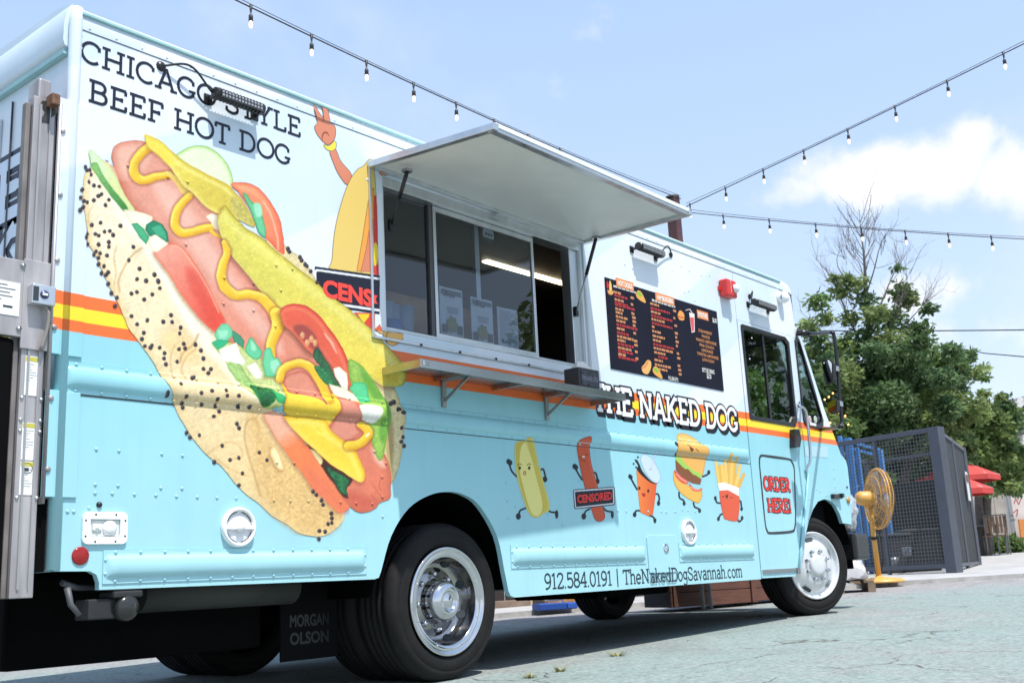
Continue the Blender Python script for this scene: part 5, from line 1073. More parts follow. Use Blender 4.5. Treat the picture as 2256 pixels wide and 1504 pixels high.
# big mustard blob and arch
hd.poly('C', [(800, 700), (780, 780), (800, 850), (818, 935), (790, 1050), (850, 1130), (960, 1150), (1100, 1160), (1230, 1240), (1310, 1150), (1345, 1080), (1362, 1020), (1330, 950), (1290, 920), (1200, 900), (1000, 900), (860, 900)], MU, edge=ME, ew=7, shadow=.4, grain=.03)
hd.poly('C', [(800, 775), (880, 722), (990, 695), (1072, 742), (1125, 832), (1175, 925), (1210, 1035), (1150, 980), (1060, 950), (960, 928), (870, 915), (825, 850)], (228, 144, 118), edge=(190, 96, 72), ew=9)
hd.stroke('C', [(775, 770), (800, 690), (870, 640), (960, 618), (1040, 640), (1110, 700), (1170, 790), (1215, 890), (1235, 970)], [76, 80, 78, 80, 82, 84, 84, 80, 80], MU, edge=ME, shadow=.4, hi=MHI)
hd.poly('C', [(1112, 660), (1165, 645), (1235, 700), (1280, 770), (1300, 840), (1240, 835), (1170, 760)], (52, 128, 74), edge=(30, 92, 54), ew=4, grain=.3, gs=2)
hd.poly('C', [(1300, 672), (1355, 655), (1432, 720), (1442, 800), (1436, 890), (1385, 862), (1318, 745)], (250, 244, 226), edge=(226, 210, 176), ew=5, smooth=False, shadow=.3)
# right-hand relish
hd.poly('C', [(1440, 600), (1540, 615), (1640, 720), (1725, 850), (1795, 960), (1850, 1045), (1858, 1160), (1835, 1260), (1812, 1400), (1780, 1540), (1740, 1560), (1680, 1420), (1650, 1260), (1560, 1060), (1480, 860)], (158, 200, 88), edge=(110, 166, 50), ew=8, grain=.12, gs=4)
hd.poly('C', [(1560, 680), (1640, 740), (1720, 860), (1780, 970), (1700, 960), (1620, 840)], (96, 164, 62), soft=8, op=.75); hd.poly('C', [(1790, 1060), (1850, 1060), (1840, 1240), (1790, 1400), (1740, 1300)], (94, 158, 52), soft=8, op=.7)
hd.poly('C', [(1250, 822), (1400, 860), (1500, 920), (1562, 1000), (1400, 975), (1300, 925)], (246, 242, 216), edge=(222, 212, 160), ew=5, smooth=False); hd.poly('C', [(1450, 870), (1500, 800), (1612, 808), (1640, 900), (1652, 1000), (1560, 1012), (1500, 920)], (96, 212, 146), edge=(52, 176, 104), ew=5, smooth=False)
hd.poly('C', [(1335, 955), (1480, 990), (1522, 1050), (1560, 1130), (1562, 1200), (1542, 1262), (1572, 1292), (1440, 1382), (1330, 1335), (1262, 1270), (1300, 1190), (1345, 1080)], (228, 146, 122), edge=(196, 98, 76), ew=9)
hd.poly('C', [(1540, 1030), (1740, 1045), (1735, 1150), (1682, 1205), (1590, 1185), (1540, 1100)], (252, 250, 238), edge=(226, 226, 190), ew=6)
# lower tomato wedge
hd.poly('D', [(560, 400), (640, 430), (760, 540), (860, 630), (1000, 705), (1080, 770), (1055, 840), (1000, 900), (1040, 985), (960, 960), (880, 830), (790, 720), (680, 550)], (70, 34, 22), soft=4)
hd.poly('D', [(800, 630), (870, 680), (960, 722), (1045, 790), (1020, 900), (1035, 952), (950, 930), (880, 800), (810, 700)], (44, 112, 66), edge=(22, 70, 44), ew=6, grain=.35, gs=3)
hd.poly('D', [(608, 448), (680, 470), (745, 540), (752, 592), (720, 622), (660, 560)], (238, 222, 160), edge=(206, 176, 104), ew=5)
hd.poly('D', [(98, 62), (150, 38), (220, 28), (312, 62), (400, 180), (500, 300), (582, 400), (682, 550), (790, 722), (900, 882), (980, 992), (1052, 1086), (1000, 1130), (960, 1152), (880, 1112), (760, 982), (640, 882), (560, 762), (450, 622), (330, 462), (230, 322), (150, 180)], (244, 182, 150), edge=(232, 124, 84), ew=6, grad=((330, 250), (420, 420), (244, 132, 78)), shadow=.35, grain=.03)
hd.poly('D', [(560, 640), (760, 760), (900, 940), (1030, 1085), (960, 1140), (800, 1000), (640, 850)], (232, 118, 88), soft=22, op=.7)
# the last mustard drop
hd.poly('D', [(330, 78), (460, 85), (600, 82), (780, 120), (830, 205), (905, 292), (1000, 352), (1100, 440), (1165, 562), (1212, 680), (1218, 772), (1170, 812), (1080, 772), (980, 702), (850, 622), (760, 540), (640, 430), (540, 345), (440, 240), (372, 160)], (248, 212, 62), edge=(226, 164, 26), ew=11, shadow=.4, hi=(-3, 5, (254, 228, 104), 9))
hd.stroke('D', [(1165, 180), (1230, 215), (1262, 275), (1215, 345), (1130, 400), (1040, 410)], [70, 92, 96, 96, 100, 100], MU, edge=ME, shadow=.4); hd.stroke('D', [(1235, 300), (1270, 275)], 16, (255, 252, 230), soft=2); hd.stroke('D', [(650, 190), (700, 260), (860, 340)], 16, (255, 236, 120), soft=8, op=.6)
# poppy seeds
SEEDS = {'E': [(68, 362), (85, 395), (120, 390), (135, 432), (110, 510), (165, 543), (218, 553), (35, 588), (238, 630), (208, 648), (22, 667), (55, 703), (88, 718), (165, 692), (313, 685), (280, 740), (45, 765), (15, 795), (145, 940), (230, 915), (433, 947), (95, 1030), (85, 1060), (178, 1027), (212, 1045), (270, 1005), (325, 1000), (357, 1040), (100, 1130), (210, 1135), (313, 1110), (313, 1155), (560, 1160), (185, 1205), (165, 1235), (225, 1222), (293, 1243), (210, 1268), (513, 1293), (210, 1330), (265, 1352), (243, 1418), (308, 1415), (287, 1440), (622, 1377), (775, 1435), (600, 1480), (690, 1495), (808, 1495)],
 'A': [(425, 903), (520, 940), (408, 970), (467, 983), (543, 985), (553, 1027), (373, 1060), (408, 1050), (505, 1067), (453, 1097), (225, 998), (245, 1058), (280, 1087), (268, 1138), (373, 1205), (473, 1230), (410, 1257), (575, 1242), (625, 1198), (632, 1243), (687, 1278), (680, 1313), (450, 1310), (440, 1350), (1370, 775), (1378, 795), (1445, 830), (1455, 850), (1478, 875), (1490, 885), (1515, 918), (1555, 990)],
 'B': [(458, 180), (502, 175), (493, 190), (553, 190), (583, 225), (580, 260), (592, 297), (675, 200), (705, 165), (713, 195), (780, 170), (815, 208), (830, 260), (662, 280), (830, 325), (877, 325), (862, 352), (757, 383), (770, 378), (670, 423), (865, 470), (798, 483), (708, 503), (590, 480), (590, 497), (957, 465), (963, 500), (1037, 500), (905, 522), (903, 560), (692, 545), (700, 572), (815, 552), (930, 597), (897, 627), (1045, 565), (1120, 570), (1045, 675), (1058, 703), (725, 730), (747, 760), (805, 745), (950, 815), (1188, 858), (1237, 905), (1000, 905), (1058, 890), (900, 918), (1080, 990), (1057, 1065), (1530, 1105), (1550, 1125), (1583, 1160), (1593, 1188), (1645, 1245), (1650, 1275), (1625, 1313), (1650, 1305), (1570, 1355), (1607, 1360), (1567, 1405), (2025, 545), (2043, 537), (2070, 580), (2090, 605), (2092, 700), (2102, 757), (2092, 788), (2110, 815)]}
for k, L in SEEDS.items():
    for cx, cy in L:
        r = 3.9+.8*rng.random(); hd.spot(k, cx+ZM[k][2]*1.2, cy+ZM[k][2]*1.4, r*.9, (190, 120, 70), soft=3, op=.45); hd.spot(k, cx, cy, r, (44, 40, 46), hi=(112, 104, 110), asp=1.12)
g_ = (vnoise(hd.u/34, hd.v/34, 21)-.5)*.04+(vnoise(hd.u/9, hd.v/9, 22)-.5)*.03+(vnoise(hd.u/3.2, hd.v/3.2, 23)-.5)*.05
hd.c = np.clip(hd.c*(1+g_)[:, None], 0, 255)
hd.build('hot_dog_graphic', truck, .0024, M_photo, .84, .03)
# rivets take the colour of whatever is printed over them
inked = MB(); Rc = []; plain = MB()
for x, z, r in RIV:
    ix, iz = int(round((x-hd.x[0])/.003)), int(round((z-hd.z[0])/.003)); k = iz*hd.nx+ix
    if 0 <= ix < hd.nx and 0 <= iz < hd.nz and hd.a[k] > .9:
        n0 = len(inked.v); rivet_shape(inked, x, z, r); Rc += [lin(hd.c[k])*.85]*(len(inked.v)-n0)
        for i in range(n0, len(inked.v)): q = inked.v[i]; inked.v[i] = (q[0], q[1]-.0028, q[2])
    else: rivet_shape(plain, x, z, r)
tag(plain.build('rivet', M_wrap, truck), kind='stuff'); tag(raw('printed_rivet', inked.v, inked.f, M_print, truck, True, Rc), kind='stuff')

# ------------------------------------------------------------------ the row of running food drawings
def limbs(sh, L, w=13):
    for P in L: sh.stroke('r2', P, w, (34, 36, 44))
def blob(sh, x, y, rx=17, ry=22): sh.spot('r2', x, y, rx/3.76, (34, 36, 44), asp=ry/rx)
def board_box(k, P, pad=12):
    Q = px(k, P); xs, ys = [q[0] for q in Q], [q[1] for q in Q]; return [(min(xs)-pad, min(ys)-pad), (max(xs)+pad, min(ys)-pad), (min(xs)-pad, max(ys)+pad), (max(xs)+pad, max(ys)+pad)]
fig = Sheet(board_box('r2', [(80, 150), (540, 850)]), .0032)
limbs(fig, [[(182, 487), (140, 440), (118, 380)], [(372, 435), (400, 425), (418, 480)], [(255, 748), (212, 765), (200, 792)], [(440, 765), (470, 780), (502, 782)]])
for q in ((113, 362), (128, 372), (415, 508, 19, 24), (195, 815, 20, 26), (512, 798, 13, 34)): blob(fig, *q)
fig.poly('r2', [(165, 232), (200, 192), (245, 190), (265, 166), (295, 164), (320, 190), (345, 300), (400, 520), (450, 700), (446, 770), (400, 792), (375, 815), (330, 825), (290, 800), (250, 720), (200, 560), (170, 400)], (236, 222, 120))
fig.poly('r2', [(172, 235), (202, 200), (243, 200), (260, 230), (300, 300), (345, 440), (400, 640), (420, 740), (400, 780), (372, 806), (330, 815), (296, 792), (258, 716), (210, 560), (180, 400)], (214, 192, 76)); fig.poly('r2', [(262, 180), (294, 172), (314, 196), (338, 300), (392, 520), (440, 700), (436, 762), (405, 778), (400, 700), (350, 500), (300, 320)], (222, 200, 84))
fig.poly('r2', [(212, 262), (243, 208), (272, 250), (305, 340), (345, 500), (382, 640), (395, 740), (372, 800), (330, 808), (300, 780), (270, 700), (232, 560), (204, 420)], (250, 236, 140))
for x in (206, 284): fig.spot('r2', x, 415, 2.6, (40, 30, 30), asp=1.4); fig.stroke('r2', [(x-18, 392), (x, 380), (x+14, 388)], 5, (60, 40, 30))
fig.spot('r2', 246, 457, 3.4, (150, 90, 40), asp=1.4); fig.spot('r2', 246, 457, 2.2, (240, 200, 120), asp=1.4)
fig.build('running_bun_graphic', truck, .0012, M_photo)
fig = Sheet(board_box('r2', [(640, 150), (1000, 865)]), .0032)
limbs(fig, [[(722, 512), (690, 460), (668, 418)], [(795, 488), (818, 455), (838, 462), (850, 505)], [(785, 755), (755, 770), (742, 795)], [(895, 740), (922, 768), (965, 778)]])
for q in ((660, 402), (672, 410), (850, 525, 17, 22), (737, 815, 19, 25), (973, 800, 12, 30)): blob(fig, *q)
fig.poly('r2', [(680, 195), (690, 182), (750, 158), (778, 170), (785, 262), (800, 380), (850, 560), (890, 720), (912, 800), (905, 840), (870, 858), (830, 842), (800, 762), (740, 560), (700, 380), (680, 262)], (222, 88, 50), edge=(176, 56, 32), ew=3)
fig.stroke('r2', [(770, 190), (775, 290), (795, 400), (850, 600), (890, 760)], 10, (236, 120, 84), soft=3, op=.6)
fig.stroke('r2', [(695, 320), (720, 335)], 5, (60, 20, 16)); fig.stroke('r2', [(745, 315), (770, 300)], 5, (60, 20, 16)); fig.spot('r2', 735, 322, 3.4, (250, 230, 220), asp=.6); fig.stroke('r2', [(715, 360), (735, 352), (750, 362)], 4, (60, 20, 16))
fig.poly('r2', [(648, 602), (662, 594), (978, 570), (992, 580), (996, 712), (986, 722), (668, 755), (658, 745)], (24, 26, 46), smooth=False); fig.poly('r2', [(653, 606), (664, 600), (976, 576), (986, 584), (990, 708), (982, 715), (672, 748), (664, 740)], (236, 238, 244), smooth=False); fig.poly('r2', [(662, 612), (976, 588), (980, 704), (672, 738)], (24, 26, 46), smooth=False)
fig.build('running_sausage_graphic', truck, .0012, M_photo)
fig = Sheet(board_box('r2', [(1100, 265), (1375, 865)]), .0032)
limbs(fig, [[(1178, 592), (1140, 525), (1124, 490)], [(1322, 632), (1350, 630), (1362, 662), (1358, 690)], [(1205, 768), (1172, 768), (1160, 790)], [(1282, 808), (1312, 820), (1324, 845)]])
for q in ((1118, 484), (1128, 492), (1356, 706, 13, 20), (1158, 800, 15, 20), (1326, 850, 12, 20)): blob(fig, *q, *([] if len(q) > 2 else [13, 18]))
fig.poly('r2', [(1172, 432), (1210, 440), (1300, 532), (1342, 532), (1326, 680), (1310, 798), (1270, 812), (1205, 782), (1188, 640)], (244, 134, 64), smooth=False, grad=((1190, 600), (1330, 600), (232, 96, 44)))
fig.poly('r2', [(1158, 348), (1178, 350), (1200, 388), (1222, 440), (1290, 520), (1345, 548), (1290, 536), (1215, 476), (1176, 425), (1186, 396)], (36, 28, 30))
fig.poly('r2', [(1205, 352), (1212, 318), (1234, 302), (1290, 325), (1340, 400), (1372, 480), (1355, 536), (1300, 522), (1240, 442)], (208, 226, 246), edge=(180, 200, 232), ew=4); fig.spot('r2', 1290, 425, 2.4, (110, 110, 140), asp=.7); fig.stroke('r2', [(1290, 425), (1328, 310), (1358, 280)], 10, (210, 210, 236))
for x, y in ((1196, 582), (1270, 605)): fig.spot('r2', x, y, 2.4, (60, 20, 16), asp=1.5)
fig.poly('r2', [(1216, 624), (1248, 632), (1232, 655)], (170, 40, 26)); 
for x, y in ((1150, 380), (1170, 410), (1185, 325)): fig.spot('r2', x, y, 1.8, (36, 28, 30))
fig.build('running_cup_graphic', truck, .0012, M_photo)
fig = Sheet(board_box('r2', [(1465, 120), (1790, 785)]), .0032)
limbs(fig, [[(1492, 310), (1500, 250), (1486, 222)], [(1722, 486), (1758, 470), (1772, 452)], [(1525, 618), (1530, 660), (1562, 682), (1567, 705)], [(1645, 702), (1655, 735), (1688, 752), (1694, 770)]])
for q in ((1482, 214), (1772, 450), (1568, 708), (1696, 768)): blob(fig, *q, 12, 17)
fig.poly('r2', [(1485, 440), (1478, 500), (1500, 570), (1560, 640), (1640, 690), (1692, 700), (1714, 612), (1600, 560), (1530, 490)], (244, 190, 84), edge=(226, 160, 60), ew=4)
fig.poly('r2', [(1505, 180), (1515, 140), (1546, 128), (1600, 140), (1650, 170), (1692, 206), (1742, 242), (1752, 300), (1738, 400), (1716, 482), (1640, 452), (1500, 312)], (246, 184, 92), edge=(228, 152, 62), ew=4); fig.poly('r2', [(1512, 170), (1530, 138), (1600, 148), (1680, 200), (1660, 230), (1560, 200)], (252, 206, 116), soft=5)
fig.poly('r2', [(1500, 310), (1540, 330), (1600, 400), (1650, 440), (1718, 462), (1702, 502), (1662, 490), (1640, 470), (1600, 436), (1570, 420), (1540, 392), (1500, 352)], (170, 214, 90), smooth=False); fig.poly('r2', [(1495, 345), (1545, 400), (1575, 425), (1600, 422), (1640, 468), (1668, 478), (1712, 508), (1700, 552), (1640, 542), (1560, 502), (1500, 432)], (140, 82, 46), smooth=False)
fig.poly('r2', [(1488, 432), (1540, 480), (1604, 532), (1560, 545), (1500, 492)], (232, 96, 76)); fig.poly('r2', [(1608, 540), (1660, 588), (1716, 582), (1700, 606), (1638, 602)], (232, 96, 76)); fig.stroke('r2', [(1505, 465), (1545, 505), (1590, 530)], 8, (250, 180, 160)); fig.stroke('r2', [(1625, 570), (1660, 592), (1700, 590)], 8, (250, 180, 160))
fig.stroke('r2', [(1575, 225), (1600, 245)], 5, (70, 36, 20)); fig.stroke('r2', [(1640, 260), (1665, 280)], 5, (70, 36, 20)); fig.poly('r2', [(1590, 245), (1625, 262), (1605, 282)], (120, 50, 30))
fig.build('running_burger_graphic', truck, .0012, M_photo)
fig = Sheet(board_box('r2', [(1810, 300), (2075, 870)]), .0032)
limbs(fig, [[(1868, 705), (1840, 700), (1828, 670)], [(2012, 690), (2035, 690), (2042, 730)], [(1885, 795), (1868, 802), (1855, 830)], [(2010, 840), (2025, 858), (2045, 842)]])
for q in ((1826, 664), (2044, 752), (1852, 836), (2048, 828)): blob(fig, *q, 11, 17)
for (x0, y0), (x1, y1), c in [((1862, 560), (1832, 370), 0), ((1880, 560), (1862, 400), 1), ((1925, 560), (1905, 350), 0), ((1900, 560), (1882, 396), 0), ((1945, 560), (1940, 305), 1), ((1960, 560), (1966, 360), 0), ((1980, 570), (1992, 335), 1), ((1996, 580), (2030, 395), 0), ((2010, 590), (2062, 468), 1)]:
    fig.stroke('r2', [(x0, y0), (x1, y1)], [30, 24], ((252, 206, 104), (240, 184, 76))[c], smooth=False)
fig.poly('r2', [(1860, 606), (1930, 598), (2022, 642), (2016, 830), (1985, 856), (1920, 842), (1892, 812)], (236, 92, 56), edge=(214, 70, 40), ew=3); fig.poly('r2', [(1848, 540), (1900, 534), (2024, 580), (2022, 648), (1930, 598), (1858, 602)], (250, 246, 238), smooth=False)
fig.stroke('r2', [(1882, 656), (1892, 648), (1902, 656)], 4, (70, 24, 18)); fig.stroke('r2', [(1948, 664), (1958, 656), (1968, 664)], 4, (70, 24, 18)); fig.poly('r2', [(1910, 640), (1932, 640), (1922, 668)], (90, 24, 18))
fig.build('running_fries_graphic', truck, .0012, M_photo)

# ------------------------------------------------------------------ lettering on the side
INK = (30, 32, 48)
sign_letters([(text_polys('CHICAGO STYLE', -2.075, -.948, 2.568, .098, .0130, sw=.0115, track=.03), INK, .0016)], 'headline_letter', truck); sign_letters([(text_polys('BEEF HOT DOG', -2.035, -1.012, 2.406, .098, .0130, sw=.0115, track=.03), INK, .0016)], 'headline_letter', truck)
a0, a1, z0, hh = 1.315, 3.150, 1.440, .176
shd = None
for d_ in np.linspace(0, 1, 5):
    t = text_polys('THE NAKED DOG', a0+.016*d_, a1+.016*d_, z0-.020*d_, hh, .030, grow=.024, sw=.024); shd = t if shd is None else [p+q for p, q in zip(shd, t)]
sign_letters([(shd, (26, 27, 40), .0016), (text_polys('THE NAKED DOG', a0, a1, z0, hh, .030, sw=.024), (246, 246, 246), .0026)], 'name_letter', truck)
sign_letters([(text_polys('912.584.0191 | TheNakedDogSavannah.com', .735, 3.012, .388, .088, .0105, sw=.0075), (34, 52, 66), lambda x: .0074 if 1.76 < x < 2.13 else .0014)], 'contact_letter', truck)
for w_, x0, x1, z0 in (('ORDER', 3.462, 3.905, 1.020), ('HERE!', 3.488, 3.885, .857)):
    sign_letters([(text_polys(w_, x0, x1, z0, .100, .019, grow=.013, sw=.015), (22, 24, 30), .0052), (text_polys(w_, x0, x1, z0, .100, .019, sw=.015), (232, 52, 44), .0066)], 'order_letter', dr)
ob = spline([(3.45, 1.285), (3.42, 1.24), (3.415, 1.15), (3.415, .80), (3.435, .71), (3.50, .69), (3.84, .70), (3.92, .735), (3.965, .86), (4.005, 1.10), (4.02, 1.21), (3.99, 1.265), (3.92, 1.287), (3.55, 1.292)], True, 4)
ob = [tuple(p) for p in ob]; MB().plate(ob, -.0062, -.0045, [inset(ob, .020)]).build('order_frame', mat('black_vinyl', (.02, .022, .028), .35), dr)
def islands(V, F):
    """split flat letters that share no edge"""
    par_ = list(range(len(V)))
    def fd(i):
        while par_[i] != i: par_[i] = par_[par_[i]]; i = par_[i]
        return i
    for f in F:
        for i in f[1:]: par_[fd(i)] = fd(f[0])
    G = {}
    for f in F: G.setdefault(fd(f[0]), []).append(f)
    for fs in G.values():
        u = sorted({i for f in fs for i in f}); mp = {i: k for k, i in enumerate(u)}; yield [V[i] for i in u], [tuple(mp[i] for i in f) for f in fs]
def type_mesh(items, name, par, y, matl=None):
    """items: (text, centre x, baseline z, height, width or None, colour, bold, slope)"""
    V, F, Cc = [], [], []
    for txt, cx, z, h, wd, col, bold, slope in items:
        tv, tf = type_polys(txt, h, bold)
        if not len(tv): continue
        w0 = tv[:, 0].max()-tv[:, 0].min(); s = (wd/w0) if wd else 1.0; xm = (tv[:, 0].max()+tv[:, 0].min())/2; k = len(V)
        for x, zz in tv: V.append((cx+(x-xm)*s, y, z+zz+slope*(x-xm)*s)); Cc.append(lin(col)*.85)
        F += [tuple(k+i for i in t) for t in tf]
    if name != 'censored_letter': return raw(name, V, F, matl or M_print, par, cols=Cc)
    for vs_, fs_ in islands(V, F): raw(name, vs_, fs_, M_print, par, cols=[Cc[0]]*len(vs_))
(xa, za), (xb, zb) = S(712, 661), S(808, 664)
(xc, zc) = S(762, 640)
cl = [S(*q) for q in px('A', [(1592, 1075), (1905, 1112), (1590, 965), (1905, 1005)])]
ty = type_polys('CENSORED', 1.0, .045); tv, tf = ty; n8 = tv[:, 0].max()-tv[:, 0].min(); h8 = tv[:, 1].max()
x0_, z0_ = cl[0]; zt = cl[2][1]; cut = -.470; sc_ = (cl[1][0]-x0_)/(n8*.475)
V = [(x0_+(x-tv[:, 0].min())*sc_, -.0030, z0_+z*(zt-z0_)/h8) for x, z in tv]
keep = [t for t in tf if max(V[i][0] for i in t) < cut]
for vs_, fs_ in islands(V, keep): raw('censored_letter', vs_, fs_, M_print, truck, cols=[lin((240, 74, 62))*.9]*len(vs_))
cz_ = [S(*q) for q in px('r2', [(680, 705), (970, 672), (685, 640), (965, 615)])]
type_mesh([('CENSORED', (cz_[0][0]+cz_[1][0])/2, (cz_[0][1]+cz_[1][1])/2, (cz_[2][1]+cz_[3][1])/2-(cz_[0][1]+cz_[1][1])/2, cz_[1][0]-cz_[0][0], (236, 60, 56), .045, (cz_[1][1]-cz_[0][1])/(cz_[1][0]-cz_[0][0]))], 'censored_letter', truck, -.0036)
# number plate of the cab, worn white
MB().plate([S(*q) for q in px('m4', [(155, 850), (310, 850), (310, 925), (160, 915)])], -.002, -.0006).build('cab_number_patch', mat('faded_white_vinyl', (.40, .60, .66), .4), truck)
for i, (cx, cy) in enumerate(((185, 672), (222, 672))):
    (x, z) = S(*px('m4', [(cx, cy)])[0]); o = MB().lathe([(.030, 0), (.0001, .001)], (x, -.011, z), AX, 20).build('window_sticker', mat('white_sticker', (.7, .68, .66), .5), truck); MB().lathe([(.019, 0), (.012, .0006)], (x, -.0125, z), AX, 18).build('sticker_ring', (M_red, mat('green_ink', (.10, .35, .12), .5))[i], o)
(x, z) = S(*px('m4', [(205, 705)])[0]); MB().box((x-.06, -.0125, z-.012), (x+.06, -.011, z+.012)).build('window_sticker', mat('white_sticker_bar', (.72, .70, .68), .5), truck)

# ------------------------------------------------------------------ menu board
mx0, mx1, mz0, mz1 = 1.528, 2.976, 1.730, 2.336
bd = MB().box((mx0, -.006, mz0), (mx1, -.0006, mz1)).build('menu_board', mat('navy_black_panel', (.010, .010, .020), .55, noise=.3, nscale=3, spec=.12), truck, .002)
# the board's print, laid out in its own unit square
def mu(u): return mx0+(mx1-mx0)*u
def mv(v): return mz1-(mz1-mz0)*v
(_S0, _S1) = (S(*px('mn', [(8, 80)])[0]), S(*px('mn', [(1412, 1478)])[0]))
def mq(a, b):
    x, z = S(*px('mn', [(a, b)])[0]); return x, z
items, bars = [], []
OR_, WH, RD, TAN = (236, 146, 84), (240, 238, 232), (206, 62, 62), (236, 160, 110)
def head(a, b, w, h, txt):
    x, z = mq(a, b); bars.append((x-w/2, z-h/2, x+w/2, z+h/2, OR_)); items.append((txt, x, z-h*.27, h*.54, w*.84, (252, 248, 240), .03, 0))
head(242, 200, .205, .062, 'HOT DOGS'); head(715, 372, .245, .062, 'HAMBURGERS'); head(1162, 562, .160, .062, 'SMOOTHIES')
x, z = mq(1302, 622); items.append(('$6.00', x, z-.018, .034, .062, WH, .02, 0))
for i, t in enumerate(('STRAWBERRY', 'MANGO', 'MANGO LEMONADE', 'PINA COLADA', 'LEMONADE', 'TWISTED LEMONADE', 'LAVA FLOW')):
    x, z = mq(1192+i*6, 760+i*56); items.append((t, x, z-.012, .022, None, (222, 150, 96), .012, 0))
x, z = mq(1228, 1218); items.append(('BOTTLED DRINKS', x, z-.016, .030, .172, WH, .02, 0)); x, z = mq(1236, 1282); items.append(('$2.50', x, z-.016, .034, .062, WH, .02, 0))
x, z = mq(812, 1312); items.append(('912-584-0191', x, z-.014, .028, .125, WH, .012, 0))
# rows too small to read: short runs of word-sized marks
def words_row(a, b, w, col, h):
    x, z = mq(a, b); e = x+w
    while x < e-.012:
        l = min(e-x, .020+.030*rng.random()); n_ch = max(2, int(l/.0075))
        for i in range(n_ch): bars.append((x+i*l/n_ch, z-h/2, x+(i+.72)*l/n_ch, z+h/2*(.8+.2*rng.random()), col))
        x += l+.007
words_row(105, 215, .285, WH, .014); words_row(562, 382, .300, WH, .016)
rows1 = [(115, 285, .095, TAN), (118, 322, .150, RD), (120, 370, .105, TAN), (122, 410, .155, RD), (125, 432, .23, RD), (128, 480, .095, TAN), (132, 522, .08, TAN), (135, 572, .145, TAN), (140, 620, .125, TAN), (143, 668, .250, RD), (146, 712, .095, TAN), (148, 762, .155, RD), (150, 806, .19, TAN), (152, 850, .095, TAN), (156, 895, .20, RD), (160, 940, .155, TAN), (162, 980, .17, RD), (164, 1018, .085, TAN), (166, 1052, .22, RD)]
rows2 = [(540, 420, .130, TAN), (545, 472, .250, RD), (550, 515, .120, TAN), (553, 560, .270, RD), (556, 603, .185, TAN), (560, 650, .265, RD), (562, 695, .05, TAN), (565, 745, .11, TAN), (570, 800, .155, TAN), (574, 850, .10, TAN), (578, 900, .270, RD), (582, 945, .245, TAN), (588, 995, .145, TAN), (636, 1050, .12, RD), (592, 1085, .105, TAN), (596, 1140, .215, TAN), (640, 1195, .115, TAN)]
for a, b, w, c in rows1+rows2: words_row(a, b, w, c, .017)
for a, b in [(308, 350), (312, 430), (320, 538), (328, 585), (332, 632), (336, 680), (342, 770), (348, 862), (352, 910), (360, 990), (368, 1070), (812, 505), (816, 592), (828, 682), (832, 770), (838, 820), (842, 872), (846, 922), (856, 1012), (860, 1065), (866, 1155), (872, 1205), (880, 1255)]: words_row(a, b, .042, TAN, .018)
V, F, Cc = [], [], []
for x0, z0, x1, z1, c in bars:
    k = len(V); V += [(x0, -.0068, z0), (x1, -.0068, z0), (x1, -.0068, z1), (x0, -.0068, z1)]; F.append((k, k+1, k+2, k+3)); Cc += [lin(c)*.85]*4
tag(raw('menu_print', V, F, M_print, bd, cols=Cc), kind='stuff')
for it in items: type_mesh([it], 'menu_lettering', bd, -.0076)
def picture(nm, box, *cmds):
    sh_ = Sheet([px('mn', [(box[0], box[1])])[0], px('mn', [(box[2], box[1])])[0], px('mn', [(box[0], box[3])])[0], px('mn', [(box[2], box[3])])[0]], .0036)
    for c in cmds:
        if c[0] == 'p': sh_.poly('mn', c[1], c[2], smooth=len(c) < 4)
        else: sh_.stroke('mn', c[1], c[3], c[2], smooth=False)
    sh_.build(nm, bd, .0080, M_photo)
picture('ketchup_picture', (5, 140, 55, 260), ('p', [(25, 160), (48, 190), (45, 245), (25, 235)], (206, 40, 40)))
picture('mustard_picture', (25, 140, 120, 335), ('p', [(62, 150), (80, 200), (84, 270), (58, 280), (54, 200)], (246, 204, 110)), ('p', [(35, 262), (70, 285), (104, 270), (100, 310), (68, 322), (40, 300)], (240, 170, 90)))
for q in (0, 1):
    dx, dy = q*198, q*895
    picture('hot_dog_picture', (355+dx, 255+dy, 500+dx, 425+dy), ('p', [(372+dx, 300+dy), (400+dx, 268+dy), (440+dx, 300+dy), (485+dx, 400+dy), (470+dx, 415+dy), (410+dx, 380+dy), (375+dx, 340+dy)], (244, 176, 84)), ('p', [(378+dx, 302+dy), (408+dx, 284+dy), (440+dx, 320+dy), (430+dx, 345+dy), (395+dx, 330+dy)], (150, 190, 60)))
picture('burger_picture', (855, 490, 955, 635), ('p', [(868, 540), (895, 505), (935, 540), (944, 590), (935, 622), (890, 618), (866, 580)], (246, 166, 80)), ('s', [(868, 575), (905, 590), (942, 592)], (190, 70, 40), 12))
picture('bun_picture', (425, 1080, 560, 1270), ('p', [(437, 1180), (470, 1140), (505, 1092), (545, 1108), (548, 1180), (510, 1258), (455, 1240)], (246, 186, 110)), ('s', [(440, 1190), (480, 1170), (515, 1110)], (214, 110, 60), 12))
picture('smoothie_picture', (950, 480, 1080, 780), ('p', [(1000, 530), (1062, 545), (1066, 760), (1030, 768)], (250, 240, 240), 1), ('p', [(1008, 585), (1056, 590), (1058, 750), (1034, 756)], (232, 90, 96), 1), ('s', [(1035, 535), (1008, 492), (962, 502)], (248, 220, 220), 9))

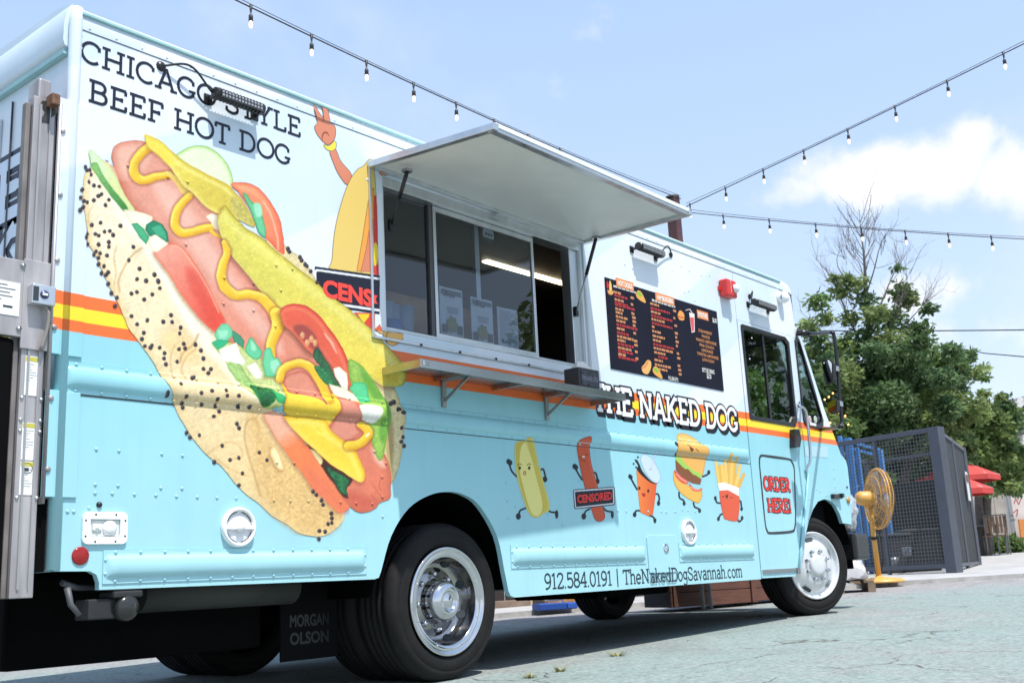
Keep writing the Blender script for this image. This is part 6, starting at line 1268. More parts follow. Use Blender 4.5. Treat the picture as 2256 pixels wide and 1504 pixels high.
# ------------------------------------------------------------------ things on and in the window
nd = thing('napkin_dispenser', 'black napkin dispenser with a white napkin poking out, on the steel serving shelf', 'napkin dispenser', (.93, -.205, 1.503))
MB().box((-.10, -.055, 0), (.10, .055, .115)).build('dispenser_body', mat('black_plastic_box', (.03, .03, .034), .4, noise=.1), nd, .006)
MB().box((-.085, -.0575, .012), (.085, -.0555, .098)).build('advert_card', mat('slate_card', (.055, .055, .075), .3, noise=.4, nscale=30), nd)
o = type_mesh([('THE NAKED DOG', 0, .042, .026, .155, (150, 150, 170), .012, 0)], 'dispenser_lettering', nd, -.0585)
b = MB(); b.add([(-.085, -.03, .114), (.075, -.035, .114), (.07, .03, .114), (-.08, .03, .114), (-.055, -.015, .155), (.0, -.02, .162), (.045, -.005, .152), (.0, .012, .15)], [(0, 1, 5, 4), (1, 6, 5), (1, 2, 6), (2, 7, 6), (2, 3, 7), (3, 4, 7), (3, 0, 4), (4, 5, 7), (5, 6, 7)]); b.build('napkin', mat('paper_napkin', (.72, .70, .67), .8), nd)
def notice(x0, x1, z0, z1, y, label, kind):
    t = thing('paper_notice', label, 'notice', (x0, y, z0), 0, 'sheets taped inside the serving window')
    w, h = x1-x0, z1-z0; b = MB(); b.add([(i/6*w, .004*math.sin(i*.9), z*h) for z in (0, 1) for i in range(7)], [(i, i+1, 8+i, 7+i) for i in range(6)]); b.build('paper', mat('white_paper', (.62, .66, .72), .7), t)
    V, F, Cc = [], [], []
    def q(u0, v0, u1, v1, c):
        k = len(V); V.extend([(u0*w, -.0062, v0*h), (u1*w, -.0062, v0*h), (u1*w, -.0062, v1*h), (u0*w, -.0062, v1*h)]); F.append((k, k+1, k+2, k+3)); Cc.extend([lin(c)*.8]*4)
    if kind == 'award':
        q(.06, .84, .94, .94, (110, 120, 125)); q(.05, .03, .30, .20, (70, 78, 86)); q(.70, .03, .95, .22, (70, 78, 86))
        for i in range(3): q(.25+.03*i, .56-.05*i, .80-.02*i, .575-.05*i, (90, 96, 120))
        k = len(V); V.extend([(w*(.5+.22*math.cos(a)*(1+.15*math.cos(7*a))), -.0066, h*(.22+.17*math.sin(a)*(1+.15*math.cos(7*a)))) for a in np.linspace(0, 2*PI, 31)[:-1]]); F.append(tuple(range(k, k+30))); Cc.extend([lin((150, 150, 90))*.8]*30)
    else:
        for i in range(16): q(.08, .90-i*.053, .9-.25*((i*7) % 3 == 0), .912-i*.053, (90, 96, 112))
    tag(raw('notice_print', V, F, M_print, t, cols=Cc), kind='stuff')
    if kind == 'award':
        pts = [(.2, .80), (.24, .92), (.30, .90), (.28, .82), (.36, .83), (.42, .86), (.46, .80), (.55, .84), (.6, .80)]
        MB().tube([(u*w, -.0068, v*h) for u, v in pts], .003, 5).build('handwriting', M_gap, t)
    return t
nz7 = [on(u, v, 1, .03) for u, v in px('z7', [(690, 320), (905, 700), (940, 378), (1145, 745), (1158, 425), (1350, 790), (1200, 430)])]
notice(nz7[0][0]+.02, nz7[1][0]-.0, 1.758, 2.022, .054, 'leftmost award certificate in the serving window, standing highest of the three sheets', 'award')
notice(nz7[2][0]+.02, nz7[3][0], 1.752, 2.005, .054, 'middle award certificate in the serving window, between the other two sheets', 'award')
notice(nz7[4][0]+.015, nz7[5][0], 1.752, 1.985, .056, 'plain sheet of small print, rightmost of the three sheets in the serving window', 'text')
p = on(*px('z6', [(1422, 1015)])[0], 1, .046); st = MB().plate([(p[0]+.048*math.cos(a), p[2]+.06*math.sin(a)) for a in np.linspace(0, 2*PI, 25)[:-1]], .0465, .0475).build('round_sticker', mat('white_round_sticker', (.55, .58, .58), .5), win)
MB().plate([(p[0]+.048*math.cos(a), p[2]+.06*math.sin(a)-.001) for a in np.linspace(PI+.35, 2*PI-.35, 13)], .0455, .0462).build('sticker_base', M_gap, st)
b = MB()
for i in range(5): b.box((p[0]-.03+i*.013, .0455, p[2]-.008+.004*(i % 2)), (p[0]-.021+i*.013, .0462, p[2]+.008))
b.build('sticker_print', M_gap, st)
# ------------------------------------------------------------------ festoon lights and wires
M_cab = mat('black_cable', (.015, .015, .017), .6); M_sock = mat('black_lampholder', (.02, .02, .025), .5)
M_bulb = mat('lit_filament_bulb', (.9, .8, .65), .2, emit=(1.0, .66, .38), estr=1.25)
pole_b = far(1492, 560, 15.2); pole_top = far(1487, 452, 15.2)
px_, py_ = float(pole_b[0]), float(pole_b[1])
pl = thing('festoon_pole', 'rust brown steel pole rising behind the truck roof that carries the string lights', 'pole', (px_, py_, gz(px_)))
MB().box((-.075, -.075, 0), (.075, .075, float(pole_top[2])-gz(px_)+.15)).build('pole_shaft', mat('rust_brown_paint', (.085, .03, .028), .55, noise=.3, nscale=6), pl, .01)
MB().lathe([(.10, 0), (.10, .03), (.0001, .035)], (0, 0, float(pole_top[2])-gz(px_)+.15), (0, 0, 1), 10).build('pole_cap', M_black, pl); MB().box((-.16, -.16, 0), (.16, .16, .025)).build('pole_foot', M_black, pl)
def strand(label, A, B, bulbs, sag):
    A, B = np.asarray(A), np.asarray(B); t = thing('festoon_strand', label, 'string lights', tuple(A), 0, 'string lights strung from the pole')
    def at(s): return (B-A)*s+np.array([0, 0, -sag*4*s*(1-s)])
    MB().tube([at(s) for s in np.linspace(0, 1, 40)], .0065, 5).build('cable', M_cab, t)
    MB().tube([at(s)+np.array([0, 0, .045-.10*s*(1-s)]) for s in np.linspace(0, 1, 40)], .0035, 4).build('catenary_wire', M_cab, t)
    pr_s = socket_p[0] if socket_p else None
    for s in bulbs:
        p = at(s)
        if pr_s is None:
            so_ = MB().lathe([(.0001, .02), (.014, .02), (.010, -.025), (.006, -.06), (.013, -.066), (.018, -.075), (.019, -.122), (.0001, -.124)], (0, 0, 0), (0, 0, 1), 10).build('lampholder', M_sock, t); so_.location = p
            bl = MB().lathe([(.012, -.122), (.015, -.142), (.016, -.158), (.011, -.178), (.0001, -.184)], (0, 0, 0), (0, 0, 1), 10).build('bulb', M_bulb, so_); socket_p.append(so_); pr_s = so_
        else:
            so_ = copy_tree(pr_s, t); so_.location = p
    return t
socket_p = []
def fit(A, B, us):
    """spots along A-B whose picture column is u"""
    out = []
    for u in us:
        lo, hi = 0.0, 1.0
        f = lambda s: to_px(*(A+(B-A)*s)[[0, 2, 1]])[0]-u
        if f(0)*f(1) > 0: continue
        for _ in range(40):
            mid = (lo+hi)/2
            if f(lo)*f(mid) <= 0: hi = mid
            else: lo = mid
        out.append((lo+hi)/2)
    return out
def extend(P, Q, k): return P+(Q-P)*k
Pp = far(1506, 446, 15.0)
# left strand comes towards the camera
L0 = far(531, -8, 8.6); Lm = extend(Pp, L0, 1.25); uu = [555, 689, 810, 914, 1008, 1092, 1168, 1238]
strand('string of lit bulbs running from the pole over the truck roof to the upper left', Lm, far(1500, 438, 15.0), fit(Lm, Pp, uu)+[.06], .10)
R0 = far(2256, 92, 11.6); Rm = extend(Pp, R0, 1.2); strand('string of lit bulbs climbing from the pole to the upper right, above the cloud', far(1512, 455, 15.0), Rm, fit(far(1512, 455, 15.0), Rm, [1520, 1598, 1681, 1770, 1867, 1971, 2086, 2210])+[.93], .02)
T0 = far(2256, 521, 14.2); Tm = extend(Pp, T0, 1.15); strand('nearly level string of lit bulbs from the pole across the bare treetop to the right', far(1516, 468, 15.0), Tm, fit(far(1516, 468, 15.0), Tm, [1593, 1694, 1796, 1897, 1993, 2088, 2183])+[.94], .04)
def wire(label, P, r):
    t = thing('overhead_wire', label, 'wire', tuple(P[0])); MB().tube([np.asarray(p)-np.asarray(P[0]) for p in P], r, 5).build('wire_span', M_cab, t)
wire('upper thin wire crossing the tree and the sky above the house', [far(1700, 728, 30), far(2010, 729, 27), far(2330, 726, 25)], .016); wire('lower thin wire sloping from the tree top to the house', [far(2120, 768, 33), far(2170, 778, 31), far(2330, 792, 28)], .016)

# ------------------------------------------------------------------ trees
def leaf_mat(name, c, tr=.5):
    M = bpy.data.materials.new(name); M.use_nodes = True; N = M.node_tree.nodes; Lk = M.node_tree.links; b = N['Principled BSDF']; b.inputs['Roughness'].default_value = .5; b.inputs['Specular IOR Level'].default_value = .35
    a = N.new('ShaderNodeVertexColor'); a.layer_name = 'Col'; Lk.new(a.outputs[0], b.inputs['Base Color'])
    t = N.new('ShaderNodeBsdfTranslucent'); Lk.new(a.outputs[0], t.inputs[0]); mx = N.new('ShaderNodeMixShader'); mx.inputs[0].default_value = tr; out = N['Material Output']
    Lk.new(b.outputs[0], mx.inputs[1]); Lk.new(t.outputs[0], mx.inputs[2]); Lk.new(mx.outputs[0], out.inputs[0]); return M
M_leaf = leaf_mat('green_leaves', None); M_bark = mat('grey_bark', (.17, .14, .13), .9, noise=.35, nscale=18, bump=.4, bscale=30)
def leaves(name, pts, size, cols, parent, droop=.3):
    n = len(pts); pts = np.asarray(pts); d = nrg.normal(size=(n, 3)); d[:, 2] = d[:, 2]*.6-droop; d /= np.linalg.norm(d, axis=1)[:, None]
    a = np.cross(d, nrg.normal(size=(n, 3))); a /= np.linalg.norm(a, axis=1)[:, None]; nn_ = np.cross(d, a)
    L = size*(.7+.6*nrg.random(n))[:, None]; w = L*.22
    V = np.concatenate([pts, pts+d*L*.5+a*w+nn_*w*.25, pts+d*L, pts+d*L*.5-a*w+nn_*w*.25], 1).reshape(-1, 3)
    F = (np.arange(n)[:, None]*4+np.array([[0, 1, 2, 3]])).reshape(-1, 4)
    me = bpy.data.meshes.new(name); me.vertices.add(len(V)); me.vertices.foreach_set('co', V.astype(np.float32).ravel()); me.loops.add(F.size); me.loops.foreach_set('vertex_index', F.astype(np.int32).ravel())
    me.polygons.add(n); me.polygons.foreach_set('loop_start', np.arange(0, F.size, 4, dtype=np.int32)); me.update(calc_edges=True)
    at = me.color_attributes.new('Col', 'FLOAT_COLOR', 'POINT'); buf = np.ones((len(V), 4), np.float32); buf[:, :3] = np.repeat(cols, 4, 0); at.data.foreach_set('color', buf.ravel()); me.materials.append(M_leaf)
    return tag(link(bpy.data.objects.new(name, me), parent), kind='stuff')
GREENS = np.array([[.14, .22, .075], [.20, .28, .09], [.105, .175, .068], [.24, .31, .115], [.13, .21, .09]])
def crown_points(clumps, per):
    P, Cc = [], []
    for c, r, k in clumps:
        n = int(per*k); q = nrg.normal(size=(n, 3)); q /= np.linalg.norm(q, axis=1)[:, None]; q *= (nrg.random(n)**.45)[:, None]*np.asarray(r)
        P.append(q+np.asarray(c)); g = GREENS[nrg.integers(0, 5)]*(.8+.45*nrg.random()); Cc.append(g*(.75+.5*nrg.random((n, 1))))
    return np.concatenate(P), np.concatenate(Cc)
def branch(b, p, d, L, r, depth, tips, spread=.55, up=.15):
    pts = [p]; q = p.copy(); dd = d.copy()
    for i in range(4):
        dd = dd+nrg.normal(size=3)*.10+np.array([0, 0, up*.25]); dd /= np.linalg.norm(dd); q = q+dd*L/4; pts.append(q.copy())
    b.tube(pts, list(np.linspace(r, r*.5, 5)), 6 if r > .03 else 4, False)
    if depth == 0: tips.append(q); return
    for k in range(3 if depth > 1 else 2+int(nrg.random() < .6)):
        i = nrg.integers(1, 5); nd_ = dd+nrg.normal(size=3)*spread+np.array([0, 0, up]); nd_ /= np.linalg.norm(nd_); branch(b, pts[i], nd_, L*(.55+.25*nrg.random()), r*(.36+.12*nrg.random()), depth-1, tips, spread, up)
def clumps_px(L):
    """leaf masses given where they are seen (u, v), how far off and how wide"""
    return [(far(u, v, D), (r*D/FPX, r*D/FPX*1.1, r*D/FPX*.85), k) for u, v, D, r, k in L]
# tall tree with a bare, sparse top
tf_ = far(1925, 1150, 24.0); base = np.array([tf_[0], tf_[1], gz(tf_[0])])
tall = thing('sparse_tree', 'tall tree with bare twiggy top and tufts of leaves, behind the truck cab', 'tree', tuple(base))
b = MB(); tips = []; top = far(1893, 462, 24.0)-base; mids = [np.zeros(3)]+[far(u, v, 24.0)-base for u, v in ((1922, 900), (1915, 760), (1908, 640), (1903, 560), (1896, 505))]+[top]
b.tube(spline(mids, False, 5), [.005+.15*(1-s)**1.9 for s in np.linspace(0, 1, 31)], 8, False)
for k in range(22):
    u0 = 1894+14*nrg.random(); v0 = 480+150*nrg.random(); p0 = far(1893+(v0-462)*.075, v0, 24.0)-base; sd_ = RT*(1 if k % 2 else -1)*(.45+.35*nrg.random())+UP*(.8+.3*nrg.random())+FW*(nrg.random()-.5)*.6; branch(b, p0, sd_/np.linalg.norm(sd_), .35+.6*nrg.random(), .008, 1, tips, .4, .35)
for (u, v), (u2, v2), r in (((1916, 790), (1790, 560), .05), ((1914, 740), (1990, 560), .05), ((1910, 690), (1850, 545), .04), ((1908, 650), (1965, 500), .032), ((1920, 850), (1780, 700), .05), ((1918, 800), (2060, 640), .05), ((1905, 620), (1855, 500), .026), ((1903, 580), (1930, 480), .018), ((1918, 820), (2010, 590), .04), ((1912, 720), (1830, 610), .03)):
    p, q = far(u, v, 24.0)-base, far(u2, v2, 23.0+2*nrg.random())-base; d = q-p; L = np.linalg.norm(d); mid = [p, p+d*.35+nrg.normal(size=3)*.08, p+d*.7+nrg.normal(size=3)*.1+np.array([0, 0, .05]), q]
    b.tube(spline(mid, False, 3), list(np.linspace(r*.6, .004, 10)), 5, False)
    for k in range(9):
        s = .3+.65*nrg.random(); nd_ = d/L+nrg.normal(size=3)*.5+np.array([0, 0, .4]); nd_ /= np.linalg.norm(nd_); branch(b, p+d*s, nd_, L*.24, .007, 2, tips, .5, .3)
b.build('trunk', M_bark, tall)
cl_ = clumps_px([(1800, 665, 23.5, 26, .5), (1780, 720, 24, 24, .45), (1855, 640, 24, 22, .35), (1890, 625, 24, 24, .3), (1985, 640, 24, 26, .5), (1998, 660, 24, 24, .45), (1870, 700, 24, 22, .4), (1930, 690, 23.6, 26, .5), (1960, 700, 24, 36, .9), (1820, 700, 23.5, 18, .3), (2046, 678, 24, 16, .3), (1900, 750, 24, 42, 1.2), (1850, 770, 24, 40, 1.1), (1790, 780, 24.4, 34, .9), (1960, 760, 23.5, 44, 1.6), (2020, 730, 24, 34, .9), (1800, 745, 24, 22, .4), (1868, 612, 24, 14, .2), (1905, 660, 24, 26, .4), (1840, 610, 24, 10, .15), (1975, 590, 24, 10, .12)])
P, Cc = crown_points(cl_, 420); leaves('crown', P-base, .15, Cc, tall)
# the broad leafy mass
D0 = 22.0
def mass(label, foot, CL, per, size, trunk_to, nm='broadleaf_tree'):
    t = thing(nm, label, 'tree', tuple(foot)); b = MB(); tips = []
    for q in trunk_to: d = np.asarray(q)-foot; b.tube([np.zeros(3), d*.4+np.array([.05, .05, .2]), d], [.16, .11, .04], 7, False); branch(b, d*.7, d/np.linalg.norm(d), .9, .05, 2, tips)
    b.build('trunk', M_bark, t); P, Cc = crown_points(CL, per); leaves('crown', P-foot, size, Cc, t); return t
CL = []
for u, v, r in [(1850, 830, 60), (1920, 820, 70), (1990, 800, 70), (2050, 790, 60), (1800, 860, 60), (1870, 890, 75), (1950, 890, 80), (2030, 870, 80), (2090, 850, 55), (2110, 900, 60), (1830, 940, 70), (1900, 950, 80), (1990, 950, 80), (2070, 950, 75), (1700, 830, 70), (1640, 860, 70), (1740, 900, 80), (1680, 940, 80), (1600, 900, 60), (2150, 820, 26), (2130, 790, 22), (1780, 980, 80), (1880, 1030, 80), (1980, 1040, 85), (2070, 1030, 70)]:
    CL.append((u, v, D0+2.5*nrg.random(), r*.8, (r/60)**2)); 
    for _ in range(4): a = nrg.random()*6.28; CL.append((u+r*math.cos(a)*.85, v+r*math.sin(a)*.7, D0+3*nrg.random()-.5, r*.36, (r/60)**2*.28))
ft = far(1960, 1140, 23.0); ft = np.array([ft[0], ft[1], gz(ft[0])])
mass('wide leafy tree filling the view above the mesh cage', ft, clumps_px(CL), 1000, .135, [far(1900, 900, 23), far(2020, 900, 23)])
CL = []
for u, v, r in [(2160, 900, 40), (2150, 950, 60), (2200, 960, 50), (2180, 1010, 60), (2215, 890, 26), (2230, 1010, 40), (2130, 1000, 60), (2205, 1060, 42), (2245, 1050, 30), (2160, 1050, 50), (2195, 930, 34), (2225, 925, 22)]:
    CL.append((u, v, 25+1.5*nrg.random(), r*.8, (r/60)**2))
    for _ in range(5): a = nrg.random()*6.28; CL.append((u+r*math.cos(a)*.9, v+r*math.sin(a)*.8, 25+2*nrg.random(), r*.35, (r/60)**2*.3))
ft = far(2165, 1180, 26.0); ft = np.array([ft[0], ft[1], gz(ft[0])])
mass('lower leafy tree beside the house, overhanging the red umbrellas', ft, clumps_px(CL), 1100, .145, [far(2190, 980, 26), far(2150, 1000, 26)])
# trees beyond the right edge of the view: the truck's glass and chrome mirror them
for x, y, r, lab in ((17, -9, 3.6, 'nearest'), (23, -14, 4.2, 'middle'), (26, -21, 4.6, 'farthest')):
    ft = np.array([x, y, gz(x)]); CLm = []
    for _ in range(16):
        q = nrg.normal(size=3); q = q/np.linalg.norm(q)*r*.75; CLm.append((ft+np.array([q[0], q[1], r*1.25+q[2]*.8]), (r*.42, r*.42, r*.36), 1.0))
    t = mass(lab+' leafy street tree of the row outside the right edge, mirrored in the cab glass', ft, CLm, 260, .40, [ft+np.array([0, 0, r*1.1]), ft+np.array([.8, .4, r*1.2])], 'street_tree'); t['group'] = 'street trees off to the right'
# tiny warm fairy lights in the tree
fl_ = thing('fairy_lights', 'little orange fairy lights strewn in the dark leaves beside the truck mirror', 'fairy lights', tuple(far(1850, 920, 20.5)))
for u, v in ((1845, 897), (1848, 908), (1850, 870), (1862, 916), (1829, 931), (1869, 935), (1826, 874), (1835, 866), (1817, 880)):
    bm_ = MB().lathe([(.0001, -.02), (.016, -.008), (.016, .010), (.0001, .02)], far(u, v, 20.3)-np.array(fl_.location), (0, 0, 1), 8).build('fairy_bulb', mat('orange_fairy_bulb', (.9, .4, .1), .4, emit=(1., .36, .10), estr=3.5), fl_)
cw = [far(u, v, 20.35)-np.array(fl_.location) for u, v in ((1817, 880), (1835, 866), (1850, 870), (1845, 897), (1862, 916), (1869, 935), (1829, 931))]; MB().tube(cw, .004, 4).build('fairy_cable', M_cab, fl_)

# ------------------------------------------------------------------ mesh cage beside the pavement
M_cage = mat('slate_blue_steel', (.082, .092, .115), .5, .2, noise=.12); M_wire = mat('wire_mesh', (.11, .115, .12), .5, .3)
def post_xy(u, v, D):
    P = far(u, v, D); return np.array([P[0], P[1]])
c0, c1, c2 = post_xy(2082, 1100, 15.4), post_xy(1828, 1100, 17.0), post_xy(2136, 1100, 18.6)
zb = gz(c0[0])+.045; ch_ = float(far(2070, 936, 15.4)[2])-zb
cage = thing('mesh_cage', 'slate blue steel cage of square wire mesh standing on the pavement behind the yellow fan', 'mesh enclosure', (float(c0[0]), float(c0[1]), zb))
def cpt(p, z): return np.array([p[0]-c0[0], p[1]-c0[1], z])
d01 = (c1-c0)/np.linalg.norm(c1-c0); d02 = (c2-c0)/np.linalg.norm(c2-c0); L01 = np.linalg.norm(c1-c0); L02 = np.linalg.norm(c2-c0); d01 = np.array(d01); n01 = np.array([-d01[1], d01[0]])
def post(p, w, h=None, m_=None, z0=0.0):
    b = MB(); b.obox(cpt(p, (z0+(h or ch_))/2), np.array([d01[0], d01[1], 0])*w/2, np.array([n01[0], n01[1], 0])*w/2, np.array([0, 0, ((h or ch_)-z0)/2])); return b.build('post', m_ or M_cage, cage, .006)
post(c0, .17); post(c0+d02*.20, .10); post(c0+d02*L02, .08); post(c0+d01*L01, .08); mp = c0+d01*(L01*.53); post(mp, .05); post(c0+d02*L02*.52, .05)
MB().obox(cpt(c0+d02*.10, ch_*.5), np.array([d02[0], d02[1], 0])*.012, np.array([-d02[1], d02[0], 0])*.02, (0, 0, ch_*.5)).build('latch_strip', mat('steel_strip', (.16, .18, .22), .4, .5), cage)
for z in (.28, ch_*.82): MB().obox(cpt(c0+d02*.16-np.array([.02, .06]), z), (.05, .0, 0), (0, .03, 0), (0, 0, .10)).build('hinge', mat('hinge_steel', (.24, .26, .30), .4, .6), cage, .01)
def rail(p, q, z, w=.06, nm='rail'): MB().bar(cpt(p, z), cpt(q, z), w, w).build(nm, M_cage, cage, .005)
for z in (ch_-.03, .10): rail(c0+d01*.09, c0+d01*L01, z, .07); rail(c0+d02*.26, c0+d02*(L02-.04), z, .05)
rail(c0+d01*L01, c0+d01*L01+d02*L02, ch_-.03); rail(c0+d02*L02, c0+d01*L01+d02*L02, ch_-.03); post(c0+d01*L01+d02*L02, .08)
def mesh_panel(p, q, z0, z1, step, r):
    b = MB(); d = q-p; L = np.linalg.norm(d); d = d/L; e = np.array([d[0], d[1], 0]); nrm = np.array([-d[1], d[0], 0])
    for k in np.arange(step*.5, L, step): b.obox(cpt(p+d*k, (z0+z1)/2), e*r, nrm*r, np.array([0, 0, (z1-z0)/2]))
    for z in np.arange(z0+step*.5, z1, step): b.obox(cpt(p+d*L/2, z)+nrm*r*1.6, e*L/2, nrm*r, np.array([0, 0, r]))
    tag(b.build('wire_mesh_panel', M_wire, cage), kind='stuff')
mesh_panel(c0+d01*.09, mp-d01*.03, .13, ch_-.06, .053, .0045); mesh_panel(mp+d01*.03, c0+d01*(L01-.04), .13, ch_-.06, .053, .0045)
mesh_panel(c0+d02*.26, c0+d02*(L02*.52-.03), .12, ch_-.055, .055, .003); mesh_panel(c0+d02*(L02*.52+.03), c0+d02*(L02-.04), .12, ch_-.055, .055, .003)
sp_ = cpt(c0+d02*(L02*.86), float(far(2122, 1070, 18.0)[2])-zb)
MB().obox(sp_+np.array([-.03, -.06, 0]), np.array([d02[0], d02[1], 0])*.17, np.array([-d02[1], d02[0], 0])*.004, (0, 0, .24)).build('notice_plate', mat('white_plate', (.66, .66, .64), .5), cage)
MB().obox(sp_+np.array([-.04, -.075, .13]), np.array([d02[0], d02[1], 0])*.15, np.array([-d02[1], d02[0], 0])*.004, (0, 0, .06)).build('notice_band', mat('dark_red_print', (.20, .03, .03), .5), cage)
# inside the cage: blue rack; boards and bins added, shade put into their colour
ci_ = lambda a, b_: c0+d01*a+d02*b_
M_dk = mat('shade_dark_board', (.012, .013, .013), .8, noise=.3)
pb_ = ci_(.1, L02*.8); pe_ = ci_(L01*1.6, L02*.8)
dk = thing('shade_partition', 'added boarded partition inside the mesh cage, shade put into its near-black colour', 'partition', (float(pb_[0]), float(pb_[1]), zb))
for i in range(9): MB().bar(np.array([0, 0, .09+i*.17]), np.array([pe_[0]-pb_[0], pe_[1]-pb_[1], .09+i*.17]), .03, .169).build('board', M_dk, dk)
rk0 = far(1905, 1100, 17.6); rk = thing('blue_rack', 'bright blue steel rack with open bays inside the mesh cage', 'rack', (float(rk0[0]), float(rk0[1]), gz(rk0[0])+.045)); M_blue = mat('bright_blue_paint', (.06, .22, .52), .45, noise=.15)
ru = lambda u, v: far(u, v, 17.6)-np.array(rk.location)
for (u0, v0), (u1, v1), w in (((1868, 965), (1878, 1270), .10), ((1850, 960), (1858, 1270), .06), ((1888, 985), (1893, 1240), .06), ((1938, 990), (1950, 1240), .08)):
    p, q = ru(u0, v0), ru(u1, v1); MB().bar(np.array([p[0], p[1], p[2]]), np.array([p[0], p[1], 0]), w, w, (1, 0, 0)).build('upright', M_blue, rk, .005)
for (u0, v0), (u1, v1) in (((1865, 970), (1940, 992)), ((1866, 985), (1940, 1004))): MB().bar(ru(u0, v0), ru(u1, v1), .05, .05).build('beam', M_blue, rk)
for u, v, c, nm, lab, w, h in ((1960, 1180, (.03, .032, .036), 'shade_bin', 'low added bin behind the wire mesh, shade in its dark colour, beside the blue rack', .5, .55), (2020, 1175, (.025, .027, .03), 'shade_bin', 'added bin behind the wire mesh, shade in its dark colour, beside the big corner post', .5, .6)):
    p = far(u, v, 17.0); t = thing(nm, lab, 'bin', (float(p[0]), float(p[1]), gz(p[0])+.045), .6, 'added dark bins inside the cage'); MB().box((-w/2, -.25, 0), (w/2, .25, h)).build('bin_body', mat('dark_bin', c, .6), t, .02); MB().box((-w/2-.02, -.27, h), (w/2+.02, .27, h+.05)).build('bin_lid', mat('dark_lid', (.05, .055, .06), .5), t, .01)
for u, v, lab in ((1998, 1215, 'pale silvery tub on the cage floor, higher of the two'), (1968, 1236, 'pale silvery tub on the cage floor, left of the timber')):
    p = far(u, v, 16.4); t = thing('metal_tub', lab, 'tub', (float(p[0]), float(p[1]), float(p[2])-.06)); MB().lathe([(.0001, 0), (.06, 0), (.085, .12), (.078, .12), (.055, .01), (.0001, .01)], (0, 0, 0), (0, 0, 1), 14).build('tub_shell', mat('dull_silver', (.3, .32, .36), .4, .6), t); MB().lathe([(.083, .118), (.088, .125), (.083, .130)], (0, 0, 0), (0, 0, 1), 14).build('tub_rim', M_alu, t)

# ------------------------------------------------------------------ yellow pedestal fan
fp_ = ground(1938, 1283, .05); Df = float((fp_-CAM) @ FW)
fan = thing('pedestal_fan', 'tall yellow pedestal fan on a round foot at the pavement edge', 'fan', tuple(fp_)); M_fy = mat('yellow_orange_enamel', (.60, .33, .075), .4, noise=.08)
hc = far(1934, 1098, Df)-fp_; mc = far(1905, 1098, Df)-fp_
MB().lathe([(.0001, 0), (.30, 0), (.30, .02), (.26, .045), (.05, .07), (.03, .10), (.0001, .10)], (0, 0, 0), (0, 0, 1), 32).build('foot', M_fy, fan)
neck = far(1917, 1118, Df)-fp_
MB().tube([(0, 0, .06), tuple(neck*.5+np.array([0, 0, 0])), tuple(neck)], [.032, .030, .028], 12).build('stem', M_fy, fan); MB().tube([tuple(neck*.58), tuple(neck*.62)], .042, 12).build('height_collar', M_black, fan)
ax = RT*.95+FW*.06+np.array([0, 0, -.03]); ax /= np.linalg.norm(ax)
MB().lathe([(.0001, -.27), (.06, -.265), (.085, -.22), (.09, -.10), (.07, -.05), (.0001, -.04)], hc, ax, 22).build('motor_housing', M_fy, fan); MB().lathe([(.05, -.05), (.05, -.02), (.0001, -.02)], hc, ax, 16).build('motor_nose', M_alu, fan)
MB().obox((neck+hc-ax*.16)/2, (.04, 0, 0), (0, .03, 0), (0, 0, .06)).build('tilt_bracket', M_fy, fan, .01)
Rf = 66/FPX*Df; a_ = np.cross(ax, (0, 0, 1)); a_ /= np.linalg.norm(a_); b_ = np.cross(ax, a_)
ring = MB()
for r_, h_, w_ in ((Rf, 0, .010), (Rf*.985, -.03, .006), (Rf*.95, .05, .004), (Rf*.75, .085, .004), (Rf*.45, .10, .004), (Rf*.75, -.07, .004), (Rf*.45, -.075, .004)): ring.tube([hc+ax*h_+r_*(math.cos(t)*a_+math.sin(t)*b_) for t in np.linspace(0, 2*PI, 41)], w_, 5, False)
ring.build('guard_ring', M_fy, fan)
g = MB()
for k in range(56):
    t = 2*PI*k/56; e = math.cos(t)*a_+math.sin(t)*b_
    g.tube([hc+ax*.10+e*Rf*.22, hc+ax*.105+e*Rf*.5, hc+ax*.07+e*Rf*.86, hc+e*Rf], .0024, 3, False); g.tube([hc-ax*.075+e*Rf*.25, hc-ax*.07+e*Rf*.7, hc-ax*.02+e*Rf*.985], .0024, 3, False)
tag(g.build('guard_wire', M_fy, fan), kind='stuff')
M_bl = mat('pale_metal_blade', (.45, .40, .33), .35, .6)
for k in range(3):
    t = 2*PI*k/3+.4; e = math.cos(t)*a_+math.sin(t)*b_; s = np.cross(ax, e); P = []
    for r_, w_ in ((.15, .06), (.45, .15), (.75, .20), (.92, .15)): P += [hc+e*Rf*r_+s*w_*.7*Rf+ax*.02, hc+e*Rf*r_-s*w_*1.2*Rf-ax*.03]
    b = MB(); b.add(P, [(0, 2, 3, 1), (2, 4, 5, 3), (4, 6, 7, 5)]); b.build('blade', M_bl, fan)
MB().lathe([(.0001, .12), (.05, .115), (.06, .10), (.0001, .095)], hc, ax, 16).build('hub_badge', M_alu, fan)
MB().tube(spline([tuple(neck*.9+np.array([.06, -.02, 0])), tuple(neck*.6+np.array([.13, -.03, 0])), tuple(neck*.25+np.array([.09, -.03, 0])), (.2, .1, .02)], False, 6), .008, 5).build('power_cord', M_black, fan)

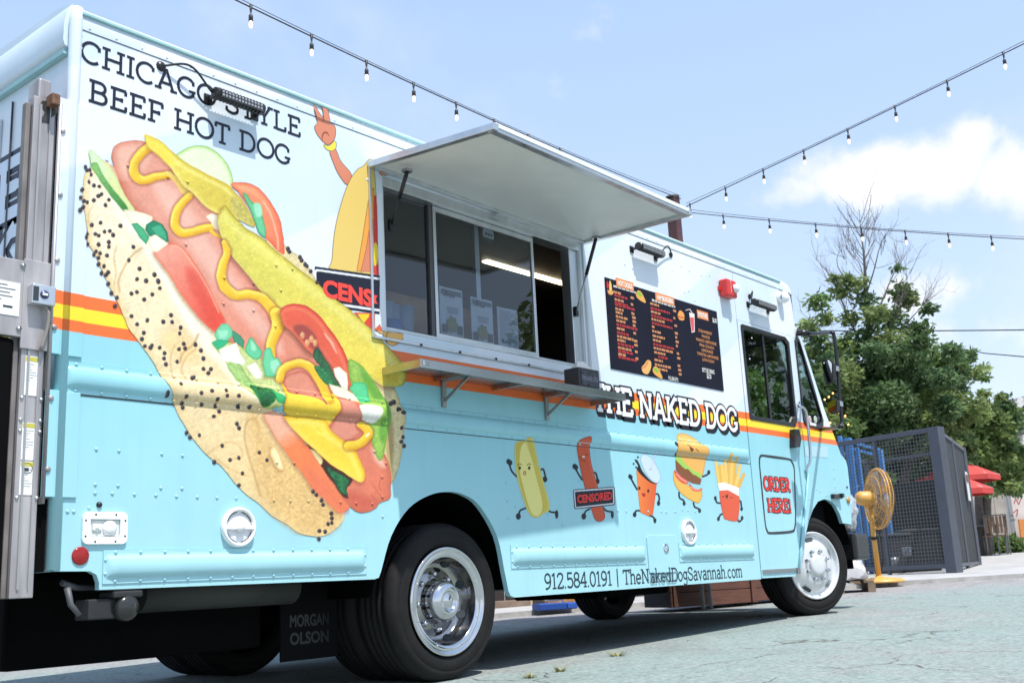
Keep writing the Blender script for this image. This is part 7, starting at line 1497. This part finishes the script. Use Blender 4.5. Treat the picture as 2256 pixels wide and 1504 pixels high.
# ------------------------------------------------------------------ pallet with a wrapped bundle, by the bumper
pp = ground(1848, 1304, .0); pal = thing('wooden_pallet', 'grey wooden pallet on the ground in front of the truck bumper', 'pallet', tuple(pp), .5); M_wood = mat('weathered_wood', (.23, .17, .12), .85, noise=.35, nscale=6, stretch=(8, 1, 1))
for i in range(5): MB().box((-.36, -.36+i*.15, .10), (.36, -.25+i*.15, .122)).build('slat', M_wood, pal)
for y in (-.34, 0, .30): MB().box((-.36, y-.03, 0), (.36, y+.05, .098)).build('bearer', M_wood, pal)
bn = thing('wrapped_bundle', 'bundle wrapped in clear plastic sheet standing on the pallet', 'bundle', tuple(pp+np.array([0, 0, .124])), .5)
bm = bmesh.new(); bmesh.ops.create_icosphere(bm, subdivisions=4, radius=1)
for v in bm.verts:
    p = v.co; s = 1/max(abs(p.x), abs(p.y), abs(p.z))**.75; k = vnoise(np.array([p.x*4+p.z*3+30]), np.array([p.y*4+p.z*2+30]), 4)[0]; v.co = Vector((p.x*s*(.30-.12*p.z), p.y*s*(.28-.12*p.z), .22+.23*p.z*s)); v.co.x *= 1+.18*(k-.5); v.co.y *= 1+.18*(k-.5)
    v.co.z = max(0.0, v.co.z)
me = bpy.data.meshes.new('plastic_sheet'); bm.to_mesh(me); bm.free(); me.materials.append(mat('milky_plastic_sheet', (.52, .50, .50), .25, noise=.25, nscale=10, bump=.5, bscale=18, coat=.5)); link(bpy.data.objects.new('plastic_sheet', me), bn)
MB().box((-.22, -.2, .0), (.22, .2, .03)).build('bundle_base', M_wood, bn)

# ------------------------------------------------------------------ umbrellas, seats, planting
M_umb = mat('red_canvas', (.52, .05, .04), .7, noise=.15, nscale=4)
def umbrella(u, v, D, half_px, rise_px, label):
    c = far(u, v, D); g0 = gz(c[0])+.045; t = thing('patio_umbrella', label, 'umbrella', (float(c[0]), float(c[1]), g0), .3, 'red patio umbrellas behind the cage'); zr = float(c[2])-g0; R = half_px*D/FPX; hgt = rise_px*D/FPX
    b = MB(); n = 8; rim = [(R*math.cos(2*PI*k/n), R*math.sin(2*PI*k/n), zr) for k in range(n)]; md = [(R*.5*math.cos(2*PI*k/n), R*.5*math.sin(2*PI*k/n), zr+hgt*.56) for k in range(n)]; low = [(x*1.0, y*1.0, z-.10) for x, y, z in rim]
    b.add(rim+md+[(0, 0, zr+hgt)]+low, [(k, (k+1) % n, n+(k+1) % n, n+k) for k in range(n)]+[(n+k, n+(k+1) % n, 2*n) for k in range(n)]+[(k, 2*n+1+k, 2*n+1+(k+1) % n, (k+1) % n) for k in range(n)]); b.build('canopy', M_umb, t)
    MB().tube([(0, 0, 0), (0, 0, zr+hgt+.05)], .025, 8).build('umbrella_pole', M_alu_dull, t); MB().lathe([(.25, 0), (.25, .05), (.05, .08), (.0001, .08)], (0, 0, 0), (0, 0, 1), 16).build('umbrella_base', M_black, t)
    for k in range(n): MB().tube([(0, 0, zr+hgt*.95), rim[k]], .010, 4).build('rib', M_alu_dull, t)
    MB().tube([(0, 0, zr+hgt), (0, 0, zr+hgt+.10)], [.03, .012], 8).build('finial', M_umb, t)
umbrella(2108, 1052, 22.0, 88, 40, 'upper red patio umbrella, its rim above the other one'); umbrella(2108, 1080, 19.8, 74, 34, 'lower red patio umbrella, nearer and just under the other one')
def chair(u, v, D, rot, label):
    p = far(u, v, D); t = thing('patio_chair', label, 'chair', (float(p[0]), float(p[1]), gz(p[0])+.05), rot, 'patio chairs'); M_br = mat('woven_brown', (.25, .15, .09), .7, noise=.2)
    fr = mat('grey_chair_frame', (.22, .22, .22), .4, .5)
    for x in (-.24, .24):
        MB().tube([(x, -.24, 0), (x, -.22, .45)], .016, 6).build('leg', fr, t); MB().tube([(x, .26, 0), (x, .22, .45), (x, .30, .92)], .016, 6).build('leg', fr, t)
    MB().box((-.26, -.26, .43), (.26, .24, .46)).build('seat', M_br, t, .008)
    for i in range(6): MB().box((-.23+i*.08, .235+.0, .50), (-.175+i*.08, .262, .90)).build('back_slat', M_br, t)
    MB().tube([(-.24, .30, .92), (.24, .30, .92)], .016, 6).build('back_rail', fr, t); return t
chair(2195, 1195, 25.5, 2.0, 'brown slatted patio chair at the right of the small table'); chair(2160, 1195, 26.2, -1.1, 'brown slatted patio chair half hidden by the cage corner')
p = far(2176, 1195, 25.9); tb = thing('patio_table', 'small grey patio table between the two brown chairs', 'table', (float(p[0]), float(p[1]), gz(p[0])+.05)); MB().box((-.38, -.38, .68), (.38, .38, .71)).build('table_top', mat('grey_table', (.22, .22, .22), .5), tb)
for x in (-.34, .34):
    for y in (-.34, .34): MB().tube([(x, y, 0), (x, y, .68)], .02, 6).build('leg', mat('grey_leg', (.2, .2, .2), .5), tb)
def shrub(u, v, D, r, label, n=900, size=.16):
    p = far(u, v, D); g0 = gz(p[0]); base = np.array([p[0], p[1], g0]); t = thing('shrub', label, 'shrub', tuple(base)); R = r*D/FPX; q = nrg.normal(size=(n, 3)); q /= np.linalg.norm(q, axis=1)[:, None]; q *= (nrg.random(n)**.5)[:, None]*R; q[:, 2] = np.abs(q[:, 2])*1.1+.05
    cols = GREENS[nrg.integers(0, 5, n)]*(.8+.5*nrg.random((n, 1))); leaves('foliage', q, size, cols, t, -.4); b = MB()
    for k in range(5): a = k*1.26; b.tube([(0, 0, 0), (R*.5*math.cos(a), R*.5*math.sin(a), R*.7)], [.02, .008], 5, False)
    b.build('stem', M_bark, t)
shrub(2226, 1190, 27.5, 26, 'small bushy plant at the foot of the wall by the right edge', 900, .22); shrub(2165, 1140, 28, 34, 'dark shrub in front of the panelled wall, behind the chairs', 1200, .2); shrub(2050, 1120, 26, 60, 'dark shrub seen through the wire mesh behind the umbrellas', 2600, .2)
# grass tuft in a crack of the asphalt
for u, v, s, lab in ((1362, 1444, .10, 'yellow green weed tuft in the asphalt, midway along the truck shadow'), (1234, 1478, .07, 'small dry weed tuft in the asphalt near the rear wheel'), (1168, 1492, .06, 'tiny dry weed tuft at the bottom edge, nearest the rear wheel')):
    p = ground(u, v); t = thing('weed_tuft', lab, 'weed', tuple(p), 0, 'weeds in the asphalt'); b = MB()
    for k in range(46):
        a = nrg.random()*6.28; L = s*(.4+.6*nrg.random()); w = .003; e = np.array([math.cos(a), math.sin(a), 0]); q = e*s*.5*nrg.random(); b.add([q-np.array([e[1], -e[0], 0])*w, q+np.array([e[1], -e[0], 0])*w, q+e*L*.7+np.array([0, 0, L*.5])], [(0, 1, 2)])
    b.build('grass_blade', mat('dry_grass', (.26, .24, .09), .8), t)['kind'] = 'stuff'

# ------------------------------------------------------------------ wall and buildings at the right
M_pan = mat('stained_wall_panel', (.42, .38, .34), .85, noise=.25, nscale=2, bump=.1)
w0, w1 = far(2110, 1150, 30.0), far(2222, 1150, 30.0); wl0 = np.array([w0[0], w0[1], gz(w0[0])]); dv = np.array([w1[0]-w0[0], w1[1]-w0[1], 0]); Lw = np.linalg.norm(dv); dv /= Lw; nv = np.array([dv[1], -dv[0], 0])
wl = thing('panel_wall', 'stained concrete panel wall behind the chairs and under the tree', 'wall', tuple(wl0)); hW = float(far(2170, 1040, 30.0)[2])-wl0[2]+1.2
k = 4
for i in range(-3, k): MB().obox(dv*(Lw*(i+.5)/k)+np.array([0, 0, hW/2]), dv*(Lw/k*.492), nv*.06, (0, 0, hW/2)).build('wall_panel', M_pan, wl, .01)
b0, b1 = far(2224, 1150, 29.0), far(2262, 1150, 29.0); bb = np.array([b0[0], b0[1], gz(b0[0])]); dvb = np.array([b1[0]-b0[0], b1[1]-b0[1], 0]); Lb = np.linalg.norm(dvb); dvb /= Lb; nb = np.array([dvb[1], -dvb[0], 0])
gw = thing('graffiti_wall', 'pale wall end with red paint marks at the right edge', 'wall', tuple(bb)); hB = float(far(2240, 1060, 29.0)[2])-bb[2]
MB().obox(dvb*Lb*1.5+np.array([0, 0, hB/2]), dvb*Lb*1.5, nb*.1, (0, 0, hB/2)).build('wall_body', mat('pale_stucco', (.62, .58, .54), .8, noise=.12, nscale=3), gw)
b = MB(); b.obox(dvb*.02+np.array([0, 0, hB/2])+nb*.12, dvb*.05, nb*.02, (0, 0, hB/2)); b.build('corner_strip', mat('grey_corner_strip', (.25, .27, .28), .6), gw)
b = MB()
for a, c in (((2228, 1110), (2232, 1098)), ((2232, 1098), (2238, 1112)), ((2238, 1112), (2243, 1100)), ((2226, 1130), (2236, 1122)), ((2236, 1122), (2234, 1138)), ((2229, 1092), (2231, 1086))):
    p, q = far(*a, 29.0)-bb, far(*c, 29.0)-bb; p = p+nb*.16; q = q+nb*.16; b.bar(p, q, .022, .012, nb)
b.build('paint_mark', mat('red_spray_paint', (.50, .06, .04), .7), gw)
q = far(2246, 1190, 28.6)-bb; MB().obox(np.array([q[0], q[1], q[2]])+dvb*.5, dvb*.45, nb*.03, (0, 0, .55)).build('orange_board', mat('orange_board', (.62, .22, .05), .6), gw)
h0 = far(2205, 1150, 40.0); hb = np.array([h0[0], h0[1], gz(40)]); ho = thing('clapboard_house', 'white clapboard house with a gabled brown roof at the right edge', 'house', tuple(hb))
hp_ = lambda u, v, D=40.0: far(u, v, D)-hb
e1 = hp_(2300, 1000)-hp_(2200, 1000); e1[2] = 0; e1 /= np.linalg.norm(e1); e2 = np.array([-e1[1], e1[0], 0])
if e2 @ FW < 0: e2 = -e2
M_clap = mat('pale_clapboard', (.60, .58, .57), .7, noise=.08); M_roofb = mat('brown_roof_trim', (.22, .12, .08), .7, noise=.2); M_shin = mat('grey_shingle', (.20, .19, .19), .8, noise=.25)
ztop = float(hp_(2212, 935)[2]); zeave = float(hp_(2212, 965)[2]); xl = float(hp_(2212, 950) @ e1); xr = xl+9.0
for i in range(int(ztop/.30)): MB().obox(e1*(xl+xr)/2+np.array([0, 0, .15+i*.30])+e2*(.3-.012*(i % 2)), e1*(xr-xl)/2, e2*.3, (0, 0, .148)).build('clapboard', M_clap, ho)
def slab(P, nm, m_, th=.12): b = MB(); n = len(P); Q = [np.asarray(p)+np.array([0, 0, th]) for p in P]; b.add(list(P)+Q, [tuple(range(n)), tuple(range(2*n-1, n-1, -1))]+[(i, (i+1) % n, n+(i+1) % n, n+i) for i in range(n)]); return b.build(nm, m_, ho)
for du, dz_, D_ in ((0, 0, 40.0), (0, 38, 39.0)):
    pk = hp_(2246, 882+dz_, D_); el_ = hp_(2212, 915+dz_, D_); er_ = 2*pk-el_; er_[2] = el_[2]; bk = e2*3.5
    slab([el_-e2*.3, pk-e2*.3, pk+bk, el_+bk], 'roof', M_shin); slab([pk-e2*.3, er_-e2*.3, er_+bk, pk+bk], 'roof', M_shin)
    b = MB(); b.bar(el_-e2*.34, pk-e2*.34, .10, .30, (0, 0, 1)); b.bar(pk-e2*.34, er_-e2*.34, .10, .30, (0, 0, 1)); b.build('barge_board', mat('white_barge_board', (.66, .64, .62), .6), ho)
    b = MB(); b.add([el_, pk, er_], [(0, 1, 2)]); b.build('gable', M_clap if dz_ else M_roofb, ho)
q = hp_(2250, 925, 38.6); wn_ = MB().obox(q, e1*.45, e2*.04, (0, 0, .30)).build('louvre_window', mat('dark_louvre', (.10, .09, .09), .5), ho)
for i in range(5): MB().obox(q-e2*.06+np.array([0, 0, -.24+i*.12]), e1*.42, e2*.02, (0, 0, .03)).build('louvre_slat', mat('grey_louvre', (.30, .28, .27), .6), wn_)
q = hp_(2250, 1002, 38.4); sg = MB().obox(q, e1*.55, e2*.04, (0, 0, .35)).build('shop_sign', mat('grey_sign_board', (.42, .44, .50), .6), ho)
q = hp_(2256, 1020, 38.2); MB().obox(q, e1*.8, e2*.3, (0, 0, .14)).build('canopy_edge', mat('dark_canopy', (.03, .03, .035), .6), ho)

# ------------------------------------------------------------------ low things seen under the truck, across the pavement
M_crate = mat('red_brown_timber', (.13, .052, .035), .75, noise=.3, nscale=5, stretch=(1, 1, 6))
def at_g(u, v, h=.045): return ground(u, v, h)
def planter(u, v, L, H, rot, label, nb_=4):
    p = at_g(u, v); t = thing('timber_planter', label, 'planter', tuple(p), rot, 'timber planters on the pavement')
    for i in range(nb_): MB().box((0, 0, i*H/nb_+.003), (L, .03, (i+1)*H/nb_-.003)).build('plank', M_crate, t, .003)
    for x in (0.02, L-.07): MB().box((x, -.02, 0), (x+.06, 0, H)).build('corner_batten', M_crate, t, .003)
    MB().box((0, .03, 0), (L, .5, H-.04)).build('soil_box', M_black, t)
planter(1480, 1338, 1.0, .55, -.45, 'red brown timber planter seen under the truck, left of the pale legs'); planter(1556, 1330, 1.5, .50, -.45, 'red brown timber planter seen under the truck, right of the pale legs')
tl = thing('folding_trestle', 'pale metal trestle legs standing under the view of the truck floor', 'trestle', tuple(at_g(1550, 1340))); M_leg = mat('pale_tube', (.6, .6, .6), .4)
for x in (0, .13): MB().tube([(x, -.05*x, 0), (x-.02, 0, .7)], .018, 8).build('leg', M_leg, tl)
MB().tube([(-.1, 0, .7), (.3, 0, .7)], .02, 8).build('top_bar', M_leg, tl)
p = at_g(1222, 1342); bx = thing('blue_toolbox', 'blue plastic toolbox on the pavement, seen under the truck skirt', 'toolbox', tuple(p), -.45); MB().box((-.22, -.10, 0), (.22, .10, .07)).build('box_body', mat('blue_plastic', (.02, .07, .30), .4), bx, .01); MB().box((.10, -.12, .01), (.22, -.101, .06)).build('box_latch', mat('blue_plastic_latch', (.03, .10, .42), .4), bx, .004)
MB().tube([(-.1, 0, .07), (-.1, 0, .10), (.1, 0, .10), (.1, 0, .07)], .012, 6).build('handle', M_alu, bx)
p = at_g(1255, 1334); cp = thing('orange_cushion', 'folded orange cushion behind the blue toolbox, seen under the truck', 'cushion', tuple(p+np.array([.15, .25, 0])), -.3); bm = bmesh.new(); bmesh.ops.create_icosphere(bm, subdivisions=3, radius=1)
for v in bm.verts: q = v.co; v.co = Vector((q.x*.28, q.y*.14, .14+.16*q.z+.04*math.sin(q.x*6)))
me = bpy.data.meshes.new('cushion_cover'); bm.to_mesh(me); bm.free(); me.materials.append(mat('orange_cloth', (.62, .32, .10), .8, noise=.15)); link(bpy.data.objects.new('cushion_cover', me), cp); MB().tube([(-.27, 0, .15), (0, -.14, .15), (.27, 0, .15)], .012, 6).build('cushion_piping', mat('pale_piping', (.6, .45, .35), .8), cp)
p = at_g(1110, 1338); bmb = thing('timber_beam', 'grey brown timber beam lying on the pavement behind the rear wheel', 'beam', tuple(p), -.47); MB().box((-.7, 0, .0), (.35, .12, .08)).build('beam_body', mat('grey_brown_timber', (.22, .16, .12), .8, noise=.3), bmb, .006); MB().box((.34, -.01, .0), (.37, .13, .085)).build('beam_end', mat('pale_end_grain', (.40, .30, .2), .8), bmb)
# dark hedge line across the pavement
hg = thing('dark_fence', 'dark timber fence across the pavement, seen only beneath the truck', 'fence', (-8.0, 12.3, gz(-8)+.04)); dfe = np.array([1.0, -.53, 0]); dfe /= np.linalg.norm(dfe)
M_fence = mat('dark_fence_timber', (.035, .028, .025), .9, noise=.3)
for i in range(60): MB().obox(dfe*(i*.30+.15)+np.array([0, 0, .75+GB*i*.27]), dfe*.142, np.array([-dfe[1], dfe[0], 0])*.015, (0, 0, .75)).build('fence_board', M_fence, hg)
